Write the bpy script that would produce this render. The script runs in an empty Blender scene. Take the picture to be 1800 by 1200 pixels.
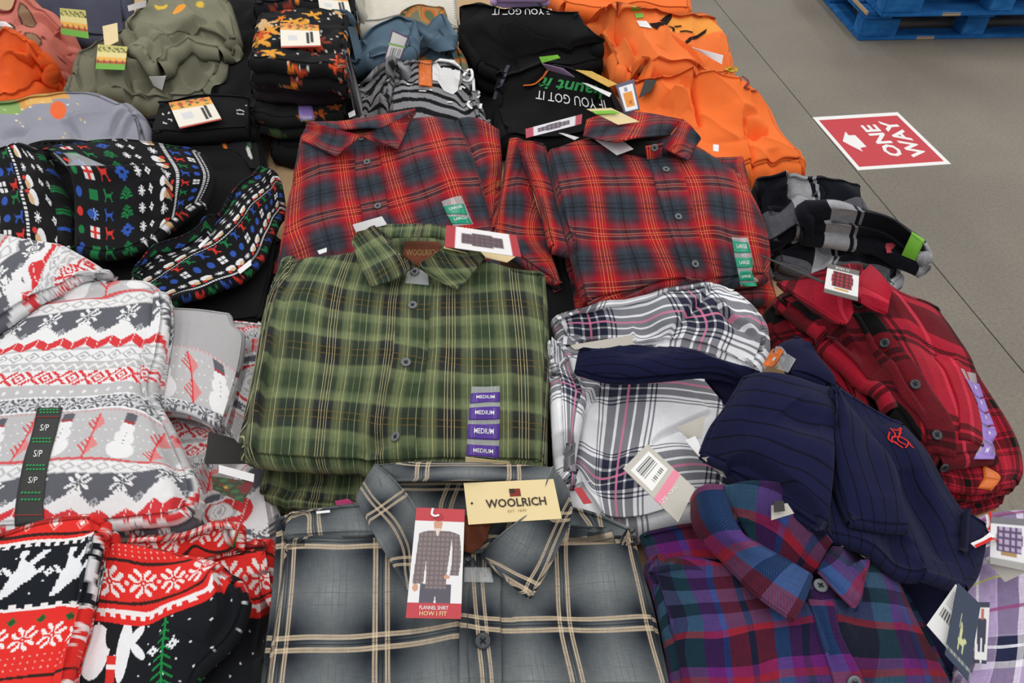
import bpy, math, random
import numpy as np
from mathutils import Vector, Matrix, noise
from mathutils.bvhtree import BVHTree

random.seed(7)
SC = bpy.context.scene
COL = SC.collection

# ------------------------------------------------------------------ camera, light, exposure
FPX = 1300.0                       # focal length for an 1800 px wide frame
PITCH = math.radians(45.3)
CAM = np.array((0.0, 0.0, 1.62))
cam_data = bpy.data.cameras.new('camera')
cam_data.sensor_width = 36.0
cam_data.lens = 36.0 * FPX / 1800.0
cam_data.clip_start = 0.02
cam = bpy.data.objects.new('camera', cam_data)
cam.location = CAM
cam.rotation_euler = (math.pi / 2 - PITCH, 0, 0)
COL.objects.link(cam)
SC.camera = cam

SC.view_settings.view_transform = 'Standard'
SC.view_settings.look = 'None'
SC.view_settings.gamma = 1.0
SC.view_settings.exposure = 0.2
SC.view_settings.use_curve_mapping = False

world = bpy.data.worlds.new('warehouse_ambient')
world.use_nodes = True
world.node_tree.nodes['Background'].inputs[0].default_value = (0.93, 0.96, 1.0, 1)
world.node_tree.nodes['Background'].inputs[1].default_value = 0.5
SC.world = world


def area(name, loc, sx, sy, power, col=(1, 1, 1), target=None):
    l = bpy.data.lights.new(name, 'AREA')
    l.shape = 'RECTANGLE'
    l.size, l.size_y = sx, sy
    l.energy = power
    l.color = col
    o = bpy.data.objects.new(name, l)
    o.location = loc
    if target is not None:
        o.rotation_euler = (Vector(target) - Vector(loc)).to_track_quat('-Z', 'Y').to_euler()
    COL.objects.link(o)


# rows of high warehouse ceiling fixtures
for lx in (-7.0, -3.6, -0.2, 3.2, 6.6):
    area('ceiling_light_row', (lx, 3.0, 6.6), 0.5, 14.0, 150, (1.0, 0.985, 0.96))

# ------------------------------------------------------------------ helpers
def lin(h):
    h = h.lstrip('#')
    c = [int(h[i:i + 2], 16) / 255 for i in (0, 2, 4)]
    return np.array([x / 12.92 if x <= 0.04045 else ((x + 0.055) / 1.055) ** 2.4 for x in c])


def lin4(h):
    return (*lin(h), 1.0)


SP, CP = math.sin(PITCH), math.cos(PITCH)
AX_R = np.array((1.0, 0, 0)); AX_F = np.array((0, CP, -SP)); AX_D = np.array((0, -SP, -CP))


def ray(px, py):
    d = AX_R * ((px - 900) / FPX) + AX_F + AX_D * ((py - 600) / FPX)
    return d


def at(px, py, z):
    """the point at height z that the photograph shows at this pixel"""
    d = ray(px, py)
    return CAM + d * ((z - CAM[2]) / d[2])


def crop(x0, y0, k):
    return lambda pts: [(p[0] * k + x0, p[1] * k + y0) + tuple(p[2:]) for p in pts]


TREES = {}


def hit(px, py, targets, fallback=0.86):
    d = Vector(ray(px, py)).normalized()
    best = None
    for o in targets:
        loc, nor, i, dist = TREES[o.name].ray_cast(Vector(CAM), d)
        if loc is not None and (best is None or dist < best[2]):
            best = (np.array(loc), np.array(nor), dist)
    if best is None:
        p = at(px, py, fallback)
        # nearest surface point gives the height where the ray misses
        bd = None
        for o in targets:
            loc, nor, i, dist = TREES[o.name].find_nearest(Vector(p))
            if loc is not None and (bd is None or dist < bd[0]):
                bd = (dist, loc.z)
        if bd:
            p = at(px, py, bd[1])
        return p, np.array((0, 0, 1.0))
    n = best[1]
    return best[0], (n if n[2] > 0 else -n)


def under(xy, targets, default=-1.0):
    z = np.full(len(xy), default)
    dn = Vector((0, 0, -1))
    for o in targets:
        t = TREES[o.name]
        lo, hi = BOUNDS[o.name]
        m = (xy[:, 0] > lo[0]) & (xy[:, 0] < hi[0]) & (xy[:, 1] > lo[1]) & (xy[:, 1] < hi[1])
        for k in np.nonzero(m)[0]:
            loc = t.ray_cast(Vector((xy[k, 0], xy[k, 1], 3.0)), dn)[0]
            if loc is not None and loc.z > z[k]:
                z[k] = loc.z
    return z


BOUNDS = {}
BIG = []
TZ = 0.78


def curve(pts, n):
    """Catmull-Rom through pts, n samples evenly spaced"""
    p = np.array(pts, float)
    if len(p) == 2:
        a = np.linspace(0, 1, n)[:, None]
        return p[0] * (1 - a) + p[1] * a
    q = np.vstack([2 * p[0] - p[1], p, 2 * p[-1] - p[-2]])
    out = []
    for i in range(1, len(q) - 2):
        t = np.linspace(0, 1, 24, endpoint=False)[:, None]
        a, b, c, d = q[i - 1], q[i], q[i + 1], q[i + 2]
        # centripetal-like damping by using half tangents
        out.append(0.5 * (2 * b + (c - a) * t + (2 * a - 5 * b + 4 * c - d) * t ** 2 + (3 * b - a - 3 * c + d) * t ** 3))
    out.append(q[-2][None])
    out = np.vstack(out)
    s = np.concatenate([[0], np.cumsum(np.linalg.norm(np.diff(out, axis=0), axis=1))])
    u = np.linspace(0, s[-1], n)
    return np.stack([np.interp(u, s, out[:, k]) for k in range(out.shape[1])], 1)


def coons(T, B, L, R):
    nu, nv = len(T), len(L)
    s = np.linspace(0, 1, nu)[None, :, None]
    t = np.linspace(0, 1, nv)[:, None, None]
    rul = (1 - t) * T[None] + t * B[None] + (1 - s) * L[:, None] + s * R[:, None]
    bil = (1 - s) * (1 - t) * T[0] + s * (1 - t) * T[-1] + (1 - s) * t * B[0] + s * t * B[-1]
    return rul - bil


def tps(src, dst, reg=1e-4):
    src = np.array(src, float); dst = np.array(dst, float)
    c = src.mean(0); k = np.abs(src - c).max()
    a = (src - c) / k
    n = len(a)
    d = np.linalg.norm(a[:, None] - a[None], axis=2)
    K = np.where(d > 0, d ** 2 * np.log(d + 1e-12), 0) + np.eye(n) * reg
    Pm = np.hstack([np.ones((n, 1)), a])
    A = np.zeros((n + 3, n + 3)); A[:n, :n] = K; A[:n, n:] = Pm; A[n:, :n] = Pm.T
    b = np.zeros((n + 3, dst.shape[1])); b[:n] = dst
    w = np.linalg.solve(A, b)

    def f(x):
        x = (np.asarray(x) - c) / k
        d = np.linalg.norm(x[:, None] - a[None], axis=2)
        return np.where(d > 0, d ** 2 * np.log(d + 1e-12), 0) @ w[:n] + np.hstack([np.ones((len(x), 1)), x]) @ w[n:]
    return f


def polydist(xy, pts):
    """distance, side (+1 left of travel) and 0..1 position along a polyline"""
    p = np.array(pts)[:, :2]
    seg = np.linalg.norm(np.diff(p, axis=0), axis=1)
    cum = np.concatenate([[0], np.cumsum(seg)])
    best = np.full(len(xy), 1e9); side = np.ones(len(xy)); al = np.zeros(len(xy))
    for i in range(len(p) - 1):
        a, b = p[i], p[i + 1]
        ab = b - a
        h = np.clip(((xy - a) @ ab) / max(ab @ ab, 1e-12), 0, 1)
        v = xy - (a + h[:, None] * ab)
        d = np.linalg.norm(v, axis=1)
        m = d < best
        best[m] = d[m]
        side[m] = np.sign(ab[0] * (xy[:, 1] - a[1]) - ab[1] * (xy[:, 0] - a[0]))[m]
        al[m] = ((cum[i] + h * seg[i]) / cum[-1])[m]
    return best, side, al


def wrinkle(xy, scale, amp, seed, ang=0.0, aniso=1.0, ridged=False):
    c, s = math.cos(ang), math.sin(ang)
    x = (xy[:, 0] * c + xy[:, 1] * s) / scale
    y = (-xy[:, 0] * s + xy[:, 1] * c) / (scale * aniso)
    f = noise.noise
    n = np.array([f((a, b, seed * 3.7)) for a, b in zip(x, y)])
    if ridged:
        n = 0.5 - np.sqrt(np.abs(n))
    return n * amp


# ------------------------------------------------------------------ things and parts
def thing(name, label, cat, loc, group=None):
    o = bpy.data.objects.new(name, None)
    o.empty_display_size = 0.05
    COL.objects.link(o)
    o.location = tuple(float(v) for v in loc)
    o['label'] = label; o['category'] = cat
    if group:
        o['group'] = group
    return o


def rootloc(o):
    v = Vector((0, 0, 0))
    while o is not None:
        v += o.location; o = o.parent
    return v


def mesh_obj(name, verts, faces, mat, parent=None, uvs=None, cols=None, smooth=True, tree=True, label=None):
    """verts in world metres; stored relative to the parent"""
    verts = np.asarray(verts, float)
    off = np.array(rootloc(parent)) if parent is not None else np.zeros(3)
    me = bpy.data.meshes.new(name)
    me.from_pydata((verts - off).tolist(), [], faces)
    if smooth:
        me.polygons.foreach_set('use_smooth', [True] * len(me.polygons))
    if uvs is not None or cols is not None:
        li = np.empty(len(me.loops), dtype=np.int32)
        me.loops.foreach_get('vertex_index', li)
    if uvs is not None:
        lay = me.uv_layers.new(name='UVMap')
        lay.data.foreach_set('uv', np.asarray(uvs, np.float32)[li].ravel())
    if cols is not None:
        ca = me.color_attributes.new('Col', 'FLOAT_COLOR', 'POINT')
        c4 = np.ones((len(verts), 4), np.float32); c4[:, :3] = cols
        ca.data.foreach_set('color', c4.ravel())
    me.update()
    o = bpy.data.objects.new(name, me)
    COL.objects.link(o)
    if mat is not None:
        me.materials.append(mat)
    if parent is not None:
        o.parent = parent
    if label:
        o['label'] = label
    if tree:
        TREES[o.name] = BVHTree.FromPolygons([Vector(v) for v in verts], faces)
        BOUNDS[o.name] = (verts.min(0)[:2], verts.max(0)[:2])
    return o


def patch(name, T, B, L=(), R=(), z=0.88, nu=40, nv=40, mat=None, parent=None, th=0.02, puff=0.0, creases=(),
          wr=(), over=(), on=None, gap=0.0015, conform=False, pins=None, uvscale=None, uvfn=None, col=None, lobes=1, relax=0,
          label=None, seed=1, tree=True, floor=None, edge_drop=0.0, edge_w=0.03, inset=True, per=None, ang=0.0, off=(0.0, 0.0), pinreg=1e-4):
    """a piece of cloth or card: four boundary curves in photograph pixels at given heights,
    a filled surface with folds, a rolled rim and an underside"""
    L = [T[0], *L, B[0]]; R = [T[-1], *R, B[-1]]

    def w(p):
        if on is not None:
            h, _ = hit(p[0], p[1], on, z)
            dz = p[2] if len(p) > 2 else 0.0
            q = at(p[0], p[1], h[2] + dz + th)
            return (*q, dz)
        zz = p[2] if len(p) > 2 else z
        return (*at(p[0], p[1], zz), zz)
    cT, cB, cL, cR = (curve([w(p) for p in e], n) for e, n in ((T, nu), (B, nu), (L, nv), (R, nv)))
    r = th / 2 / lobes
    # closed outline, shrunk by the rim radius
    G = coons(cT, cB, cL, cR)

    def loop_idx():
        a = [(0, i) for i in range(nu)] + [(j, nu - 1) for j in range(1, nv)]
        a += [(nv - 1, i) for i in range(nu - 2, -1, -1)] + [(j, 0) for j in range(nv - 2, 0, -1)]
        return a
    idx = loop_idx()
    ji = np.array([a for a, b in idx]); ii = np.array([b for a, b in idx])

    def normals(G):
        lp = G[ji, ii][:, :2]
        tan = np.roll(lp, -1, 0) - np.roll(lp, 1, 0)
        area2 = np.sum(lp[:, 0] * np.roll(lp[:, 1], -1) - np.roll(lp[:, 0], -1) * lp[:, 1])
        n = np.stack([tan[:, 1], -tan[:, 0]], 1) * np.sign(area2)
        n /= np.maximum(np.linalg.norm(n, axis=1), 1e-9)[:, None]
        return lp, n, area2
    lp, nrm, area2 = normals(G)
    if inset and th > 0.004:
        new = lp - nrm * r
        H = G.copy(); H[ji, ii, :2] = new
        G[:, :, :2] = coons(H[0], H[-1], H[:, 0], H[:, -1])[:, :, :2]
    lp, nrm, area2 = normals(G)
    xy = G[:, :, :2].reshape(-1, 2)
    Z = G[:, :, 2].copy()
    S, Tt = np.meshgrid(np.linspace(0, 1, nu), np.linspace(0, 1, nv))
    if puff:
        Z += puff * (np.clip(4 * S * (1 - S), 0, 1) ** 0.6) * (np.clip(4 * Tt * (1 - Tt), 0, 1) ** 0.6)
    if edge_drop:
        lu = np.linalg.norm(G[:, -1, :2] - G[:, 0, :2], axis=1).mean(); lv = np.linalg.norm(G[-1, :, :2] - G[0, :, :2], axis=1).mean()
        e = np.minimum(np.minimum(S, 1 - S) * lu, np.minimum(Tt, 1 - Tt) * lv)
        Z -= edge_drop * np.exp(-(e / edge_w) ** 1.5)
    zf = Z.reshape(-1)
    if creases or pins:
        b0 = BVHTree.FromPolygons([Vector((G[j, i, 0], G[j, i, 1], Z[j, i])) for j in range(nv) for i in range(nu)],
                                  [(j * nu + i, (j + 1) * nu + i, (j + 1) * nu + i + 1, j * nu + i + 1) for j in range(nv - 1) for i in range(nu - 1)])
        zm = float(Z.mean())

        def plan(p):
            d = Vector(ray(p[0], p[1])).normalized()
            loc = b0.ray_cast(Vector(CAM), d)[0]
            if loc is None:
                q = at(p[0], p[1], zm)
                loc2 = b0.find_nearest(Vector(q))[0]
                q = at(p[0], p[1], loc2.z)
                return q[:2]
            return np.array(loc)[:2]
    for cr in creases:
        kind, pts, amp, wd = cr[:4]
        pp = curve([plan(p) for p in pts], max(len(pts) * 4, 6))
        d, side, al = polydist(xy, pp)
        tap = np.clip(np.sin(np.pi * np.clip(al, 0, 1)), 0, 1) ** 0.5 if (len(cr) < 5 or cr[4] != 'full') else 1.0
        if kind == 'v':
            zf -= amp * np.exp(-(d / wd) ** 2) * tap
        elif kind == 'r':
            zf += amp * np.exp(-(d / wd) ** 2) * tap
        elif kind == 's':      # a lip: the left side stands up and fades away
            zf += amp * tap * np.where(side > 0, np.exp(-d / wd), 0) * np.clip(d / 0.004, 0, 1)
            zf -= amp * 0.5 * tap * np.exp(-(d / 0.006) ** 2) * (side < 0)
    for k, wspec in enumerate(wr):
        scale, amp = wspec[:2]
        ang = wspec[2] if len(wspec) > 2 else 0.0
        an = wspec[3] if len(wspec) > 3 else 1.0
        rid = wspec[4] if len(wspec) > 4 else False
        zf += wrinkle(xy, scale, amp, seed + k * 5, ang, an, rid)
    tg = list(over) if on is None else list(on) + list(over)
    au = None
    if on is None and th > 0.008:
        me_root = parent
        others = [o for o in BIG if o not in tg and o.parent is not me_root]
        au = under(xy, others)
    if tg or au is not None:
        uz = under(xy, tg)
        if au is not None:
            uz = np.maximum(uz, au + (0.005 - gap - th * 0.6))
        if conform:
            dz = G[:, :, 3].reshape(-1)
            ok = uz > 0
            zf[ok] = uz[ok] + th + dz[ok]
        else:
            g = gap + (th if on is not None else th * 0.6)
            zf[:] = np.maximum(zf, uz + g)
            if relax:
                Zr = zf.reshape(nv, nu).copy()
                for _ in range(relax):
                    Pd = np.pad(Zr, 1, mode='edge')
                    Zr = (Pd[:-2, 1:-1] + Pd[2:, 1:-1] + Pd[1:-1, :-2] + Pd[1:-1, 2:] + 2 * Zr) / 6
                    Zr = np.maximum(Zr, (uz + g).reshape(nv, nu))
                zf[:] = Zr.reshape(-1)
    Z = zf.reshape(nv, nu)
    # uv
    if pins:
        f = tps([plan(p[:2]) for p in pins], [p[2:4] for p in pins], pinreg)
        UV = f(xy).reshape(nv, nu, 2)
    else:
        if uvscale is None:
            lu = np.linalg.norm(np.diff(G[nv // 2, :, :2], axis=0), axis=1).sum()
            lv = np.linalg.norm(np.diff(G[:, nu // 2, :2], axis=0), axis=1).sum()
            us = (lu, lv)
        else:
            us = uvscale
        UV = np.stack([S * us[0], Tt * us[1]], 2)
        if per:
            ca_, sa_ = math.cos(math.radians(ang)), math.sin(math.radians(ang))
            a_, b_ = UV[:, :, 0] / per, UV[:, :, 1] / per
            UV = np.stack([a_ * ca_ + b_ * sa_ + off[0], -a_ * sa_ + b_ * ca_ + off[1]], 2)
    if uvfn is not None:
        UV = np.stack(uvfn(UV[:, :, 0], UV[:, :, 1]), 2)
    # rim
    edge = np.stack([lp[:, 0], lp[:, 1], Z[ji, ii]], 1)
    inj = np.clip(ji, 1, nv - 2); ini = np.clip(ii, 1, nu - 2)
    euv = UV[ji, ii]; din = np.linalg.norm(G[inj, ini, :2] - lp, axis=1)
    slope = (euv - UV[inj, ini]) / np.maximum(din, 1e-5)[:, None]
    sl = np.linalg.norm(slope, axis=1)
    slope *= np.minimum(1, np.median(sl) * 2 / np.maximum(sl, 1e-9))[:, None]
    rows = [edge]; ruv = [euv]; rarc = [0.0]
    if th > 0.004:
        angs = [0.5, 1.0, 1.57, 2.2, 2.9]
        arc = 0
        for q in range(lobes):
            for k, a in enumerate(angs):
                zz = edge[:, 2] - q * 2 * r - r * (1 - math.cos(a))
                if floor is not None:
                    zz = np.maximum(zz, floor)
                rows.append(np.column_stack([lp + nrm * (r * math.sin(a)), zz]))
                ruv.append(euv + slope * (arc + r * a)); rarc.append(arc + r * a)
            arc += r * math.pi
    else:
        rows.append(np.column_stack([lp, edge[:, 2] - th])); ruv.append(euv)
    ug = None
    if on is None and th > 0.008:
        own = under(xy, [o for o in BIG if o.parent is parent])
        ug = np.maximum(np.maximum(au, own), TZ if parent is not None and 'TZ' in globals() else -1.0) + 0.0028
        ue = under(np.vstack([rw[:, :2] for rw in rows[1:]]), [o for o in BIG]) + 0.0028
        ue = np.maximum(ue, TZ + 0.0015)
        k0 = 0
        for q in range(1, len(rows)):
            lo = ue[k0:k0 + len(rows[q])]; k0 += len(rows[q])
            rows[q][:, 2] = np.maximum(rows[q][:, 2], np.minimum(lo, edge[:, 2]))
    nG = nu * nv
    verts = np.vstack([np.column_stack([xy, Z.reshape(-1)])] + rows[1:])
    uvs = np.vstack([UV.reshape(-1, 2)] + ruv[1:])
    m = len(idx)
    flip = area2 > 0

    def q4(a, b, c, d):
        return (d, c, b, a) if flip else (a, b, c, d)
    faces = []
    for j in range(nv - 1):
        for i in range(nu - 1):
            a = j * nu + i
            faces.append(q4(a, a + nu, a + nu + 1, a + 1))
    prev = [j * nu + i for j, i in idx]
    for k in range(1, len(rows)):
        cur = list(range(nG + (k - 1) * m, nG + k * m))
        for a in range(m):
            b = (a + 1) % m
            faces.append(q4(prev[b], cur[b], cur[a], prev[a]))
        prev = cur
    # underside as a coarse fan
    last = rows[-1]
    cen = last.mean(0); cen[2] = last[:, 2].min() if th > 0.004 else last[:, 2].mean()
    ci = None
    if ug is None and th > 0.004:
        verts = np.vstack([verts, cen]); uvs = np.vstack([uvs, uvs[-m:].mean(0)])
        ci = len(verts) - 1
    if ug is not None:      # underside follows whatever it lies on
        base = len(verts)
        zb = np.minimum(np.maximum(Z.reshape(-1) - th, ug), Z.reshape(-1) - 0.0015)
        verts = np.vstack([verts, np.column_stack([xy, zb])]); uvs = np.vstack([uvs, UV.reshape(-1, 2)])
        for j in range(nv - 1):
            for i in range(nu - 1):
                a = base + j * nu + i
                faces.append(q4(a + 1, a + nu + 1, a + nu, a))
        rim = [base + j * nu + i for j, i in idx]
        for a in range(m):
            b = (a + 1) % m
            faces.append(q4(prev[b], rim[b], rim[a], prev[a]))
    elif th > 0.004:
        for a in range(m):
            b = (a + 1) % m
            faces.append((prev[b], ci, prev[a]) if not flip else (prev[a], ci, prev[b]))
    else:        # thin card: underside copies the top
        base = len(verts)
        verts = np.vstack([verts, np.column_stack([xy, Z.reshape(-1) - th])]); uvs = np.vstack([uvs, UV.reshape(-1, 2)])
        for j in range(nv - 1):
            for i in range(nu - 1):
                a = base + j * nu + i
                faces.append(q4(a + 1, a + nu + 1, a + nu, a))
    cols = None
    if col is not None:
        st = np.zeros((len(verts), 2))
        st[:nG] = np.column_stack([S.reshape(-1), Tt.reshape(-1)])
        sti = np.column_stack([S[inj, ini], Tt[inj, ini]]); ste = np.column_stack([S[ji, ii], Tt[ji, ii]])
        sls = (ste - sti) / np.maximum(din, 1e-5)[:, None]
        for k in range(1, len(rows)):
            st[nG + (k - 1) * m: nG + k * m] = ste + sls * (rarc[k] if th > 0.004 else 0.0)
        if th <= 0.004 or ug is not None:
            st[-nG:] = st[:nG]
        cols = col(uvs[:, 0], uvs[:, 1], st[:, 0], st[:, 1])
    o = mesh_obj(name, verts, faces, mat, parent, uvs, cols, True, tree, label)
    if (on is None and th > 0.008) or (on is not None and th >= 0.004):
        BIG.append(o)
    return o


# ------------------------------------------------------------------ materials
MATS = {}


def base_mat(name, rough=0.9, sheen=0.0):
    m = bpy.data.materials.new(name)
    m.use_nodes = True
    nt = m.node_tree
    b = nt.nodes['Principled BSDF']
    b.inputs['Roughness'].default_value = rough
    b.inputs['Specular IOR Level'].default_value = 0.12 if rough > 0.6 else 0.45
    if sheen:
        b.inputs['Sheen Weight'].default_value = sheen * 0.3
        b.inputs['Sheen Roughness'].default_value = 0.6
    MATS[name] = m
    return m, nt, b


def nd(nt, typ, **kw):
    n = nt.nodes.new(typ)
    for k, v in kw.items():
        setattr(n, k, v)
    return n


def mathn(nt, op, a, b=None, c=None):
    n = nt.nodes.new('ShaderNodeMath'); n.operation = op
    for k, v in enumerate((a, b, c)):
        if v is None:
            continue
        if isinstance(v, (int, float)):
            n.inputs[k].default_value = v
        else:
            nt.links.new(v, n.inputs[k])
    return n.outputs[0]


def mixc(nt, fac, a, b, mode='MIX'):
    n = nt.nodes.new('ShaderNodeMix'); n.data_type = 'RGBA'; n.blend_type = mode
    for sock, v in ((n.inputs['Factor'], fac), (n.inputs['A'], a), (n.inputs['B'], b)):
        if isinstance(v, (int, float)):
            sock.default_value = v
        elif isinstance(v, tuple):
            sock.default_value = v
        else:
            nt.links.new(v, sock)
    return n.outputs['Result']


def ramp(nt, src, stops, interp='LINEAR'):
    n = nt.nodes.new('ShaderNodeValToRGB')
    n.color_ramp.interpolation = interp
    el = n.color_ramp.elements
    while len(el) > 1:
        el.remove(el[-1])
    first = True
    for p, c in stops:
        e = el[0] if first else el.new(min(max(p, 0), 1))
        if first:
            e.position = min(max(p, 0), 1)
        first = False
        e.color = c
    nt.links.new(src, n.inputs[0])
    return n


def fabric_bump(nt, b, strength=0.25, scale=900.0, dist=0.0006):
    tc = nd(nt, 'ShaderNodeTexCoord')
    nz = nd(nt, 'ShaderNodeTexNoise')
    nz.inputs['Scale'].default_value = scale
    nz.inputs['Detail'].default_value = 2
    nt.links.new(tc.outputs['Object'], nz.inputs['Vector'])
    bp = nd(nt, 'ShaderNodeBump')
    bp.inputs['Strength'].default_value = strength
    bp.inputs['Distance'].default_value = dist
    nt.links.new(nz.outputs['Fac'], bp.inputs['Height'])
    nt.links.new(bp.outputs['Normal'], b.inputs['Normal'])
    return tc, nz


def mottled(nt, colsock, tc, amount=0.12, scale=60.0):
    nz = nd(nt, 'ShaderNodeTexNoise')
    nz.inputs['Scale'].default_value = scale
    nz.inputs['Detail'].default_value = 4
    nt.links.new(tc.outputs['Object'], nz.inputs['Vector'])
    v = mathn(nt, 'MULTIPLY_ADD', nz.outputs['Fac'], 2 * amount, 1 - amount)
    cmb = nd(nt, 'ShaderNodeCombineColor')
    for i in range(3):
        nt.links.new(v, cmb.inputs[i])
    return mixc(nt, 1.0, colsock, cmb.outputs[0], 'MULTIPLY')


def cloth(name, hexcol, rough=0.9, amount=0.1, scale=60, sheen=0.15, bump=0.25):
    m, nt, b = base_mat(name, rough, sheen)
    tc, _ = fabric_bump(nt, b, bump)
    rgb = nd(nt, 'ShaderNodeRGB'); rgb.outputs[0].default_value = lin4(hexcol)
    nt.links.new(mottled(nt, rgb.outputs[0], tc, amount, scale), b.inputs['Base Color'])
    return m


def painted(name, rough=0.9, sheen=0.1, bump=0.3, amount=0.06, bscale=700.0):
    """cloth or card whose dye pattern is a colour attribute, with procedural nap on top"""
    m, nt, b = base_mat(name, rough, sheen)
    tc, _ = fabric_bump(nt, b, bump, bscale)
    a = nd(nt, 'ShaderNodeVertexColor'); a.layer_name = 'Col'
    nt.links.new(mottled(nt, a.outputs['Color'], tc, amount, 150), b.inputs['Base Color'])
    return m


def plain(name, hexcol, rough=0.5, metallic=0.0, alpha=None):
    m, nt, b = base_mat(name, rough)
    tc = nd(nt, 'ShaderNodeTexCoord')
    rgb = nd(nt, 'ShaderNodeRGB'); rgb.outputs[0].default_value = lin4(hexcol)
    nt.links.new(mottled(nt, rgb.outputs[0], tc, 0.04, 40), b.inputs['Base Color'])
    b.inputs['Metallic'].default_value = metallic
    if alpha is not None:
        b.inputs['Alpha'].default_value = alpha
    return m


def plaid(name, warp, weft, wl=(), fl=(), balance=0.5, twill=0.18, twn=55, interp='LINEAR', nap=0.10, line_mix=0.5, interp2=None, slub=0.35, darken=0.0):
    """woven check: warp colours along u, weft colours along v, thin lines wl / fl = (pos, width, colour)"""
    m, nt, b = base_mat(name, 0.95, 0.2)
    tc, nz = fabric_bump(nt, b, 0.3, 800)
    uvn = nd(nt, 'ShaderNodeUVMap'); uvn.uv_map = 'UVMap'
    sep = nd(nt, 'ShaderNodeSeparateXYZ')
    nt.links.new(uvn.outputs[0], sep.inputs[0])
    # yarns never lie perfectly straight
    out = []
    for k, (stops, lines) in enumerate(((warp, wl), (weft, fl))):
        f = mathn(nt, 'FRACT', sep.outputs[k])
        rp = ramp(nt, f, [(p, lin4(c)) for p, c in stops], interp if k == 0 else (interp2 or interp))
        c = rp.outputs['Color']; al = None
        if lines:
            st = [(0, (0, 0, 0, 0))]
            for p, wd, hx in sorted(lines):
                st.append((p, lin4(hx))); st.append((p + wd, (0, 0, 0, 0)))
            lr = ramp(nt, f, st[:31], 'CONSTANT')
            al = lr.outputs['Alpha']; c = (c, lr.outputs['Color'], al)
        out.append(c)
    base = [o[0] if isinstance(o, tuple) else o for o in out]
    d = mathn(nt, 'ADD', sep.outputs[0], sep.outputs[1])
    d = mathn(nt, 'SINE', mathn(nt, 'MULTIPLY', d, 2 * math.pi * twn))
    fac = mathn(nt, 'MULTIPLY_ADD', d, twill, balance)
    colr = mixc(nt, fac, base[0], base[1])
    if darken:
        colr = mixc(nt, darken, colr, mixc(nt, 1.0, base[0], base[1], 'DARKEN'))
    for k, o in enumerate(out):
        if isinstance(o, tuple):
            # a line yarn shows on about half of the crossings, in a twill rhythm
            tf = mathn(nt, 'MULTIPLY_ADD', d, 0.3 if k == 0 else -0.3, line_mix)
            colr = mixc(nt, mathn(nt, 'MULTIPLY', o[2], tf), colr, o[1])
    # slubs: every yarn a little lighter or darker along its length
    for sc_ in ((260.0, 7.0), (7.0, 260.0)):
        mp = nd(nt, 'ShaderNodeMapping'); mp.inputs['Scale'].default_value = (sc_[0], sc_[1], 1)
        nt.links.new(uvn.outputs[0], mp.inputs[0])
        sn = nd(nt, 'ShaderNodeTexNoise'); sn.inputs['Scale'].default_value = 1.0; sn.inputs['Detail'].default_value = 1
        nt.links.new(mp.outputs[0], sn.inputs['Vector'])
        sv_ = mathn(nt, 'MULTIPLY_ADD', sn.outputs['Fac'], slub * 2, 1 - slub)
        cc = nd(nt, 'ShaderNodeCombineColor')
        for i in range(3):
            nt.links.new(sv_, cc.inputs[i])
        colr = mixc(nt, 1.0, colr, cc.outputs[0], 'MULTIPLY')
    nt.links.new(mottled(nt, colr, tc, nap, 120), b.inputs['Base Color'])
    return m


def ribbed(name, hexcol, dark, period=0.017):
    m, nt, b = base_mat(name, 0.92, 0.15)
    uvn = nd(nt, 'ShaderNodeUVMap'); uvn.uv_map = 'UVMap'
    sep = nd(nt, 'ShaderNodeSeparateXYZ'); nt.links.new(uvn.outputs[0], sep.inputs[0])
    f = mathn(nt, 'FRACT', mathn(nt, 'DIVIDE', sep.outputs[0], period))
    g = ramp(nt, f, [(0, (0, 0, 0, 1)), (0.1, (1, 1, 1, 1)), (0.88, (1, 1, 1, 1)), (1, (0, 0, 0, 1))])
    f2 = mathn(nt, 'SINE', mathn(nt, 'MULTIPLY', sep.outputs[0], 2 * math.pi / 0.0017))
    h = mathn(nt, 'MULTIPLY_ADD', f2, 0.10, g.outputs['Color'])
    bp = nd(nt, 'ShaderNodeBump'); bp.inputs['Strength'].default_value = 0.5; bp.inputs['Distance'].default_value = 0.0012
    nt.links.new(h, bp.inputs['Height']); nt.links.new(bp.outputs['Normal'], b.inputs['Normal'])
    tc = nd(nt, 'ShaderNodeTexCoord')
    c = mixc(nt, g.outputs['Color'], lin4(dark), lin4(hexcol))
    nt.links.new(mottled(nt, c, tc, 0.08, 80), b.inputs['Base Color'])
    return m


# ------------------------------------------------------------------ small builders
def bil(q, a, b):
    q = np.array(q, float)
    return (q[0] * (1 - a) + q[1] * a) * (1 - b) + (q[3] * (1 - a) + q[2] * a) * b


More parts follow.
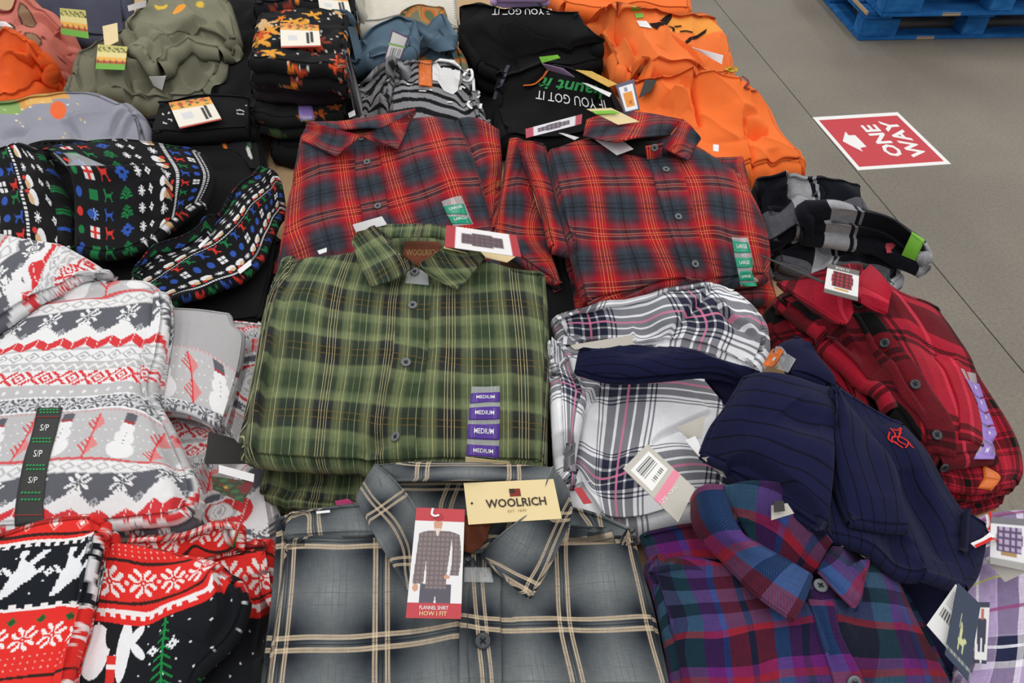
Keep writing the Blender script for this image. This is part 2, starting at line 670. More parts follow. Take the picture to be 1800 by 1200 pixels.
def text_on(name, s, quad, targets, mat, parent, lift=0.0006, bold=0.0, shear=0.0, box=None, label=None, sub=0):
    """lettering laid on a surface; quad = pixels of the text box: top left, top right, bottom right, bottom left (as read)"""
    cu = bpy.data.curves.new('lettering_curve', 'FONT')
    cu.body = s; cu.offset = bold; cu.shear = shear; cu.resolution_u = 2
    cu.align_x = 'CENTER'
    tmp = bpy.data.objects.new('lettering_tmp', cu)
    COL.objects.link(tmp)
    dg = bpy.context.evaluated_depsgraph_get()
    me = bpy.data.meshes.new_from_object(tmp.evaluated_get(dg))
    v = np.array([p.co[:] for p in me.vertices]).reshape(-1, 3)
    faces = [tuple(p.vertices) for p in me.polygons]
    bpy.data.objects.remove(tmp); bpy.data.curves.remove(cu); bpy.data.meshes.remove(me)
    lo, hi = v.min(0), v.max(0)
    a = (v[:, 0] - lo[0]) / (hi[0] - lo[0]); b = 1 - (v[:, 1] - lo[1]) / (hi[1] - lo[1])
    P = []
    for k in range(len(v)):
        px = bil(quad, a[k], b[k])
        h, n = hit(px[0], px[1], targets)
        P.append(h + n * lift)
    return mesh_obj(name, P, faces, mat, parent, smooth=False, tree=False, label=label)


def shape_on(name, poly, targets, mat, parent, lift=0.0005, sub=1, label=None):
    """flat printed or stitched shape: pixel polygon (fan about its centre), laid on a surface"""
    pts = np.array(poly, float)
    c = pts.mean(0)
    P = []
    ring = []
    for k in range(len(pts)):
        ring.append(pts[k]); ring.append((pts[k] + pts[(k + 1) % len(pts)]) / 2)
    ring = np.array(ring)
    mid = ring * 0.5 + c * 0.5
    n = len(ring)
    for p in [c, *mid, *ring]:
        h, nn = hit(p[0], p[1], targets)
        P.append(h + nn * lift)
    F = []
    for k in range(n):
        j = (k + 1) % n
        F.append((0, 1 + k, 1 + j)); F.append((1 + k, 1 + n + k, 1 + n + j, 1 + j))
    return mesh_obj(name, P, F, mat, parent, smooth=False, tree=False, label=label)


def stroke_on(name, lines, width, targets, mat, parent, lift=0.0006, label=None):
    """ribbons laid along pixel polylines (stitching, script, strings)"""
    V, F = [], []
    for ln in lines:
        c = curve(ln, max(len(ln) * 4, 3))
        P = []
        for p in c:
            h, nn = hit(p[0], p[1], targets); P.append(h + nn * lift)
        P = np.array(P)
        t = np.gradient(P, axis=0); t /= np.maximum(np.linalg.norm(t, axis=1), 1e-9)[:, None]
        sd = np.cross(t, (0, 0, 1)); sd /= np.maximum(np.linalg.norm(sd, axis=1), 1e-9)[:, None]
        b = len(V)
        for k in range(len(P)):
            V.append(P[k] - sd[k] * width / 2); V.append(P[k] + sd[k] * width / 2)
        for k in range(len(P) - 1):
            a = b + 2 * k
            F.append((a, a + 1, a + 3, a + 2))
    return mesh_obj(name, V, F, mat, parent, smooth=False, tree=False, label=label)


def card(name, quad, mat, parent, on=(), dz=(0.002, 0.002, 0.002, 0.002), z=None, th=0.0009, nu=9, nv=9, col=None, bow=0.0, label=None):
    """a stiff tag: pixels of its corners (top left, top right, bottom right, bottom left as seen)"""
    P = []
    for k, p in enumerate(quad):
        if z is not None:
            zz = z[k] if isinstance(z, (tuple, list)) else z
            P.append(at(p[0], p[1], zz))
        else:
            h, _ = hit(p[0], p[1], on)
            P.append(at(p[0], p[1], h[2] + dz[k] + th))
    P = np.array(P)
    nrm = np.cross(P[3] - P[0], P[1] - P[0]); nrm /= np.linalg.norm(nrm)
    if nrm[2] < 0:
        nrm = -nrm
    V, UV = [], []
    for lay in (0, 1):
        for j in range(nv):
            for i in range(nu):
                a, b = i / (nu - 1), j / (nv - 1)
                q = (P[0] * (1 - a) + P[1] * a) * (1 - b) + (P[3] * (1 - a) + P[2] * a) * b
                V.append(q + nrm * (bow * 4 * b * (1 - b)) - nrm * (th * lay)); UV.append((a, b))
    F = []
    n = nu * nv
    for j in range(nv - 1):
        for i in range(nu - 1):
            a = j * nu + i
            F.append((a, a + nu, a + nu + 1, a + 1)); F.append((n + a + 1, n + a + nu + 1, n + a + nu, n + a))
    ring = [i for i in range(nu)] + [j * nu + nu - 1 for j in range(1, nv)] + [(nv - 1) * nu + i for i in range(nu - 2, -1, -1)] + [j * nu for j in range(nv - 2, 0, -1)]
    for k in range(len(ring)):
        a, b = ring[k], ring[(k + 1) % len(ring)]
        F.append((a, b, n + b, n + a))
    UV = np.array(UV)
    cols = col(UV[:, 0], UV[:, 1], UV[:, 0], UV[:, 1]) if col is not None else None
    return mesh_obj(name, V, F, mat, parent, UV, cols, False, True, label)


def button(px, py, targets, parent, mat, rad=0.0055, lift=0.0008, thread=None):
    h, n = hit(px, py, targets)
    n = n / np.linalg.norm(n)
    x = np.cross((0, 1, 0), n); x /= np.linalg.norm(x); y = np.cross(n, x)
    prof = [(0.0, 0.0012), (0.28, 0.0012), (0.45, 0.0013), (0.62, 0.0020), (0.82, 0.0022), (0.97, 0.0014), (1.0, 0.0004), (0.9, 0.0)]
    N = 20
    V = [h + n * (lift + prof[0][1])]
    for rr, zz in prof[1:]:
        for k in range(N):
            a = 2 * math.pi * k / N
            V.append(h + (x * math.cos(a) + y * math.sin(a)) * rr * rad + n * (lift + zz))
    F = [(0, 1 + k, 1 + (k + 1) % N) for k in range(N)]
    for q in range(len(prof) - 2):
        b0, b1 = 1 + q * N, 1 + (q + 1) * N
        for k in range(N):
            j = (k + 1) % N
            F.append((b0 + k, b1 + k, b1 + j, b0 + j))
    o = mesh_obj('button', V, F, mat, parent, tree=False)
    if thread is not None:
        V, F = [], []
        for (ax, ay, bx, by) in ((-.3, -.3, .3, .3), (-.3, .3, .3, -.3)):
            a = h + (x * ax + y * ay) * rad + n * (lift + 0.0017); b = h + (x * bx + y * by) * rad + n * (lift + 0.0017)
            t = (b - a) / np.linalg.norm(b - a); sd = np.cross(t, n) * rad * 0.13
            k = len(V)
            V += [a - sd, a + sd, b + sd, b - sd]; F.append((k, k + 1, k + 2, k + 3))
        t = mesh_obj('thread', V, F, thread, None, smooth=False, tree=False)
        for vv in t.data.vertices:
            vv.co -= rootloc(o)
        t.parent = o
    return o


def box_obj(name, lo, hi, mat, parent=None, rot=0.0, org=(0, 0, 0), bev=0.003):
    """bevelled box, lo/hi in a frame turned by rot about org"""
    lo = np.array(lo, float); hi = np.array(hi, float)
    import bmesh
    bm = bmesh.new()
    bmesh.ops.create_cube(bm, size=1)
    for v in bm.verts:
        v.co = Vector([(lo[k] + hi[k]) / 2 + v.co[k] * (hi[k] - lo[k]) for k in range(3)])
    bmesh.ops.bevel(bm, geom=list(bm.edges), offset=bev, segments=2, affect='EDGES')
    c, s = math.cos(rot), math.sin(rot)
    bm.verts.index_update()
    V = [(org[0] + v.co.x * c - v.co.y * s, org[1] + v.co.x * s + v.co.y * c, org[2] + v.co.z) for v in bm.verts]
    F = [tuple(v.index for v in f.verts) for f in bm.faces]
    bm.free()
    return mesh_obj(name, V, F, mat, parent, smooth=False, tree=True)


# painting helpers for dye patterns (arrays of colours)
def canvas(u, hexcol):
    c = np.empty((len(u), 3)); c[:] = lin(hexcol)
    return c


def put(c, mask, hexcol):
    c[mask] = lin(hexcol)


BIT = {
    'star': ["...##.....##...", "...###...###...", "....###.###....", "##...##.##...##", "###...#.#...###", ".###..#.#..###.",
             "..####...####..", ".......#.......", "..####...####..", ".###..#.#..###.", "###...#.#...###", "##...##.##...##",
             "....###.###....", "...###...###...", "...##.....##..."],
    'deer': ["#.#.........", "###.........", ".##.........", ".###.......#", ".##########.", "..#########.", "..########..", "..##....##..", "..#......##.", ".##.......#.", ".#........##"],
    'dog': ["......####......####", "......####.....####.", "......###.....####..", ".......##....####...", ".......###..####....", ".......########.....", ".......#######......", "##.....########...##",
            ".###...#########.###", "..###.#############.", "...##############...", ".....###########....", ".....##########.....", ".....#########......", "....########........", "....#######.........", "....######..........", "...######...........", "...#####............", "..#####.............", "..###..............."],
    'tree': [".....#.....", "....###....", "...#.#.#...", "..###.###..", "....###....", "..##.#.##..", ".####.####.", "...##.##...",
             ".##.###.##.", "####.#.####", "....###....", ".....#....."],
    'gift': ["###.###", "###.###", "###.###", ".......", "###.###", "###.###", "###.###"],
    'flake': ["...#...", ".#.#.#.", "..###..", "#######", "..###..", ".#.#.#.", "...#..."],
    'x': ["##.....##", ".##...##.", "..##.##..", "...###...", "....#....", "...###...", "..##.##..", ".##...##.", "##.....##"],
    'paw': ["..#..", ".###.", "##.##", ".###.", "..#.."],
}


def stamp(c, u, v, bits, cu, cv, w, h, hexcol, rep=None, flip=False):
    b = np.array([[ch == '#' for ch in row] for row in BIT[bits]])
    if flip:
        b = b[::-1]
    uu = u - cu
    if rep:
        uu = (uu + rep / 2) % rep - rep / 2
    x = (uu / w + 0.5) * b.shape[1]; y = ((v - cv) / h + 0.5) * b.shape[0]
    ok = (x >= 0) & (x < b.shape[1]) & (y >= 0) & (y < b.shape[0])
    m = np.zeros(len(u), bool)
    m[ok] = b[y[ok].astype(int), x[ok].astype(int)]
    c[m] = lin(hexcol)


def tri(x, p):
    return np.abs(((x / p) % 1.0) - 0.5) * 2   # 0..1..0

# ================================================================== the setting
TH = math.radians(7.7)            # the table and aisle run this much to the left of the camera's heading


def fr(x, y, z=0.0):
    return (x * math.cos(TH) - y * math.sin(TH), x * math.sin(TH) + y * math.cos(TH), z)


def concrete():
    m, nt, b = base_mat('polished_concrete', 0.42)
    tc = nd(nt, 'ShaderNodeTexCoord')
    n1 = nd(nt, 'ShaderNodeTexNoise'); n1.inputs['Scale'].default_value = 1.6; n1.inputs['Detail'].default_value = 6
    n2 = nd(nt, 'ShaderNodeTexNoise'); n2.inputs['Scale'].default_value = 90; n2.inputs['Detail'].default_value = 3
    for n in (n1, n2):
        nt.links.new(tc.outputs['Object'], n.inputs['Vector'])
    r = ramp(nt, n1.outputs['Fac'], [(0.3, lin4('#7a7369')), (0.7, lin4('#8e867a'))])
    r2 = ramp(nt, n2.outputs['Fac'], [(0.3, lin4('#e8e6e2')), (0.6, lin4('#ffffff'))])
    c = mixc(nt, 1.0, r.outputs['Color'], r2.outputs['Color'], 'MULTIPLY')
    v = nd(nt, 'ShaderNodeTexVoronoi'); v.inputs['Scale'].default_value = 9
    nt.links.new(tc.outputs['Object'], v.inputs['Vector'])
    sp = ramp(nt, v.outputs['Distance'], [(0.0, (1, 1, 1, 1)), (0.035, (0, 0, 0, 1))])
    c = mixc(nt, mathn(nt, 'MULTIPLY', sp.outputs['Color'], 0.18), c, lin4('#c9c2b6'))
    nt.links.new(c, b.inputs['Base Color'])
    rr = ramp(nt, n1.outputs['Fac'], [(0.3, (0.36, 0.36, 0.36, 1)), (0.7, (0.5, 0.5, 0.5, 1))])
    nt.links.new(rr.outputs['Color'], b.inputs['Roughness'])
    return m


M_CONC = concrete()
M_JOINT = plain('joint_filler', '#3b3733', 0.9)
fl = mesh_obj('floor', [(-9, -7, -0.006), (9, -7, -0.006), (9, 14, -0.006), (-9, 14, -0.006)], [(0, 1, 2, 3)], M_JOINT, smooth=False)
fl['kind'] = 'structure'
pa, pb = at(1500, 294, 0), at(1800, 655, 0)
dv = (pa - pb)[:2]; dv /= np.linalg.norm(dv); sv = np.array((dv[1], -dv[0]))     # sv points to the right
o0 = pb[:2]


def slab(side):
    a = o0 + sv * (0.0022 * side)
    far = sv * side * 7
    pts = [a - dv * 5, a + dv * 13, a + dv * 13 + far, a - dv * 5 + far]
    top = [(p[0], p[1], 0.0) for p in pts]; bot = [(p[0], p[1], -0.006) for p in pts]
    q = [(0, 1, 2, 3)] if side < 0 else [(3, 2, 1, 0)]
    q = [(3, 2, 1, 0)] if side > 0 else [(0, 1, 2, 3)]
    return mesh_obj('floor_slab', top + bot, q + [(k, 4 + k, 4 + (k + 1) % 4, (k + 1) % 4) for k in range(4)], M_CONC, fl, smooth=False)


SLABS = [slab(-1), slab(1)]
for s_ in SLABS:      # make the top face look up
    import bmesh
    bm = bmesh.new(); bm.from_mesh(s_.data); bmesh.ops.recalc_face_normals(bm, faces=bm.faces); bm.to_mesh(s_.data); bm.free()

# floor sign
M_DECAL_W = plain('decal_white', '#fbfaf9', 0.4); M_DECAL_R = plain('decal_red', '#cf3f48', 0.4)
sg = thing('floor_sign', 'red square floor decal with white border reading ONE WAY beside an arrow', 'sign', at(1545, 250, 0))
q = [(1428, 206), (1578, 197), (1672, 288), (1508, 299)]
sb = card('border_sheet', q, M_DECAL_W, sg, z=0.0012, th=0.0011)
qi = [tuple(bil(q, a, b)) for a, b in ((0.045, 0.06), (0.955, 0.06), (0.955, 0.94), (0.045, 0.94))]
sr = card('red_panel', qi, M_DECAL_R, sg, z=0.0018, th=0.0008)
qr = [q[3], q[0], q[1], q[2]]                      # as the words are read


def sub(qd, a0, b0, a1, b1):
    return [tuple(bil(qd, a, b)) for a, b in ((a0, b0), (a1, b0), (a1, b1), (a0, b1))]


text_on('lettering', 'ONE', sub(qr, 0.20, 0.44, 0.80, 0.62), [sr], M_DECAL_W, sg, bold=0.03)
text_on('lettering', 'WAY', sub(qr, 0.16, 0.68, 0.86, 0.86), [sr], M_DECAL_W, sg, bold=0.03)
k4 = crop(1350, 0, 0.25)
shape_on('arrow', k4([(525, 993), (543, 925), (566, 952), (612, 950), (653, 990), (693, 1032), (648, 1040), (668, 1067), (590, 1028)]), [sr], M_DECAL_W, sg)


# blue pallets
def worn_blue():
    m, nt, b = base_mat('worn_blue_paint', 0.7)
    tc = nd(nt, 'ShaderNodeTexCoord')
    n = nd(nt, 'ShaderNodeTexNoise'); n.inputs['Scale'].default_value = 14; n.inputs['Detail'].default_value = 8; n.inputs['Roughness'].default_value = 0.7
    mp = nd(nt, 'ShaderNodeMapping'); mp.inputs['Scale'].default_value = (0.35, 1, 1)
    nt.links.new(tc.outputs['Object'], mp.inputs[0]); nt.links.new(mp.outputs[0], n.inputs['Vector'])
    r = ramp(nt, n.outputs['Fac'], [(0.0, lin4('#123a66')), (0.45, lin4('#1f5f9f')), (0.62, lin4('#2f74b5')), (0.70, lin4('#4f7ba2')), (0.76, lin4('#b89b7d'))])
    nt.links.new(r.outputs['Color'], b.inputs['Base Color'])
    return m


M_PAL = worn_blue()
M_WOOD = plain('raw_pallet_wood', '#b59a7c', 0.85)


def pallet(label, corner, rot, group):
    t = thing('pallet', label, 'pallet', corner, group)
    def bx(nm, lo, hi, mt=M_PAL):
        return box_obj(nm, lo, hi, mt, t, rot, corner, 0.004)
    Lx, Ly = 1.2, 1.0
    for y in (0, 0.45, 0.9):
        bx('bottom_board', (0, y, 0), (Lx, y + 0.1, 0.02))
    for x in (0, 1.1):
        bx('bottom_board', (x, 0.1, 0), (x + 0.1, 0.45, 0.02)); bx('bottom_board', (x, 0.55, 0), (x + 0.1, 0.9, 0.02))
    for x, w_ in ((0, 0.19), (0.53, 0.12), (1.01, 0.19)):
        for y in (0, 0.45, 0.9):
            bx('block', (x, y + 0.002, 0.02), (x + w_, y + 0.098, 0.108))
    for x in (0.0, 0.53, 1.06):
        bx('stringer_board', (x, 0, 0.108), (x + 0.14, Ly, 0.126))
    for k in range(7):
        y = k * 0.1475
        bx('deck_board', (0, y, 0.126), (Lx, y + 0.115, 0.144))
    # splintered bare corner strips
    bx('worn_edge', (-0.003, 0.0, 0.127), (0.012, 0.9, 0.146), M_WOOD)
    bx('worn_edge', (0.30, -0.002, 0.001), (0.40, 0.01, 0.018), M_WOOD)
    return t


pc = at(1508, 72, 0)
pallet('blue wooden pallet on the concrete floor, lower of the two stacked', (pc[0], pc[1], 0), math.radians(2.5), 'stacked blue pallets')
pc2 = at(1549, 31, 0.146)
pallet('blue wooden pallet resting on the other one, upper of the two stacked', (pc2[0], pc2[1], 0.146), math.radians(2.5), 'stacked blue pallets')

# display table
M_CARD = cloth('cardboard', '#c2a27c', 0.85, 0.06, 25, 0.0, 0.1)
M_STEEL = plain('grey_steel', '#5a5c60', 0.5, 0.6)
tb = thing('display_table', 'tan topped display table buried under the piles of clothes', 'table', fr(-0.4, 1.3, 0))
top = box_obj('table_top', (-1.3, -0.1, TZ - 0.03), (0.70, 2.75, TZ), M_CARD, tb, TH, (0, 0, 0), 0.004)
for x in (-1.25, 0.62):
    for y in (-0.02, 2.66):
        box_obj('leg', (x - 0.02, y - 0.02, 0), (x + 0.02, y + 0.02, TZ - 0.03), M_STEEL, tb, TH, (0, 0, 0), 0.003)
for y in (-0.02, 2.66):
    box_obj('crossbar', (-1.23, y - 0.012, 0.12), (0.60, y + 0.012, 0.15), M_STEEL, tb, TH, (0, 0, 0), 0.003)

# the hall above
M_CEIL = plain('painted_roof_deck', '#d8d8d4', 0.8)
ce = mesh_obj('ceiling', [(-12, -9, 7.4), (12, -9, 7.4), (12, 16, 7.4), (-12, 16, 7.4)], [(3, 2, 1, 0)], M_CEIL, smooth=False)
ce['kind'] = 'structure'

# ================================================================== cloths
M_RED = plaid('red_slate_plaid',
              [(0.0, '#c4142a'), (0.13, '#b01426'), (0.22, '#5a2530'), (0.31, '#343b45'), (0.40, '#404955'), (0.5, '#222831'), (0.60, '#404955'), (0.69, '#343b45'), (0.78, '#5a2530'), (0.87, '#b01426'), (1.0, '#c4142a')],
              [(0.0, '#a81226'), (0.06, '#3a0c16'), (0.15, '#b81428'), (0.26, '#62222c'), (0.35, '#343b45'), (0.5, '#232932'), (0.65, '#343b45'), (0.74, '#62222c'), (0.85, '#b81428'), (0.94, '#3a0c16'), (1.0, '#a81226')],
              wl=[(0.015, 0.010, '#e8a050'), (0.065, 0.010, '#e8a050'), (0.115, 0.008, '#c87840'), (0.945, 0.010, '#e8a050'), (0.895, 0.008, '#c87840'),
                  (0.5, 0.012, '#12161c'), (0.42, 0.012, '#1a1f26'), (0.58, 0.012, '#1a1f26')],
              fl=[(0.02, 0.010, '#d8a878'), (0.11, 0.008, '#c09060'), (0.97, 0.010, '#d8a878'), (0.88, 0.008, '#c09060'), (0.5, 0.02, '#14181e'), (0.42, 0.014, '#1a1f26'), (0.58, 0.014, '#1a1f26')],
              twn=60, line_mix=0.55)
M_GREEN = plaid('green_charcoal_plaid',
                [(0.0, '#2c302c'), (0.14, '#343a30'), (0.18, '#7c865e'), (0.33, '#747e58'), (0.38, '#3a4a34'), (0.62, '#3a4a34'), (0.67, '#747e58'), (0.82, '#7c865e'), (0.86, '#343a30'), (1.0, '#2c302c')],
                [(0.0, '#0f0d0c'), (0.04, '#2a211a'), (0.08, '#1f1f25'), (0.20, '#26272b'), (0.24, '#737d58'), (0.36, '#646f50'), (0.42, '#3a4834'), (0.60, '#36432f'), (0.66, '#646f50'), (0.76, '#78825c'), (0.80, '#2a2b31'), (0.92, '#1f1f25'), (0.96, '#2a211a'), (1.0, '#0f0d0c')],
                wl=[(0.02, 0.009, '#e0d6a0'), (0.06, 0.009, '#e0d6a0'), (0.24, 0.006, '#c8c892'), (0.30, 0.006, '#c8c892'), (0.45, 0.007, '#b6c08e'), (0.56, 0.007, '#b6c08e'), (0.72, 0.006, '#c8c892'), (0.78, 0.006, '#c8c892'), (0.93, 0.009, '#e0d6a0'), (0.97, 0.009, '#e0d6a0')],
                fl=[(0.045, 0.008, '#8a6a38'), (0.945, 0.008, '#8a6a38')],
                twn=48, line_mix=0.66, nap=0.16, balance=0.56, slub=0.45)
_gb = [(0.0, '#343a40'), (0.085, '#1c222b'), (0.14, '#222831'), (0.30, '#60666a'), (0.5, '#868a8b'), (0.70, '#60666a'), (0.86, '#222831'), (0.915, '#1c222b'), (1.0, '#343a40')]
M_GREY = plaid('grey_cream_plaid', _gb, _gb,
               wl=[(0.0, 0.012, '#11161c'), (0.032, 0.022, '#e2cdb0'), (0.060, 0.022, '#dcc6a8'), (0.914, 0.022, '#dcc6a8'), (0.942, 0.022, '#e2cdb0'), (0.97, 0.010, '#11161c'),
                   (0.36, 0.006, '#50565b'), (0.43, 0.005, '#5a6065'), (0.5, 0.005, '#50565b'), (0.57, 0.005, '#5a6065'), (0.64, 0.006, '#50565b')],
               fl=[(0.0, 0.012, '#11161c'), (0.032, 0.024, '#e2cdb0'), (0.062, 0.022, '#dcc6a8'), (0.912, 0.022, '#dcc6a8'), (0.940, 0.024, '#e2cdb0'), (0.97, 0.010, '#11161c'),
                   (0.38, 0.006, '#5a6065'), (0.5, 0.005, '#50565b'), (0.62, 0.006, '#5a6065')],
               twn=62, line_mix=0.60, twill=0.25)
M_BUFF = plaid('red_black_buffalo_plaid',
               [(0.0, '#0c0a0a'), (0.24, '#0c0a0a'), (0.25, '#b01c32'), (0.50, '#921a2c'), (0.52, '#b01c32'), (1.0, '#a81a30')],
               [(0.0, '#0c0a0a'), (0.24, '#0c0a0a'), (0.25, '#b01c32'), (1.0, '#a81a30')],
               wl=[(0.34, 0.036, '#120709'), (0.395, 0.036, '#120709'), (0.62, 0.028, '#d83a50'), (0.84, 0.036, '#120709'), (0.895, 0.036, '#120709')],
               fl=[(0.34, 0.036, '#100608'), (0.395, 0.036, '#100608'), (0.84, 0.036, '#100608'), (0.895, 0.036, '#100608')], twn=70, line_mix=0.7, darken=0.35)
M_PURP = plaid('purple_teal_plaid',
               [(0.0, '#121528'), (0.11, '#0f4650'), (0.24, '#4c1a62'), (0.36, '#26408a'), (0.40, '#7a1a2e'), (0.52, '#161e3c'), (0.56, '#7a1a2e'), (0.68, '#254e86'), (0.80, '#4e1a60'), (0.89, '#161e3c'), (0.93, '#4e1a60')],
               [(0.0, '#a82436'), (0.05, '#464a70'), (0.15, '#15172a'), (0.26, '#4e557e'), (0.38, '#191a30'), (0.49, '#4a5484'), (0.63, '#a82436'), (0.69, '#121428'), (0.92, '#7a2270')],
               interp='CONSTANT', twn=70, twill=0.2, darken=0.3)
_wb = [(0.0, '#f4f5fa'), (0.49, '#3a3d50'), (0.505, '#f4f5fa'), (0.53, '#3a3d50'), (0.545, '#f4f5fa'), (0.58, '#2c2f44'), (0.66, '#f4f5fa'), (0.68, '#22253a'), (0.80, '#f4f5fa'), (0.82, '#2c2f44'), (0.89, '#f4f5fa'), (0.92, '#3a3d50'), (0.935, '#f4f5fa'), (0.96, '#3a3d50'), (0.975, '#f4f5fa')]
M_WHITEP = plaid('white_navy_plaid', _wb, _wb, wl=[(0.73, 0.02, '#e888ae')], fl=[(0.73, 0.022, '#e888ae')], interp='CONSTANT', twn=80, twill=0.2, line_mix=0.75, nap=0.04, slub=0.12, darken=0.5)
M_LAV = plaid('lavender_navy_plaid',
              [(0.0, '#b8a2cc'), (0.4, '#c7b6d8'), (0.42, '#242848'), (0.62, '#242848'), (0.64, '#efeaf4'), (0.70, '#b8a2cc')],
              [(0.0, '#b8a2cc'), (0.4, '#c7b6d8'), (0.42, '#242848'), (0.62, '#242848'), (0.64, '#efeaf4'), (0.70, '#b8a2cc')],
              wl=[(0.2, 0.03, '#f4f0f8'), (0.8, 0.025, '#c8cc60')], fl=[(0.15, 0.03, '#9a3f78'), (0.5, 0.025, '#f0eef8'), (0.85, 0.025, '#c8cc60')], interp='CONSTANT', twn=70, line_mix=0.8)
M_NAVYFL = plaid('navy_grey_flannel_check',
                 [(0.0, '#0d0f19'), (0.62, '#0d0f19'), (0.63, '#c8c9ce'), (0.86, '#c8c9ce'), (0.87, '#0d0f19'), (0.91, '#b0b1b8'), (0.94, '#0d0f19')],
                 [(0.0, '#0d0f19'), (0.64, '#0d0f19'), (0.65, '#8a8b94'), (0.94, '#8a8b94'), (0.95, '#0d0f19')], interp='CONSTANT', balance=0.38, twn=75, twill=0.1, nap=0.25)
M_NAVY = ribbed('navy_ribbed_knit', '#171a3c', '#090a1c')
M_NAVYP = cloth('navy_knit', '#161838')
M_BLACK = cloth('black_jersey', '#161618', 0.85, 0.12, 50, 0.05)
M_PLUM = cloth('dark_plum_jersey', '#2c2429', 0.9, 0.12, 50, 0.05)
M_ORANGE = cloth('orange_jersey', '#fa7a38', 0.9, 0.06, 30, 0.1)
M_ORANGE2 = cloth('deep_orange_jersey', '#f0622a', 0.9, 0.06, 30, 0.1)
M_OLIVE = cloth('olive_jersey', '#7d7c69', 0.92, 0.06, 40, 0.1)
M_SLATE = cloth('slate_jersey', '#4a4c5c', 0.92, 0.08, 40, 0.1)
M_PAINT = painted('printed_jersey')
M_PRINT = painted('printed_card', 0.45, 0.0, 0.05, 0.02, 60)
M_BTN = plain('grey_shell_button', '#6d7274', 0.35)
M_BTND = plain('dark_button', '#3a3d42', 0.3)
M_THREAD = plain('button_thread', '#2c2f33', 0.9)
M_KRAFT = plain('cream_card', '#eed8a4', 0.6)
M_CARDW = plain('white_card', '#f4f3f5', 0.5)
M_CARDG = plain('warm_grey_card', '#c3bdb4', 0.55)
M_CARDR = plain('red_card', '#c9434c', 0.5)
M_CARDB = plain('black_card', '#2b2b2a', 0.5)
M_CARDN = plain('navy_card', '#2c3a52', 0.5)
M_INK = plain('dark_ink', '#463c38', 0.7)
M_INKR = plain('brown_red_ink', '#8a3b34', 0.7)
M_INKW = plain('white_ink', '#f2f2f2', 0.6)
M_INKG = plain('green_ink', '#1f9a4e', 0.6)
M_INKT = plain('tan_ink', '#a88a58', 0.6)
M_LEATH = cloth('brown_label', '#7a4632', 0.7, 0.1, 60, 0.0)
M_CLEAR = plain('clear_film', '#e6eaec', 0.06, 0.0, 0.28)
M_PURPLE = plain('purple_film', '#5a3a9c', 0.22)
M_LILAC = plain('lilac_film', '#a083d2', 0.3)
M_TEAL = plain('teal_film', '#109a78', 0.25)
M_ORFILM = plain('orange_film', '#e8762c', 0.3)
M_LIME = plain('lime_film', '#7cc23a', 0.35)
M_PINK = plain('pink_print', '#ee8ca6', 0.5)
M_REDTH = plain('red_embroidery', '#d8322c', 0.8)

# ================================================================== folded flannel shirts in the middle
def size_strip(parent, targets, pts_l, pts_r, bands, film=M_CLEAR, nv=40, dz=0.0006, texts=(), inkm=None, name='size_sticker'):
    """clear strip with printed bands; pts_l / pts_r = left and right edges, top to bottom"""
    T = [(*pts_l[0], dz), (*pts_r[0], dz)]; B = [(*pts_l[-1], dz), (*pts_r[-1], dz)]
    s = patch(name, T, B, [(*p, dz) for p in pts_l[1:-1]], [(*p, dz) for p in pts_r[1:-1]], nu=6, nv=nv, mat=film, parent=parent, th=0.0004, on=targets, conform=True)
    cl = curve(pts_l, 60); cr = curve(pts_r, 60)
    for k, (a, b, mt, tx) in enumerate(bands):
        i, j = int(a * 59), int(b * 59)
        quad = [tuple(cl[i]), tuple(cr[i]), tuple(cr[j]), tuple(cl[j])]
        bd = patch('printed_band', [(*quad[0], 0.0004), (*quad[1], 0.0004)], [(*quad[3], 0.0004), (*quad[2], 0.0004)], nu=5, nv=8, mat=mt, parent=None, th=0.0004, on=[s], conform=True)
        off = rootloc(s)
        for v in bd.data.vertices:
            v.co -= off
        bd.parent = s
        if tx:
            t = text_on('lettering', tx, sub(quad, 0.2, 0.34, 0.82, 0.68) if len(tx) > 2 else sub(quad, 0.42, 0.34, 0.58, 0.66), [bd], inkm or M_INKW, None, lift=0.0005, bold=0.01)
            for v in t.data.vertices:
                v.co -= off
            t.parent = s
    return s


def adopt(child, parent):
    """hang a finished mesh under a part"""
    off = rootloc(parent)
    for v in child.data.vertices:
        v.co -= off
    child.parent = parent
    return child



# ================================================================== far rows
def leaf_print(seed, base, cols, n=40, big=0.018, dots=60, dotcol='#d8d4cc'):
    rng = np.random.RandomState(seed)
    C = rng.rand(n, 2); A = rng.rand(n) * 6.28; S_ = big * (0.5 + rng.rand(n)); K = rng.randint(0, len(cols), n)
    D = rng.rand(dots, 2)

    def f(u, v, s, t):
        c = canvas(u, base)
        um, vm = u.max() + 1e-6, v.max() + 1e-6
        for k in range(n):
            dx = u - C[k, 0] * um; dy = v - C[k, 1] * vm
            x = dx * math.cos(A[k]) + dy * math.sin(A[k]); y = -dx * math.sin(A[k]) + dy * math.cos(A[k])
            an = np.arctan2(y, x)
            r = np.hypot(x, y)
            put(c, r < S_[k] * (0.65 + 0.35 * np.cos(5 * an)) * (0.6 + 0.4 * np.abs(np.cos(an))), cols[K[k]])
        for k in range(dots):
            put(c, np.hypot(u - D[k, 0] * um, v - D[k, 1] * vm) < 0.0028, dotcol)
        return c
    return f


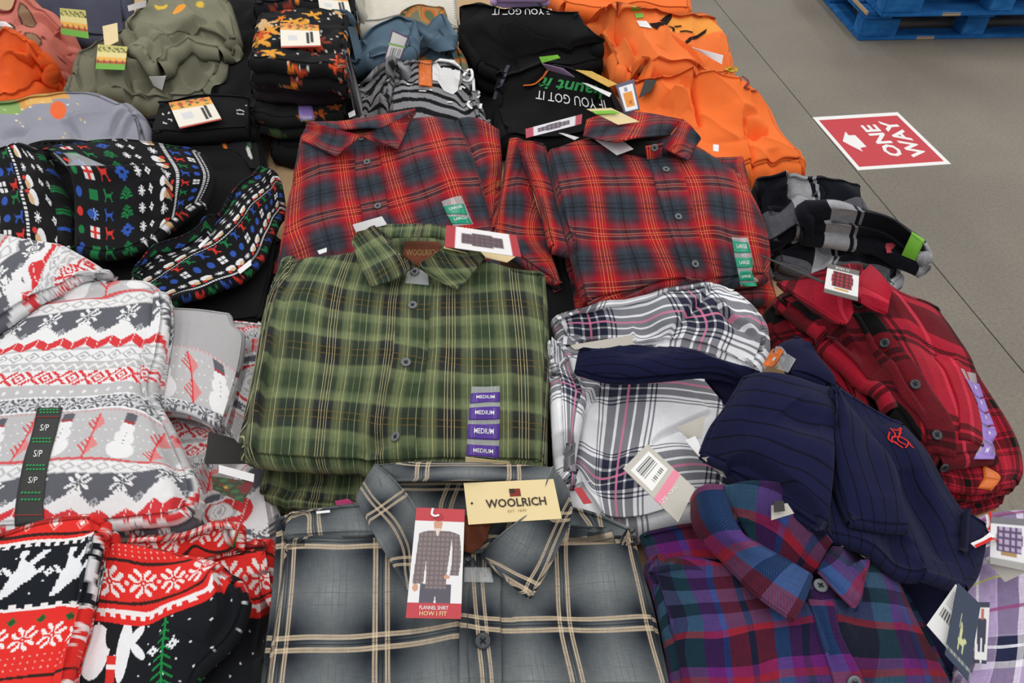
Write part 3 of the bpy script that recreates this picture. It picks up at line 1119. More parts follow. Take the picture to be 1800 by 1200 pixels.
def autumn_tag(u, v, s, t):
    c = canvas(u, '#f6f0e2')
    top = np.clip((v) / 0.4, 0, 1)
    put(c, v < 0.30, '#f4b04a'); put(c, v < 0.16, '#e8923a')
    put(c, (v < 0.26) & (np.sin(u * 31) + np.cos(v * 40 + u * 9) > 0.9), '#3a6a2a')
    put(c, (v < 0.22) & (np.sin(u * 23 + 2) + np.cos(v * 33 + u * 5) > 1.1), '#c0382a')
    put(c, (np.abs(u - 0.70) < 0.035) & (v > 0.38) & (v < 0.86), '#2c2a2e')
    put(c, (np.abs(u - 0.80) < 0.035) & (v > 0.32) & (v < 0.82), '#2c2a2e')
    put(c, (np.abs(u - 0.3) < 0.12) & (np.abs(v - 0.6) < 0.12), '#dcdce0')
    put(c, v > 0.95, '#b8402c')
    return c


def field_tag(u, v, s, t):
    c = canvas(u, '#c9c06a')
    put(c, v > 0.30, '#e8d890'); put(c, v > 0.52, '#f0b04a'); put(c, v > 0.66, '#b8481e'); put(c, v > 0.78, '#6cae34')
    put(c, (v > 0.6) & (v < 0.75) & (np.sin(u * 30) > 0.2), '#7a2f16')
    put(c, (v > 0.08) & (v < 0.28) & (np.sin(u * 40) * np.cos(v * 30 + u * 12) > 0.1), '#3a3a28')
    return c


OVERS = []
FAR = 'clothes in the far rows'
# --- black filler added below the striped shirt to darken the gap
t = thing('sweatshirt', 'added black filler cloth darkening the gap left of the nearer black sweatshirt', 'sweatshirt', at(800, 180, 0.785), 'added black filler in the gaps')
patch('body', [(590, 90, 0.82), (760, 80, 0.82), (930, 80, 0.82)], [(560, 260, 0.81), (740, 262, 0.81), (930, 262, 0.81)], nu=50, nv=30, mat=M_BLACK, parent=t, th=0.035, wr=[(0.08, 0.01)], seed=213)

# --- far left: slate, coral, orange
t = thing('tee_shirt', 'dark slate shirt crumpled at the far left behind the coral one', 'shirt', at(150, 40, 0.80), FAR)
patch('body', [(40, -45, 0.93), (140, -55, 0.94), (230, -50, 0.93)], [(70, 60, 0.86), (150, 66, 0.86), (235, 62, 0.86)], nu=50, nv=40, mat=M_SLATE, parent=t, th=0.05, wr=[(0.10, 0.03), (0.04, 0.012, 0.6, 2.5)], seed=21, floor=TZ)
t = thing('tee_shirt', 'coral pink shirt with a brown leaf print at the far left corner', 'shirt', at(60, 70, 0.80), FAR)
def coral(u, v, s, t_):
    c = canvas(u, '#cf7a6c')
    for a, b in ((0.55, 0.25), (0.62, 0.62), (0.30, 0.40)):
        put(c, ((s - a) / 0.09) ** 2 + ((t_ - b) / 0.10) ** 2 < 1, '#9a7a60')
        put(c, (np.abs(((s - a) / 0.09) ** 2 + ((t_ - b) / 0.10) ** 2 - 1) < 0.25), '#5a3a34')
    put(c, (np.sin(u * 90) * np.cos(v * 80) > 0.8) & (t_ > 0.5), '#8a3a34')
    return c
co = patch('body', [(-60, 10, 0.91), (30, -5, 0.93), (80, 8, 0.93), (125, 45, 0.90)], [(-60, 130, 0.84), (60, 135, 0.84), (135, 118, 0.83)], [], [(140, 80, 0.87)], nu=70, nv=60, mat=M_PAINT, col=coral, parent=t, th=0.05, wr=[(0.07, 0.016, 0.7, 2.2, True), (0.09, 0.03), (0.04, 0.012, 0.3, 2)], seed=22, floor=TZ,
           creases=[('s', [(20, 40), (70, 30), (110, 45)], 0.02, 0.03), ('v', [(90, 70), (110, 90), (120, 115)], 0.02, 0.015)])
card('hang_tag', [(105, 14), (150, 18), (156, 68), (108, 60)], M_PRINT, t, z=(0.965, 0.965, 0.925, 0.925), nu=20, nv=24, col=field_tag, label='autumn field picture tag')
card('care_label', [(-5, 36), (10, 38), (23, 48), (0, 46)], M_CARDW, t, on=[co], dz=(0.01, 0.01, 0.006, 0.006))
t = thing('tee_shirt', 'bright orange shirt heaped at the left edge above the grey leaf shirt', 'shirt', at(50, 120, 0.79), FAR)
orl = patch('body', [(-60, 60, 0.92), (10, 50, 0.93), (45, 60, 0.93), (85, 88, 0.90)], [(-60, 178, 0.84), (20, 180, 0.84), (112, 152, 0.82)], [], [(108, 120, 0.86)], nu=60, nv=60, mat=M_ORANGE2, parent=t, th=0.05, wr=[(0.07, 0.016, 0.7, 2.2, True), (0.08, 0.022), (0.035, 0.010)], seed=23, over=[co], floor=TZ,
            creases=[('s', [(45, 95), (30, 105), (-5, 110)], 0.03, 0.03), ('v', [(42, 70), (44, 90), (30, 100)], 0.02, 0.012), ('s', [(80, 170), (78, 130), (85, 100)], 0.02, 0.03), ('v', [(85, 125), (95, 140), (85, 150)], 0.02, 0.010)])

# --- black stacks between
t = thing('legging', 'black folded leggings in the shadow between the olive shirt and the leaf print stack', 'leggings', at(405, 120, 0.79), FAR)
patch('body', [(390, -70, 0.90), (460, -70, 0.90)], [(360, 200, 0.84), (460, 200, 0.84)], nu=24, nv=40, mat=M_BLACK, parent=t, th=0.05, wr=[(0.08, 0.02), (0.03, 0.008)], seed=41, floor=TZ)
# --- olive shirts
t = thing('tee_shirt', 'olive grey shirt lying lower, right under the crumpled olive one', 'shirt', at(250, 130, 0.79), FAR)
ol1 = patch('body', [(130, 95, 0.88), (180, 62, 0.90), (280, 40, 0.91), (400, 50, 0.90)], [(102, 160, 0.84), (170, 165, 0.85), (235, 172, 0.85), (290, 180, 0.83), (362, 165, 0.84)], [(118, 130, 0.86)], [(395, 120, 0.87)], nu=90, nv=60, mat=M_OLIVE, parent=t, th=0.05, wr=[(0.07, 0.016, 0.7, 2.2, True), (0.09, 0.02), (0.04, 0.010, 0.5, 2)], seed=31, floor=TZ,
            creases=[('s', [(232, 165), (226, 145), (255, 125), (268, 128)], 0.03, 0.03), ('v', [(245, 160), (262, 135), (285, 150), (300, 168)], 0.035, 0.012), ('s', [(140, 155), (135, 120), (150, 85)], 0.02, 0.03), ('s', [(172, 160), (178, 130), (180, 100)], 0.015, 0.02), ('v', [(330, 150), (345, 125), (365, 105)], 0.02, 0.012), ('r', [(260, 110), (310, 115), (350, 105)], 0.015, 0.02)])
card('hang_tag', [(172, 78), (224, 82), (219, 123), (168, 121)], M_PRINT, t, on=[ol1], dz=(0.03, 0.03, 0.012, 0.012), nu=20, nv=20, col=field_tag, label='autumn field picture tag')
card('hang_tag', [(180, 46), (206, 40), (208, 72), (184, 84)], M_KRAFT, t, on=[ol1], dz=(0.05, 0.05, 0.03, 0.03), label='pale paper tag')
card('care_label', [(262, 135), (292, 133), (285, 158), (270, 150)], M_CARDW, t, on=[ol1], dz=(0.012, 0.012, 0.006, 0.006))
t = thing('tee_shirt', 'crumpled olive grey shirt with orange prints on top at the far left', 'shirt', at(310, 60, 0.86), FAR)
def olive(u, v, s, t_):
    c = canvas(u, '#85846f')
    put(c, ((s - 0.62) / 0.06) ** 2 + ((t_ - 0.38) / 0.07) ** 2 < 1, '#f2a23c')
    put(c, (((s - 0.45) / 0.06) ** 2 + ((t_ - 0.20) / 0.06) ** 2 < 1), '#e8c24a')
    put(c, ((s - 0.45) / 0.06) ** 2 + ((t_ - 0.16) / 0.05) ** 2 < 1, '#85846f')
    put(c, ((s - 0.78) / 0.03) ** 2 + ((t_ - 0.22) / 0.04) ** 2 < 1, '#e8c24a')
    return c
ol2 = patch('body', [(200, 42, 0.95), (235, 5, 0.97), (300, -25, 0.98), (400, -20, 0.96)], [(225, 100, 0.90), (270, 100, 0.92), (330, 92, 0.90), (392, 112, 0.87)], [(215, 75, 0.92)], [(420, 50, 0.92), (422, 82, 0.89)], nu=90, nv=70, mat=M_PAINT, col=olive, parent=t, th=0.045, wr=[(0.07, 0.016, 0.7, 2.2, True), (0.08, 0.02), (0.035, 0.010, 0.8, 2)], seed=33, over=[ol1],
            creases=[('v', [(208, 45), (218, 40), (228, 55)], 0.035, 0.012), ('s', [(245, 95), (235, 65), (222, 38)], 0.02, 0.03), ('v', [(262, 45), (300, 55), (345, 45)], 0.014, 0.012), ('s', [(320, 80), (300, 70), (330, 50), (365, 40)], 0.02, 0.025), ('v', [(360, 80), (385, 95), (395, 105)], 0.03, 0.012), ('r', [(310, 75), (340, 88), (390, 108)], 0.02, 0.012), ('v', [(250, 98), (290, 85), (310, 80)], 0.02, 0.014), ('s', [(375, 30), (400, 60), (415, 85)], 0.015, 0.03)])
card('care_label', [(224, 10), (257, 0), (256, 12), (226, 20)], M_CARDW, t, on=[ol2], dz=(0.012, 0.012, 0.006, 0.006))

LEAF = ['#e8842c', '#e8a23c', '#d8542c', '#d8b07c', '#8a3a2c']
DIM = ['#b85a24', '#3a4a2c', '#a8602c', '#6a4a34']
STK = 'folded leggings in the leaf print stack'
def layer(name, label, z, tp, bt, mat, col=None, seed=1, th=0.05, lobes=2, nu=80, nv=60, over=(), cr=(), uvs=None):
    t = thing(name, label, 'leggings', at((tp[0][0] + tp[-1][0]) / 2, (tp[0][1] + bt[0][1]) / 2, z - th), STK)
    b = patch('body', [(*p, z) for p in tp], [(*p, z - 0.008) for p in bt], nu=nu, nv=nv, mat=mat, col=col, parent=t, th=th, lobes=lobes, wr=[(0.07, 0.012), (0.025, 0.004)], seed=seed, floor=TZ, over=over, creases=cr)
    return t, b
t, ly1 = layer('legging', 'plain black leggings at the very bottom of the leaf print stack', 0.835, [(470, 140), (600, 140)], [(470, 258), (520, 266), (592, 240)], M_BLACK, None, 42, th=0.05, lobes=1)
card('care_label', [(500, 247), (532, 243), (533, 254), (501, 257)], M_CARDW, t, z=(0.815, 0.815, 0.80, 0.80))
t, ly2 = layer('legging', 'black leggings with dim orange leaves and a purple size sticker in the leaf stack', 0.89, [(445, 110), (600, 110)], [(440, 205), (520, 212), (608, 200)], M_PAINT, leaf_print(5, '#1b1c1c', DIM, 16, 0.02, 10, '#4a4a44'), 43, over=[ly1])
size_strip(t, [ly2], [(524, 184), (525, 200), (528, 210)], [(548, 181), (551, 196), (553, 208)], [(0.02, 0.98, M_LILAC, '')])
t, ly3 = layer('legging', 'plain dark plum leggings in the middle of the leaf print stack', 0.94, [(450, 70), (600, 70)], [(436, 140), (520, 152), (604, 145)], M_PLUM, None, 44, over=[ly2])
t, ly4 = layer('legging', 'black leggings with bright orange leaf print on top of the stack', 1.0, [(452, 20), (520, 8), (612, 18)], [(430, 100), (520, 112), (606, 122)], M_PAINT, leaf_print(8, '#18181a', LEAF, 30, 0.024, 60), 45, over=[ly3], th=0.06,
               cr=[('v', [(440, 75), (520, 82), (605, 90)], 0.008, 0.01)])
card('hang_tag', [(492, 40), (560, 44), (564, 82), (494, 84)], M_PRINT, t, on=[ly4], dz=(0.008, 0.008, 0.008, 0.008), nu=40, nv=24, col=autumn_tag, label='cream and orange picture tag')
t = thing('legging', 'black leaf print leggings at the top edge, behind the leaf print stack', 'leggings', at(520, -30, 0.85), FAR)
ly5 = patch('body', [(440, -80, 1.0), (640, -80, 1.0)], [(440, 10, 0.97), (520, 4, 0.97), (618, 22, 0.97)], nu=60, nv=40, mat=M_PAINT, col=leaf_print(12, '#1d1d20', LEAF + ['#7a5a9a'], 24, 0.018, 30), parent=t, th=0.10, lobes=2, wr=[(0.07, 0.02)], seed=46)
card('hang_tag', [(558, -10), (610, -6), (618, 26), (562, 18)], M_PRINT, t, on=[ly5], dz=(0.01, 0.01, 0.01, 0.01), nu=40, nv=24, col=autumn_tag, label='cream and orange picture tag')

# left black pair in front of the olive shirt
t = thing('legging', 'black leggings with orange and white squiggles below the cream tagged ones', 'leggings', at(380, 250, 0.79), FAR)
def squig(u, v, s, t_):
    c = canvas(u, '#1c1c20')
    for a, b, dx, dy, hx in ((0.52, 0.35, 0.12, 0.02, '#e0782c'), (0.30, 0.50, 0.04, 0.05, '#e0782c'), (0.62, 0.6, 0.02, 0.10, '#e0782c'), (0.50, 0.72, 0.05, 0.02, '#e0782c'), (0.85, 0.72, 0.02, 0.10, '#d8d8d4'), (0.93, 0.86, 0.04, 0.05, '#d8582c'), (0.90, 0.6, 0.05, 0.06, '#3c5a3c')):
        put(c, ((s - a) / dx) ** 2 + ((t_ - b) / dy) ** 2 < 1, hx)
    return c
bq1 = patch('body', [(255, 200, 0.845), (360, 190, 0.85), (450, 190, 0.845)], [(300, 300, 0.82), (380, 300, 0.82), (470, 300, 0.82)], nu=80, nv=60, mat=M_PAINT, col=squig, parent=t, th=0.045, wr=[(0.08, 0.012)], seed=51, floor=TZ)
t = thing('legging', 'black folded leggings carrying a tilted cream and orange picture tag', 'leggings', at(350, 200, 0.84), FAR)
def ghost(u, v, s, t_):
    c = canvas(u, '#1a1a1c')
    for a, b, r, hx in ((0.10, 0.45, 0.03, 1), (0.14, 0.75, 0.04, 1), (0.28, 0.8, 0.03, 1), (0.86, 0.62, 0.035, 1), (0.95, 0.4, 0.03, 1)):
        put(c, (np.abs(np.hypot((s - a), (t_ - b) * 0.6) - r) < 0.008) & (np.sin(np.arctan2(t_ - b, s - a) * 2 + a * 20) > -0.3), '#d8d8d6')
    return c
bq2 = patch('body', [(275, 172, 0.885), (340, 160, 0.89), (430, 160, 0.885), (448, 165, 0.88)], [(262, 240, 0.86), (330, 232, 0.865), (400, 225, 0.865), (455, 225, 0.86)], [(268, 205, 0.87)], [], nu=90, nv=50, mat=M_PAINT, col=ghost, parent=t, th=0.04, wr=[(0.07, 0.012)], seed=52, over=[bq1])
QT = [(296, 180), (368, 170), (390, 210), (316, 226)]
card('hang_tag', QT, M_PRINT, t, on=[bq2], dz=(0.008,) * 4, nu=44, nv=28, col=autumn_tag, label='tilted cream and orange picture tag')

# --- white, camo, blue shirts at the top
t = thing('tee_shirt', 'white folded shirt at the top edge behind the blue one', 'shirt', at(710, 0, 0.82), FAR)
patch('body', [(625, -70, 0.96), (800, -70, 0.96)], [(622, 40, 0.93), (720, 30, 0.94), (808, 55, 0.92)], nu=50, nv=40, mat=cloth('off_white_jersey', '#d9d4c8'), parent=t, th=0.10, lobes=2, wr=[(0.08, 0.02)], seed=61, floor=TZ)
def camo(u, v, s, t_):
    c = canvas(u, '#b5834f')
    n1 = np.sin(u * 55 + 3 * np.sin(v * 41)) + np.sin(v * 63 + 2 * np.sin(u * 37))
    put(c, n1 > 0.5, '#c8672e'); put(c, n1 > 1.2, '#5a6a4a'); put(c, n1 < -0.9, '#7a7a62'); put(c, (n1 > -0.2) & (n1 < 0.0), '#8a5a34')
    return c
t = thing('tee_shirt', 'orange and brown woodland print shirt beside the blue shirt', 'shirt', at(765, 70, 0.80), FAR)
cam_b = patch('body', [(700, 15, 0.95), (740, 2, 0.96), (785, 12, 0.95)], [(700, 140, 0.88), (780, 140, 0.88), (826, 130, 0.88)], [], [(790, 50, 0.94), (820, 95, 0.90)], nu=60, nv=60, mat=M_PAINT, col=camo, parent=t, th=0.08, lobes=2, wr=[(0.06, 0.015)], seed=62, floor=TZ)
t = thing('tee_shirt', 'muted blue folded shirt with a white price tag', 'shirt', at(680, 80, 0.80), FAR)
M_BLUE = cloth('muted_blue_jersey', '#5a7183')
blu1 = patch('lower_fold', [(620, 70, 0.90), (700, 60, 0.92), (780, 88, 0.92)], [(600, 128, 0.87), (690, 128, 0.88), (790, 104, 0.885)], nu=50, nv=30, mat=M_BLUE, parent=t, th=0.05, wr=[(0.06, 0.01)], seed=63, over=[cam_b], floor=TZ)
blu = patch('body', [(628, 62, 0.95), (655, 36, 0.975), (700, 22, 0.985), (732, 30, 0.975)], [(612, 112, 0.92), (660, 100, 0.94), (700, 92, 0.945), (735, 80, 0.945)], [(622, 88, 0.93)], [(738, 55, 0.96)], nu=60, nv=50, mat=M_BLUE, parent=t, th=0.045, wr=[(0.08, 0.012), (0.03, 0.004)], seed=64, over=[blu1],
            creases=[('v', [(625, 70), (660, 40), (705, 30), (728, 45), (720, 75)], 0.006, 0.008), ('s', [(615, 108), (650, 95), (690, 84)], 0.01, 0.02)])
def price(u, v, s, t_):
    c = canvas(u, '#ecebe8')
    put(c, (u < 0.06) | (u > 0.94) | (v < 0.05) | (v > 0.97), '#6a4a74')
    put(c, (np.abs(v - 0.42) < 0.04), '#8cc06a')
    put(c, (v > 0.55) & (v < 0.85) & (np.abs(u - 0.5) < 0.3) & (np.floor(u * 24) % 2 == 0), '#8a8a92')
    return c
card('price_tag', [(689, 52), (719, 66), (704, 106), (674, 108)], M_PRINT, t, on=[blu, blu1], dz=(0.02, 0.02, 0.006, 0.006), nu=20, nv=30, col=price, label='white price tag with a purple edge')

# --- striped tee
cs = crop(600, 90, 280 / 1800)
t = thing('tee_shirt', 'grey and black striped shirt with white lettering behind the red plaid shirt', 'shirt', at(740, 165, 0.79), FAR)
def stripes(period):
    def f(u, v, s, t_):
        c = canvas(u, '#9a9a9e')
        put(c, (v / period) % 1.0 < 0.42, '#1e1e21')
        return c
    return f
sP = [(*cs([(a, b)])[0], u, v) for a, b, u, v in [(640, 460, 0, 3), (760, 380, 0.5, 2), (850, 440, 1, 3), (640, 540, 0, 4), (850, 530, 1, 4), (1100, 560, 2, 4), (1350, 640, 3, 4), (1600, 680, 4, 4), (900, 620, 1.2, 5), (1100, 680, 2, 5), (1400, 770, 3, 5), (1650, 790, 4, 5), (1550, 480, 4, 2.2), (1550, 370, 4, 1), (1500, 240, 4, 0), (700, 130, 0.3, -2.5), (820, 90, 0.7, -3), (800, 240, 0.7, 0), (700, 240, .3, 0), (1000, 300, 1.5, 1), (800, 800, .8, 6)]]
st2 = patch('body', cs([(640, 80, 0.935), (860, 60, 0.94), (1200, 90, 0.94), (1480, 200, 0.93)]), cs([(500, 830, 0.86), (1100, 860, 0.86), (1710, 840, 0.86)]), cs([(560, 300, 0.91), (520, 560, 0.885)]), cs([(1560, 400, 0.91), (1640, 650, 0.885)]), nu=130, nv=110, mat=M_PAINT, col=stripes(1.0), pins=sP, parent=t, th=0.05, wr=[(0.06, 0.010), (0.025, 0.004, 0.4, 2)], seed=71, floor=TZ,
            creases=[('s', cs([(520, 800), (530, 500), (600, 250), (700, 100)]), 0.016, 0.03), ('v', cs([(780, 150), (760, 260), (830, 360)]), 0.01, 0.01), ('v', cs([(1350, 600), (1400, 480), (1500, 450)]), 0.015, 0.012), ('v', cs([(1330, 560), (1440, 700), (1700, 760)]), 0.01, 0.012)])
sP2 = [(*cs([(a, b)])[0], u, v) for a, b, u, v in [(150, 420, 0, 0), (600, 110, 1, 0), (230, 470, 0, 1), (640, 140, 1, 0.6), (300, 500, 0, 2), (420, 330, .5, 2), (560, 250, 1, 2), (400, 440, .3, 3), (440, 560, .3, 4), (300, 620, 0, 5), (480, 640, .5, 5), (120, 360, 0, -.8), (380, 200, .5, -.5)]]
st1 = patch('sleeve', cs([(110, 380, 0.90), (300, 230, 0.92), (520, 110, 0.935), (680, 90, 0.94)]), cs([(100, 740, 0.865), (300, 740, 0.865), (480, 730, 0.865)]), cs([(140, 520, 0.885)]), cs([(600, 280, 0.92), (540, 480, 0.90)]), nu=80, nv=80, mat=M_PAINT, col=stripes(1.0), pins=sP2, parent=t, th=0.04, wr=[(0.05, 0.012), (0.022, 0.005, 0.8, 2)], seed=72, floor=TZ,
            creases=[('v', cs([(250, 520), (400, 330), (560, 240)]), 0.012, 0.01), ('s', cs([(260, 650), (380, 430), (440, 380)]), 0.012, 0.02), ('v', cs([(220, 690), (330, 660), (420, 720)]), 0.02, 0.014)])
size_strip(t, [st2], cs([(875, 100), (872, 250), (875, 385)]), cs([(1025, 100), (1025, 260), (1028, 405)]), [(0.05, 0.5, M_ORFILM, ''), (0.56, 0.98, M_ORFILM, '')], film=M_ORFILM)
shape_on('white_print', cs([(1035, 150), (1110, 90), (1280, 110), (1350, 190), (1340, 330), (1320, 440), (1260, 495), (1160, 450), (1090, 340), (1035, 330)]), [st2], M_INKW, t, lift=0.002)
stroke_on('white_script', [cs([(1490, 450), (1470, 220), (1400, 250), (1380, 320), (1440, 340), (1480, 260)]), cs([(1340, 440), (1360, 400), (1400, 420)]), cs([(1520, 440), (1555, 480), (1530, 530)]), cs([(1450, 570), (1440, 610), (1480, 650)]), cs([(1570, 600), (1560, 650)])], 0.006, [st2], M_INKW, t, lift=0.002)
stroke_on('white_dots', [cs([(740, 380), (770, 385)]), cs([(880, 450), (960, 455)]), cs([(1200, 580), (1260, 582)]), cs([(1000, 440), (1030, 445)])], 0.005, [st2], M_INKW, t, lift=0.002)
card('care_label', cs([(75, 700), (150, 660), (160, 720), (90, 750)]), M_CARDW, t, z=0.885)

# --- black sweatshirts
c3 = crop(800, 0, 0.25)
t = thing('sweatshirt', 'black sweatshirt with green script at the top edge, farther of the two', 'sweatshirt', at(930, 60, 0.80), 'black sweatshirts with green script')
b1 = patch('body', c3([(60, 30, 0.95), (250, 15, 0.975), (600, 20, 0.98), (880, 50, 0.97)]), c3([(140, 480, 0.88), (500, 500, 0.89), (1050, 430, 0.89)]), c3([(20, 230, 0.92)]), c3([(980, 220, 0.94), (1030, 320, 0.91)]), nu=100, nv=70, mat=M_BLACK, parent=t, th=0.07, lobes=2, wr=[(0.10, 0.016), (0.04, 0.006)], seed=81, floor=TZ,
           creases=[('s', c3([(830, 375), (560, 240), (390, 170), (330, 200), (330, 330)]), 0.022, 0.04), ('v', c3([(300, 400), (500, 360), (830, 390)]), 0.02, 0.02), ('r', c3([(150, 100), (180, 300), (230, 440)]), 0.012, 0.02)])
text_on('lettering', 'IF YOU GOT IT', [(971, 26), (865, 27), (866, 15), (969, 16)], [b1], M_INKW, t, lift=0.0012)
text_on('lettering', 'haunt it', [(966, 15), (862, 17), (868, 4), (960, 6)], [b1], M_INKG, t, lift=0.0012, shear=0.4, bold=0.01)
lil = patch('folded_print', c3([(290, -60, 1.0), (640, -60, 1.0)]), c3([(270, -10, 0.985), (640, -4, 0.985)]), nu=12, nv=6, mat=cloth('lilac_cloth', '#b79ac8'), parent=t, th=0.02)
t = thing('sweatshirt', 'black sweatshirt printed IF YOU GOT IT beside the red plaid shirts, nearer of the two', 'sweatshirt', at(980, 180, 0.80), 'black sweatshirts with green script')
b2 = patch('body', c3([(280, 500, 0.915), (520, 440, 0.935), (800, 450, 0.935), (1100, 560, 0.92)]), c3([(300, 960, 0.86), (600, 980, 0.86), (1250, 900, 0.86)]), c3([(255, 700, 0.885)]), c3([(1200, 720, 0.89)]), nu=110, nv=80, mat=M_BLACK, parent=t, th=0.06, wr=[(0.12, 0.012), (0.04, 0.004)], seed=82, over=[b1], floor=TZ,
           creases=[('s', c3([(490, 600), (600, 540), (680, 460)]), 0.012, 0.03), ('s', c3([(300, 800), (330, 600), (380, 470)]), 0.014, 0.03), ('v', c3([(340, 760), (500, 640), (640, 500)]), 0.008, 0.02)])
text_on('lettering', 'IF YOU GOT IT', [(1066, 195), (942, 174), (944, 159), (1062, 176)], [b2], M_INKW, t, lift=0.0012)
text_on('lettering', 'haunt it', [(1068, 176), (945, 156), (948, 134), (1060, 152)], [b2], M_INKG, t, lift=0.0012, shear=0.4, bold=0.02)
stroke_on('orange_cord', [c3([(660, 465), (620, 530), (560, 585), (485, 600)])], 0.007, [b2], M_ORFILM, t, lift=0.002)
stroke_on('drawstring', [c3([(375, 460), (340, 540), (310, 610), (280, 700)])], 0.008, [b2, b1], M_SLATE, t, lift=0.002)
card('hang_tag', c3([(610, 445), (760, 480), (840, 540), (650, 490)]), plain('lilac_card', '#b79ac8', 0.5), t, on=[b2], dz=(0.02, 0.02, 0.012, 0.012), label='lilac tag')
card('hang_tag', c3([(590, 400), (720, 385), (740, 405), (610, 440)]), M_LIME, t, on=[b2, b1], dz=(0.02,) * 4, label='green and white tag end')
def yel(u, v, s, t_):
    c = canvas(u, '#e8b84a')
    n = np.sin(u * 40) * np.cos(v * 14 + u * 7)
    put(c, n > 0.3, '#f2dc8c'); put(c, n < -0.5, '#7a6a2c')
    return c
card('hang_tag', c3([(850, 490), (960, 500), (1140, 590), (1080, 610)]), M_PRINT, t, on=[b2], dz=(0.016,) * 4, nu=30, nv=10, col=yel, label='yellow printed tag')
card('hang_tag', c3([(890, 580), (930, 585), (1100, 655), (1085, 682)]), M_CARDW, t, on=[b2], dz=(0.012,) * 4, label='thin white tag')
def pump(u, v, s, t_):
    c = canvas(u, '#ecebee')
    put(c, (u < 0.12) | (u > 0.9) | (v < 0.13) | (v > 0.95), '#55526a')
    put(c, (np.abs(u - 0.52) < 0.26) & (v > 0.36) & (v < 0.84), '#e8922c')
    put(c, ((u - 0.55) / 0.1) ** 2 + ((v - 0.7) / 0.07) ** 2 < 1, '#b8641c')
    put(c, (np.abs(u - 0.45) < 0.1) & (v > 0.18) & (v < 0.34), '#8a90a8')
    return c
card('hang_tag', c3([(1128, 595), (1255, 555), (1300, 770), (1190, 795)]), M_PRINT, t, z=(0.965, 0.965, 0.945, 0.945), nu=24, nv=36, col=pump, label='framed tag with an orange figure')

# --- orange shirts
c4 = crop(1000, 0, 0.25)
OG = 'orange shirts at the table edge'
t = thing('tee_shirt', 'orange shirt at the top edge, farthest of the orange ones', 'shirt', at(1100, 0, 0.80), OG)
patch('body', c4([(-180, -120, 0.93), (400, -150, 0.94), (860, -120, 0.93)]), c4([(-60, 30, 0.93), (150, 60, 0.93), (400, 40, 0.93), (880, 80, 0.91)]), nu=60, nv=30, mat=M_ORANGE, parent=t, th=0.08, lobes=2, wr=[(0.08, 0.02)], seed=91, floor=TZ)
t = thing('tee_shirt', 'orange shirt with black bird print and green patches on the pile edge', 'shirt', at(1180, 70, 0.80), OG)
def crow(u, v, s, t_):
    c = canvas(u, '#fa8040')
    put(c, (s > 0.55) & (t_ < 0.45) & (t_ > 0.08), '#f8a048')
    return c
o2 = patch('body', c4([(180, 130, 0.93), (330, 30, 0.975), (500, 30, 0.98), (880, 90, 0.95), (960, 120, 0.93)]), c4([(300, 540, 0.88), (600, 520, 0.90), (900, 480, 0.90), (1200, 500, 0.88)]), c4([(210, 300, 0.90)]), c4([(1090, 230, 0.92), (1170, 380, 0.90)]), nu=120, nv=80, mat=M_PAINT, col=crow, parent=t, th=0.06, lobes=1, wr=[(0.07, 0.016, 0.7, 2.2, True), (0.09, 0.016), (0.035, 0.006, 0.6, 2)], seed=92, floor=TZ,
           creases=[('s', c4([(470, 430), (380, 330), (330, 200), (330, 100)]), 0.03, 0.04), ('v', c4([(300, 170), (330, 280), (380, 350)]), 0.03, 0.012), ('s', c4([(440, 460), (600, 500), (800, 480), (960, 470)]), 0.02, 0.03), ('s', c4([(700, 270), (820, 330), (960, 450)]), 0.012, 0.03), ('r', c4([(640, 200), (650, 300), (640, 380)]), 0.010, 0.014), ('v', c4([(230, 90), (260, 130), (280, 110)]), 0.02, 0.012), ('r', c4([(180, 180), (240, 350), (300, 480)]), 0.015, 0.015), ('v', c4([(240, 160), (310, 300), (330, 460)]), 0.015, 0.010)])
M_CROW = plain('black_print', '#2a1c18', 0.8)
shape_on('bird_print', c4([(560, 170), (620, 165), (680, 115), (720, 100), (722, 130), (690, 175), (640, 185), (620, 212), (590, 195)]), [o2], M_CROW, t, lift=0.002)
shape_on('bird_print', c4([(815, 295), (850, 265), (900, 250), (970, 205), (960, 235), (900, 275), (850, 285), (835, 308)]), [o2], M_CROW, t, lift=0.002)
stroke_on('twig_print', [c4([(700, 185), (730, 200), (735, 225)]), c4([(740, 190), (790, 185)]), c4([(780, 225), (820, 220), (870, 230)]), c4([(870, 100), (930, 125)])], 0.005, [o2], M_CROW, t, lift=0.002)
shape_on('green_print', c4([(435, 50), (500, 55), (505, 75), (440, 80)]), [o2], M_LIME, t, lift=0.002)
shape_on('green_print', c4([(460, 98), (520, 95), (528, 125), (475, 132)]), [o2], M_LIME, t, lift=0.002)
shape_on('white_print', c4([(475, 150), (545, 152), (585, 205), (500, 190)]), [o2], M_INKW, t, lift=0.002)
card('price_tag', c4([(865, 332), (1085, 388), (1075, 450), (915, 360)]), M_CARDW, t, on=[o2], dz=(0.016,) * 4, label='white price tag with purple end')
t = thing('tee_shirt', 'orange shirt beside the red plaid shirt, nearest of the orange ones', 'shirt', at(1270, 220, 0.79), OG)
M_GLITT = plain('gold_glitter', '#c8a428', 0.3, 0.6)
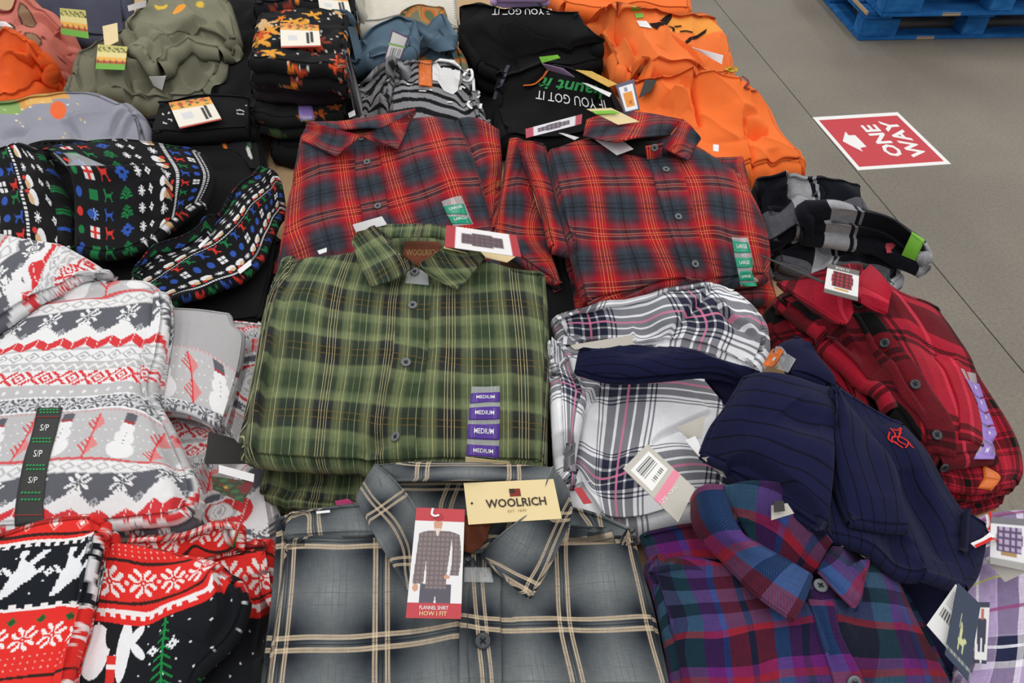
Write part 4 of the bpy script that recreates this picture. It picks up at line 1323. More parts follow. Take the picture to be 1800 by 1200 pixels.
o3 = patch('body', c4([(430, 540, 0.885), (650, 520, 0.905), (900, 470, 0.93), (1080, 470, 0.93), (1200, 500, 0.92)]), c4([(480, 1180, 0.84), (900, 1180, 0.84), (1320, 1190, 0.83), (1670, 1190, 0.82)]), c4([(440, 700, 0.87), (470, 900, 0.85)]), c4([(1420, 700, 0.88), (1560, 950, 0.85), (1690, 1120, 0.83)]), nu=120, nv=110, mat=M_ORANGE, parent=t, th=0.05, wr=[(0.07, 0.016, 0.7, 2.2, True), (0.10, 0.016), (0.04, 0.006, 1.0, 2)], seed=93, over=[o2], floor=TZ,
           creases=[('s', c4([(920, 900), (870, 700), (870, 560), (920, 480)]), 0.026, 0.05), ('v', c4([(850, 580), (860, 760), (900, 900)]), 0.02, 0.012), ('s', c4([(860, 800), (770, 690), (680, 720), (640, 760)]), 0.018, 0.03), ('s', c4([(1250, 980), (1225, 850), (1250, 790), (1330, 780)]), 0.02, 0.05), ('v', c4([(1270, 910), (1330, 900), (1400, 920)]), 0.035, 0.015), ('v', c4([(1270, 940), (1300, 930), (1330, 920)]), 0.02, 0.01), ('v', c4([(760, 620), (790, 640), (820, 560)]), 0.015, 0.010), ('s', c4([(1330, 1190), (1280, 1090), (1260, 990)]), 0.014, 0.03), ('r', c4([(500, 560), (620, 640), (650, 740)]), 0.012, 0.02), ('v', c4([(1420, 1060), (1440, 1120), (1430, 1180)]), 0.012, 0.012)])
card('neck_label', c4([(535, 560), (620, 560), (575, 640), (490, 690)]), M_CARDB, t, on=[o3], dz=(0.006,) * 4)
shape_on('gold_glitter', c4([(1085, 490), (1130, 465), (1190, 480), (1180, 510), (1130, 510)]), [o3, o2], M_GLITT, t, lift=0.002)
stroke_on('twig_print', [c4([(1215, 540), (1260, 580), (1235, 620), (1270, 625)]), c4([(1280, 640), (1320, 640)])], 0.006, [o3, o2], M_INKR, t, lift=0.002)

# --- black cloth added as filler so the gap between the middle shirts reads dark
t = thing('sweatshirt', 'added black filler cloth darkening the gap between the green and white plaid shirts', 'sweatshirt', at(985, 540, 0.785))
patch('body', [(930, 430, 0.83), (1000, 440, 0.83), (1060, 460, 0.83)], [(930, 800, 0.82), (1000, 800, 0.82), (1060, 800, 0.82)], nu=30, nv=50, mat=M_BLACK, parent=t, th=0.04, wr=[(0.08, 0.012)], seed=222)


# ================================================================== left side: printed knits
# --- grey leaf shirt
t = thing('tee_shirt', 'light grey shirt with an orange leaf print at the left edge', 'shirt', at(110, 210, 0.79), FAR)
def leafgrey(u, v, s, t_):
    c = canvas(u, '#9a9ba8')
    put(c, (t_ < 0.22 + 0.08 * np.sin(s * 9)) & (s < 0.62) & (s > 0.2), '#dca45c')
    put(c, (t_ < 0.3) & (s < 0.30), '#8fae6a'); put(c, (t_ < 0.18) & (s > 0.34) & (s < 0.5), '#e8b86a')
    put(c, ((s - 0.52) / 0.05) ** 2 + ((t_ - 0.34) / 0.16) ** 2 < 1, '#ef7040')
    rng = np.random.RandomState(3)
    for k in range(26):
        a, b = rng.rand(2)
        put(c, ((s - a) / 0.006) ** 2 + ((t_ - b) / 0.014) ** 2 < 1, '#e4ded2' if k % 2 else '#e8c86a')
    return c
gl = patch('body', [(-60, 180, 0.88), (0, 172, 0.885), (60, 158, 0.895), (140, 153, 0.895), (222, 175, 0.88)], [(-60, 270, 0.85), (100, 275, 0.855), (270, 262, 0.84)], [], [(258, 205, 0.865)], nu=130, nv=70, mat=M_PAINT, col=leafgrey, parent=t, th=0.05, wr=[(0.09, 0.012), (0.04, 0.004)], seed=101,
           creases=[('s', [(225, 178), (205, 196), (160, 202), (115, 208)], 0.02, 0.03), ('v', [(112, 210), (125, 225), (138, 248)], 0.012, 0.008), ('s', [(195, 245), (205, 220), (225, 200)], 0.012, 0.02), ('s', [(215, 245), (230, 215), (245, 205)], 0.01, 0.02), ('v', [(0, 238), (25, 228), (45, 232)], 0.012, 0.010)])

# --- black filler put over the tan table so these gaps look dark
t = thing('sweatshirt', 'added black filler cloth darkening the gaps under the two holiday knits', 'sweatshirt', at(300, 380, 0.785), 'added black filler in the gaps')
patch('body', [(20, 290, 0.82), (250, 275, 0.82), (400, 268, 0.82), (450, 305, 0.82)], [(40, 500, 0.81), (300, 520, 0.81), (490, 510, 0.81)], nu=50, nv=50, mat=M_BLACK, parent=t, th=0.035, wr=[(0.08, 0.012)], seed=211)

# --- black holiday knits
c6 = crop(0, 220, 520 / 1800)
W_, R_, G_, B_ = '#e6e6ea', '#d83a30', '#1f7a44', '#3458b0'


def xmas(per=0.12, off=0.0):
    def f(a, b):
        """a across the bands (0..1), b along them"""
        c = canvas(a, '#17171a')
        k = np.floor(b / per + off)
        for j, cols in enumerate(((R_, B_, G_), (G_, R_, B_), (B_, G_, R_))):
            m = (k % 3) == j
            ua, ub = a[m], b[m]
            cc = c[m]
            ph = (ub / per + off) % 1.0 - 0.5
            put(cc, (((ua - 0.04) / 0.024) ** 2 + (ph / 0.25) ** 2 < 1), cols[0])
            if j == 1:
                stamp(cc, ua, ph, 'gift', 0.155, 0, 0.078, 0.62, W_); put(cc, ((np.abs(ua - 0.155) < 0.010) & (np.abs(ph) < 0.31)) | ((np.abs(ph) < 0.06) & (np.abs(ua - 0.155) < 0.039)), R_)
            elif j == 0:
                stamp(cc, ua, ph, 'flake', 0.155, 0, 0.08, 0.66, '#7f9ee0'); put(cc, ((ua - 0.13) / 0.03) ** 2 + (ph / 0.2) ** 2 < 1, B_)
            else:
                put(cc, (np.abs(ua - 0.16) < 0.034) & (np.abs(ph) < 0.27), G_)
            stamp(cc, ua, ph, 'deer', 0.27, 0, 0.064, 0.70, cols[1])
            stamp(cc, ua, ph, 'tree' if j != 1 else 'paw', 0.39, 0, 0.085, 0.74, G_ if j != 1 else B_)
            stamp(cc, ua, ph, 'flake', 0.49, 0, 0.045, 0.6, W_)
            stamp(cc, ua, ph, 'paw', 0.555, 0, 0.035, 0.5, W_)
            if j != 1:
                put(cc, ((ua - 0.66) / 0.028) ** 2 + (ph / 0.42) ** 2 < 1, W_)
                put(cc, ((ua - 0.685) / 0.02) ** 2 + ((ph - 0.12) / 0.25) ** 2 < 1, '#d8b48a')
                put(cc, ((ua - 0.70) / 0.016) ** 2 + ((ph + 0.3) / 0.16) ** 2 < 1, R_)
            else:
                stamp(cc, ua, ph, 'flake', 0.67, 0, 0.05, 0.7, W_)
            stamp(cc, ua, ph, 'deer', 0.80, 0, 0.064, 0.70, cols[2])
            if j == 2:
                stamp(cc, ua, ph, 'gift', 0.89, 0, 0.055, 0.55, W_)
            else:
                put(cc, ((ua - 0.89) / 0.026) ** 2 + (ph / 0.25) ** 2 < 1, cols[(j + 1) % 3])
            c[m] = cc
        for x in (0.745, 0.955):
            put(c, (np.abs(a - x) < 0.012) & ((b / per * 5) % 1.0 < 0.6), W_)
        put(c, (np.abs(a - 0.99) < 0.01) & ((b / per * 3) % 1.0 < 0.5), W_)
        return c
    return f


HG = 'black holiday knits with coloured figures'
t = thing('holiday_sweater', 'black holiday knit with white bearded figures cut off by the left edge', 'sweater', at(40, 330, 0.79), HG)
f0 = xmas(0.17)
patch('body', c6([(-120, 150, 0.885), (100, 70, 0.90), (250, 110, 0.89)]), c6([(-120, 760, 0.85), (200, 760, 0.85), (440, 780, 0.845)]), (), c6([(330, 250, 0.88), (420, 500, 0.865)]), nu=140, nv=140, mat=M_PAINT, col=lambda u, v, s, t_: f0(0.42 + 0.62 * (1 - s), t_), parent=t, th=0.05, wr=[(0.10, 0.014), (0.04, 0.005)], seed=111,
      creases=[('v', c6([(330, 200), (400, 420), (430, 700)]), 0.02, 0.02), ('v', c6([(0, 390), (100, 375), (200, 380)]), 0.008, 0.008)])
t = thing('holiday_sweater', 'black holiday knit with gifts, deer and trees folded below the grey leaf shirt', 'sweater', at(240, 340, 0.79), HG)
f1 = xmas(0.13, 0.4)
xa = patch('body', c6([(262, 115, 0.90), (450, 95, 0.915), (800, 78, 0.92), (1090, 95, 0.91), (1240, 160, 0.89)]), c6([(440, 745, 0.855), (640, 785, 0.86), (880, 730, 0.86), (1050, 620, 0.86), (1255, 470, 0.855)]), c6([(400, 250, 0.915), (440, 350, 0.905), (440, 560, 0.875)]), c6([(1310, 300, 0.875)]), nu=220, nv=190, mat=M_PAINT, col=lambda u, v, s, t_: f1(s, t_ * 1.05), parent=t, th=0.022, wr=[(0.12, 0.014), (0.05, 0.004)], seed=112,
           creases=[('r', c6([(430, 280), (700, 300), (960, 270), (1000, 260)]), 0.012, 0.02), ('s', c6([(1020, 600), (1045, 420), (1000, 270)]), 0.014, 0.04), ('v', c6([(440, 250), (700, 265), (950, 240)]), 0.01, 0.012), ('v', c6([(900, 700), (930, 520), (920, 380)]), 0.01, 0.014)])
card('clear_sleeve', c6([(320, 165), (470, 170), (640, 245), (400, 245)]), M_CLEAR, t, on=[xa], dz=(0.012, 0.008, 0.004, 0.006), label='glossy clear plastic patch')
t = thing('sweatshirt', 'plain black folded knit lying left of the green shirt shoulder', 'sweatshirt', at(410, 520, 0.79), HG)
blk = patch('body', c6([(900, 800, 0.85), (1400, 700, 0.85), (1720, 660, 0.85)]), c6([(950, 1200, 0.815), (1300, 1220, 0.815), (1640, 1200, 0.82)]), nu=50, nv=50, mat=M_BLACK, parent=t, th=0.035, wr=[(0.10, 0.012)], seed=113)
t = thing('holiday_sweater', 'black holiday knit with rows of deer lying slanted beside the red plaid shirt', 'sweater', at(360, 420, 0.80), HG)
f2 = xmas(0.068, 0.2)
xb = patch('body', c6([(800, 850, 0.875), (950, 690, 0.90), (1250, 570, 0.905), (1400, 400, 0.91), (1560, 235, 0.905)]), c6([(1030, 1080, 0.85), (1300, 990, 0.865), (1540, 850, 0.87), (1740, 500, 0.86)]), c6([(800, 940, 0.86)]), c6([(1690, 280, 0.89)]), nu=220, nv=150, mat=M_PAINT,
           col=lambda u, v, s, t_: f2(np.where(t_ < 0.52, 0.30 + 0.85 * t_, np.where(t_ < 0.80, 0.76 + (t_ - 0.52) * 0.6, 0.60 + (t_ - 0.8) * 0.8)), s), parent=t, th=0.022, wr=[(0.10, 0.012), (0.04, 0.004)], seed=114, over=[blk],
           creases=[('v', c6([(960, 760), (1100, 690), (1260, 650)]), 0.012, 0.012), ('s', c6([(1210, 740), (1270, 660), (1310, 560), (1420, 420)]), 0.014, 0.03), ('r', c6([(1000, 950), (1300, 760), (1660, 400)]), 0.01, 0.02)])
card('care_label', c6([(1205, 735), (1265, 675), (1275, 690), (1215, 750)]), M_CARDW, t, on=[xb], dz=(0.006,) * 4)
card('care_label', c6([(1445, 880), (1525, 815), (1530, 850), (1460, 905)]), M_CARDW, t, on=[xb], dz=(0.004,) * 4)

# --- grey snowman knits
LG, WH, DG, RD = '#c4c3c5', '#efeff1', '#63656d', '#dc3f44'


def snow(u, v):
    v = v % 298.0
    c = canvas(u, LG)
    # dark band with stars and a toothed white edge
    m = v < 56
    put(c, m, WH)
    put(c, m & (v < 28 + 22 * tri(u, 69)) & (v < 52), DG)
    put(c, m & (np.abs(v - (30 + 22 * tri(u, 69))) < 4) & (np.floor(u / 3.0) % 2 == 0), WH)
    put(c, (v < 2), LG)
    stamp(c, u, v, 'star', 34.5, 17, 36, 30, WH, rep=69)
    stamp(c, u, v, 'paw', 0, 42, 14, 12, '#a9aab0', rep=69)
    # red zigzag
    zz = 56 + 10 * tri(u, 42)
    put(c, (v >= 52) & (v < 70), WH)
    put(c, (v > zz - 4) & (v < zz + 9) & (((u / 21) % 1.0) > 0.06) & (v < 80) & (v > 48), RD)
    # white diamonds
    m = (v >= 74) & (v < 95)
    put(c, m, WH)
    d = np.abs(v - 85) / 9 + tri(u + 14, 28) * 1.0
    put(c, m & (d < 1.0) & (d > 0.72), '#b4b4b8'); put(c, m & (d < 0.35), '#b4b4b8')
    m = (v >= 95) & (v < 112)
    put(c, m & (np.abs(v - 99 - 8 * tri(u, 18)) < 2.2), WH)
    # red crosses
    m = (v >= 110) & (v < 137)
    put(c, m, WH)
    stamp(c, u, v, 'x', 0, 123.5, 34, 25, RD, rep=44)
    d = np.abs(v - 123.5) / 11 + np.abs(((u / 44) % 1.0) - 0.5) * 44 / 13
    put(c, m & (d < 1.0) & (d > 0.6), RD); put(c, m & (d < 0.25), RD)
    # dots
    put(c, (v > 143) & (v < 158) & (np.hypot((u % 22) - 11, v - 150) < 3.2), WH)
    # star band
    put(c, (v >= 160) & (v < 189), WH)
    put(c, (v >= 163) & (v < 186), DG)
    stamp(c, u, v, 'star', 0, 174.5, 30, 22, '#e0e0e4', rep=33)
    put(c, (v >= 163) & (v < 186) & (np.abs(((u / 33) % 1.0) - 0.5) < 0.08), '#d0d0d4')
    # snowmen and red trees
    m = (v >= 192) & (v < 274)
    put(c, m & (np.hypot(((u + 11 * np.floor(v / 9)) % 24) - 12, (v % 18) - 9) < 2.0), WH)
    uu = (u + 58) % 117 - 58
    lean = (v - 236) * 0.06
    x = uu - lean
    for cy, r in ((255, 22), (232, 16), (216, 11.5)):
        put(c, m & ((x / (r * 1.15)) ** 2 + ((v - cy) / (r * 0.82)) ** 2 < 1), WH)
    put(c, m & (np.abs(x) < 10) & (v > 194) & (v < 208), DG); put(c, m & (np.abs(x) < 10) & (v > 205) & (v < 209), '#a8454c')
    put(c, m & (np.hypot(x, (v - 226) % 7 - 3.5) < 1.3) & (v > 222) & (v < 244), '#7a7a80')
    xt = (u - 58.5 + 58) % 117 - 58 - lean
    for top, bot in ((198, 231), (234, 270)):
        w_ = np.minimum((v - top) * 1.0, (bot - v) * 0.95 + 1)
        mm = m & (v > top) & (v < bot) & (np.abs(xt) < w_)
        put(c, mm & (xt > 0), '#e28c8c'); put(c, mm & (xt <= 0) & (((v - xt * 0.8) % 8) < 3.4), '#d85c5f')
    put(c, m & (np.abs(xt) < 1.6) & (v > 198), RD)
    put(c, (v >= 190) & (v < 193) & (np.floor(u / 4) % 2 == 0), '#d99a9c')
    put(c, (v >= 274) & (v < 278), '#da5a5e')
    m = (v >= 280)
    put(c, m, WH)
    d = np.abs(v - 289) / 8 + tri(u + 14, 28)
    put(c, m & (d < 1.0) & (d > 0.6), LG)
    return c


def upx(x, y):
    return 900 + (x - 900) * 0.765 / (0.711 + (y - 600) / 1300 * 0.703)


SGR = 'grey snowman knits'
t = thing('holiday_sweater', 'grey snowman knit lowest of its pile, showing red zigzags beside the green shirt', 'sweater', at(390, 780, 0.785), SGR)
sn0 = patch('body', [(330, 555, 0.845), (400, 558, 0.845), (470, 560, 0.84)], [(190, 960, 0.81), (340, 975, 0.81), (500, 970, 0.81)], [(300, 700, 0.83)], [(470, 760, 0.82)], nu=150, nv=170, mat=M_PAINT, col=lambda u, v, s, t_: snow(u, v), parent=t, th=0.028, wr=[(0.09, 0.012), (0.03, 0.004)], seed=121,
            pins=[(x, y, upx(x, y), v) for x, y, v in [(340, 570, 100), (430, 575, 118), (430, 640, 350), (430, 690, 390), (330, 800, 128), (380, 770, 120), (420, 880, 62 + 298), (360, 900, 68 + 298), (450, 900, 54 + 298), (480, 940, 8 + 298), (240, 940, 123), (300, 930, 123)]],
            creases=[('v', [(370, 880), (390, 830), (420, 800)], 0.016, 0.014), ('s', [(340, 900), (360, 830), (375, 770)], 0.014, 0.03)])
t = thing('holiday_sweater', 'grey snowman knit with a plain grey panel, folded between two other grey knits', 'sweater', at(350, 650, 0.79), SGR)
def panel(u, v, s, t_):
    c = snow(u, v)
    put(c, v < 190, '#b3b2b4')
    return c
sn1 = patch('sleeve', [(285, 540, 0.875), (350, 540, 0.88), (405, 546, 0.875)], [(255, 720, 0.86), (330, 728, 0.86), (384, 752, 0.855)], [(270, 620, 0.87)], [(412, 568, 0.872), (430, 594, 0.868), (408, 680, 0.86)], nu=110, nv=110, mat=M_PAINT, col=panel, parent=t, th=0.018, wr=[(0.10, 0.008)], seed=122,
            pins=[(295, 602, 20, 188), (350, 612, 80, 188), (415, 648, 150, 188), (285, 690, 0, 266), (340, 702, 61, 266), (388, 725, 122, 266), (280, 705, 0, 278), (340, 720, 61, 278), (385, 742, 122, 278), (330, 560, 60, 130), (400, 570, 140, 130)], over=[sn0])
sn1b = patch('cuff_band', [(276, 698, 0.866), (330, 706, 0.866), (392, 728, 0.862)], [(278, 722, 0.86), (330, 730, 0.86), (386, 758, 0.852)], nu=70, nv=16, mat=M_PAINT, col=lambda u, v, s, t_: snow(u, v), parent=t, th=0.014, over=[sn1],
             pins=[(280, 700, 0, 160), (330, 708, 60, 160), (388, 730, 125, 160), (280, 722, 0, 189), (330, 732, 60, 189), (385, 756, 125, 189)])
t = thing('holiday_sweater', 'large grey snowman knit with a black size strip at the left edge', 'sweater', at(150, 720, 0.80), SGR)
pv = [(0, 564, 0), (170, 545, 0), (269, 530, 0), (0, 612, 60), (170, 597, 60), (250, 592, 60), (0, 672, 123), (130, 660, 123), (240, 657, 123), (0, 714, 173), (130, 705, 173), (260, 712, 173), (0, 811, 276), (190, 811, 276), (300, 821, 276),
      (0, 845, 298), (165, 834, 298), (300, 826, 298), (0, 905, 358), (250, 902, 358), (320, 893, 358), (200, 505, 298 - 338), (290, 505, 298 - 330)]
sn2 = patch('body', [(-230, 650, 0.865), (-60, 592, 0.875), (0, 560, 0.885), (60, 528, 0.895), (130, 500, 0.90), (205, 491, 0.90), (262, 491, 0.90), (300, 522, 0.89)], [(-250, 950, 0.86), (-60, 940, 0.865), (60, 935, 0.875), (200, 925, 0.875), (300, 918, 0.87), (340, 898, 0.86)], (), [(302, 560, 0.89), (288, 630, 0.89), (276, 690, 0.89), (300, 740, 0.885), (322, 790, 0.88), (345, 850, 0.87)],
            nu=300, nv=240, mat=M_PAINT, col=lambda u, v, s, t_: snow(u, v), parent=t, th=0.045, lobes=2, wr=[(0.14, 0.012), (0.05, 0.003)], seed=123, over=[sn0, sn1], puff=0.01,
            pins=[(x, y, upx(x, y) + 95, v) for x, y, v in pv],
            creases=[('s', [(252, 592), (246, 640), (250, 690), (272, 710)], 0.010, 0.03), ('s', [(272, 700), (285, 725), (310, 742)], 0.010, 0.02), ('v', [(305, 770), (312, 820), (325, 880)], 0.010, 0.012), ('r', [(120, 505), (200, 512), (280, 512)], 0.006, 0.02), ('v', [(80, 528), (150, 520), (215, 528)], 0.008, 0.01)])
s_ = patch('size_strip', [(65, 716, 0.001), (110, 716, 0.001)], [(26, 925, 0.001), (78, 922, 0.001)], [(44, 800, 0.001), (28, 880, 0.001)], [(88, 800, 0.001), (76, 880, 0.001)], nu=8, nv=50, mat=M_CARDB, parent=t, th=0.0006, on=[sn2], conform=True)
for y0, y1, w_, mt in ((718, 727, 'marks', M_INKG), (746, 757, 'S/P', M_INKW), (769, 779, 'marks', M_INKG), (791, 803, 'S/P', M_INKW), (816, 827, 'marks', M_INKG), (838, 849, 'S/P', M_INKW), (864, 880, 'marks', M_INKG)):
    xl = np.interp(y0, (716, 800, 880, 925), (65, 44, 28, 26)); xr = np.interp(y0, (716, 800, 880, 922), (110, 88, 76, 78))
    k = 0.12 if len(w_) > 3 else 0.33
    a_, b_ = xl + (xr - xl) * k, xr - (xr - xl) * k
    if len(w_) > 3:      # print too small to read: two rows of short green marks
        rows_ = []
        for yy in (y0 + 2, y1 - 2):
            for q in range(6):
                x0_ = a_ + (b_ - a_) * (q + 0.1) / 6
                rows_.append([(x0_, yy), (x0_ + (b_ - a_) * 0.055, yy - 0.3), (x0_ + (b_ - a_) * 0.11, yy)])
        adopt(stroke_on('green_print', rows_, 0.0024, [s_], mt, None), s_)
    else:
        adopt(text_on('lettering', w_, [(a_, y0), (b_, y0), (b_ - 2, y1), (a_ - 2, y1)], [s_], mt, None, lift=0.0006), s_)
for y in (733, 905):
    xl = np.interp(y, (716, 800, 880, 925), (65, 44, 28, 26)); xr = np.interp(y, (716, 800, 880, 922), (110, 88, 76, 78))
    adopt(stroke_on('red_line', [[(xl + 1, y), ((xl + xr) / 2, y), (xr - 1, y)]], 0.0015, [s_], M_INKR, None), s_)
t = thing('holiday_sweater', 'grey snowman knit folded over at the left edge, uppermost of its pile', 'sweater', at(80, 480, 0.82), SGR)
sn3 = patch('body', [(-200, 410, 0.885), (-60, 395, 0.91), (0, 402, 0.92), (60, 410, 0.925), (120, 430, 0.925), (178, 462, 0.91), (203, 488, 0.90)], [(-220, 690, 0.88), (-60, 610, 0.89), (0, 568, 0.905), (60, 528, 0.915), (120, 505, 0.915), (180, 497, 0.905), (206, 500, 0.90)], nu=200, nv=110, mat=M_PAINT, col=lambda u, v, s, t_: snow(u, v), parent=t, th=0.03, wr=[(0.10, 0.012), (0.04, 0.004)], seed=124, over=[sn2], puff=0.015,
            pins=[(0, 430, 10, 280), (30, 430, 10, 300), (60, 440, 40, 312), (60, 490, 20, 358), (40, 470, 0, 350), (100, 430, 60, 362), (130, 470, 80, 420), (180, 480, 120, 440), (90, 500, 20, 402), (0, 520, -50, 320), (-40, 450, 0, 240), (20, 540, -60, 345)],
            creases=[('s', [(190, 497), (130, 470), (100, 480), (40, 520)], 0.012, 0.03)])
# tags beside the green shirt
t_ = thing('hang_tag', 'black folded paper tag with a white strip wedged beside the green shirt', 'tag', at(400, 800, 0.83))
k6 = crop(330, 740, 0.15)
card('front_leaf', k6([(245, 120), (540, 200), (800, 500), (195, 505)]), M_CARDB, t_, z=(0.892, 0.885, 0.855, 0.868), label='black card')
card('white_strip', k6([(365, 510), (780, 620), (770, 715), (362, 605)]), M_CARDW, t_, z=(0.866, 0.862, 0.858, 0.862))
def greentag(u, v, s, tt):
    c = canvas(u, '#32452c')
    n = np.sin(u * 14 + 3 * v) * np.cos(v * 11 + u * 4)
    put(c, n > 0.35, '#4a6a44'); put(c, n < -0.45, '#6a3a28'); put(c, (u > 0.75) & (v < 0.5), '#7a2028')
    put(c, np.hypot((u - 0.38), (v - 0.55) * 0.7) < 0.06, '#c8a040')
    return c
card('back_leaf', k6([(270, 640), (780, 720), (640, 960), (300, 800)]), M_PRINT, t_, z=(0.858, 0.855, 0.842, 0.848), nu=24, nv=16, col=greentag, label='green camouflage card')

# --- red holiday knits
def redpat(u, v):
    c = canvas(u, '#e6332e')
    d = np.abs(v - 920) / 12 + np.abs((u - 22 + 24.5) % 49 - 24.5) / 12
    put(c, (d < 1.0) & (d > 0.78), '#f3a49c'); put(c, d < 0.5, '#f4e8e6')
    for y in (938, 1187, 1290):
        put(c, np.abs(v - y) < 2.6, '#3a2420')
    put(c, np.abs(v - 1022) < 0, '#000000')
    put(c, (v > 946) & (v < 1069), '#f1eeee')
    m = (v > 951 + 6 * (tri(u, 17) > 0.5)) & (v < 1064 - 7 * (tri(u + 9, 26) > 0.55))
    put(c, m, '#1c2027')
    put(c, m & (np.hypot((u + 17 * np.floor(v / 21)) % 46 - 23, v % 21 - 10) < 1.8), '#e8e8ec')
    stamp(c, u, v, 'dog', 42, 1005, 70, 84, '#eceef2', rep=85)
    stamp(c, u, v, 'paw', 87, 1002, 18, 16, '#eceef2', rep=85)
    stamp(c, u, v, 'paw', 99, 1087, 17, 17, '#2c6a36', rep=48); put(c, (np.hypot(((u - 99 + 24) % 48) - 24, v - 1087) < 5.5), '#2c5a30')
    stamp(c, u, v, 'star', 80, 1119, 42, 42, '#f4ecec', rep=47)
    put(c, (v > 1146) & (v < 1180) & (np.hypot(u % 12 - 6, (v - 1146) % 11 - 5) < 1.7), '#f0a8a4')
    stamp(c, u, v, 'star', 42, 1225, 42, 40, '#f4ecec', rep=50)
    return c


def redmid(u, v):
    c = canvas(u, '#e2302c')
    put(c, (v > 955) & (v < 978) & (np.hypot(u % 11 - 5, (v - 955) % 8 - 4) < 1.5), '#f2b4ae')
    for y in (984, 1053):
        put(c, np.abs(v - y) < 2.6, '#3a2420')
    stamp(c, u, v, 'star', 192, 1019, 48, 50, '#f2e8e6', rep=56)
    put(c, (np.hypot((u - 192) % 56 - 28, v - 1019) < 4), '#f2d0cc')
    put(c, (v > 1064) & (v < 1078 - 7 * (tri(u, 17) > 0.5)), '#f2eeee')
    m = v > 1088
    put(c, m, '#1b1d22')
    put(c, m & (np.hypot((u + 19 * np.floor(v / 19)) % 44 - 22, v % 19 - 9) < 1.8), '#e8e8ec')
    # fir tree, white animals
    x = u - 292
    for k in range(8):
        y0 = 1098 + k * 14
        put(c, m & (np.abs(v - y0 - np.abs(x) * 0.75) < 2.0) & (np.abs(x) < 6 + 2.0 * k), '#1f8a44')
    put(c, m & (np.abs(x) < 1.8) & (v > 1090), '#1f8a44')
    for cx, cy, a, b, th_ in ((165, 1145, 26, 52, 0.2), (218, 1140, 13, 60, 0.05), (238, 1108, 9, 24, 0.5), (245, 1140, 8, 24, -0.7)):
        xx = (u - cx) * math.cos(th_) + (v - cy) * math.sin(th_); yy = -(u - cx) * math.sin(th_) + (v - cy) * math.cos(th_)
        put(c, m & ((xx / a) ** 2 + (yy / b) ** 2 < 1), '#eceef2')
    put(c, m & (((u - 192) / 9) ** 2 + ((v - 1115) / 22) ** 2 < 1), '#1b1d22')
    put(c, m & (np.abs(u - 197) < 9) & (v > 1150), '#d8342f'); put(c, m & (np.abs(u - 197) < 9) & (v > 1166) & (v < 1176), '#f2eeee')
    stamp(c, u, v, 'paw', 275, 1146, 20, 18, '#eceef2'); stamp(c, u, v, 'paw', 308, 1142, 20, 18, '#eceef2')
    return c


RG = 'red holiday knits with white animals'
t = thing('holiday_sweater', 'red holiday knit with snowflake rows tucked against the grey plaid shirt', 'sweater', at(420, 1080, 0.785), RG)
r0 = patch('body', [(300, 945, 0.845), (380, 940, 0.845), (480, 940, 0.845)], [(330, 1300, 0.825), (400, 1300, 0.825), (470, 1300, 0.825)], (), [(484, 1050, 0.84)], nu=120, nv=150, mat=M_PAINT, parent=t, th=0.04, wr=[(0.09, 0.012), (0.03, 0.004)], seed=131,
           col=lambda u, v, s, tt: redmid(u, v), pins=[(x, y, x + 70, v) for x, y, v in [(380, 970, 984), (480, 968, 984), (400, 1018, 1022), (480, 1018, 1022), (420, 1050, 1056), (470, 1055, 1075), (470, 1080, 1095), (400, 1200, 1200), (470, 1200, 1200)]],
           creases=[('v', [(440, 1010), (450, 1080), (430, 1160)], 0.014, 0.012)])
t = thing('holiday_sweater', 'red holiday knit sleeve with big snowflakes peeking below the grey snowman knit', 'sweater', at(330, 945, 0.80), RG)
r1 = patch('sleeve', [(225, 935, 0.86), (310, 925, 0.87), (380, 908, 0.875), (426, 912, 0.87)], [(210, 985, 0.85), (300, 990, 0.85), (430, 968, 0.85)], nu=110, nv=50, mat=M_PAINT, parent=t, th=0.03, wr=[(0.07, 0.01)], seed=132,
           col=lambda u, v, s, tt: redmid(u, v), pins=[(x, y, u, v) for x, y, u, v in [(350, 930, 192, 1019), (398, 922, 248, 1019), (305, 938, 136, 1019), (340, 955, 192, 1053), (425, 940, 270, 1053), (240, 950, 60, 1019), (330, 975, 180, 1058), (420, 965, 270, 1060)]])
t = thing('holiday_sweater', 'red and black holiday knit with a green fir tree, folded at the bottom left', 'sweater', at(290, 1090, 0.79), RG)
r2 = patch('body', [(165, 962, 0.875), (215, 950, 0.885), (300, 962, 0.89), (370, 980, 0.885), (425, 1015, 0.87)], [(90, 1300, 0.86), (200, 1310, 0.86), (330, 1290, 0.85)], [(150, 1080, 0.87)], [(438, 1060, 0.865), (405, 1130, 0.86), (345, 1200, 0.855)], nu=190, nv=190, mat=M_PAINT, parent=t, th=0.022, wr=[(0.11, 0.012), (0.04, 0.004)], seed=133, over=[r0, r1], puff=0.01,
           col=lambda u, v, s, tt: redmid(u, v), pins=[(x, y, u, v) for x, y, u, v in [(180, 985, 180, 984), (260, 988, 262, 984), (340, 978, 345, 984), (192, 1020, 192, 1019), (250, 1022, 248, 1019), (305, 1017, 304, 1019), (357, 1003, 360, 1019), (170, 1054, 170, 1053), (260, 1055, 258, 1053), (345, 1032, 345, 1053), (165, 1070, 165, 1067), (260, 1075, 258, 1067), (370, 1040, 345, 1066),
                 (160, 1090, 160, 1090), (290, 1085, 292, 1092), (285, 1200, 292, 1200), (160, 1200, 160, 1200), (380, 1010, 375, 1060), (400, 1060, 365, 1110), (350, 1150, 345, 1170)]],
           creases=[('s', [(365, 1140), (395, 1080), (385, 1010), (372, 985)], 0.012, 0.03), ('v', [(230, 985), (270, 992), (340, 975)], 0.006, 0.010)])
t = thing('holiday_sweater', 'red holiday knit with a row of upside down white animals in the bottom left corner', 'sweater', at(60, 1060, 0.79), RG)
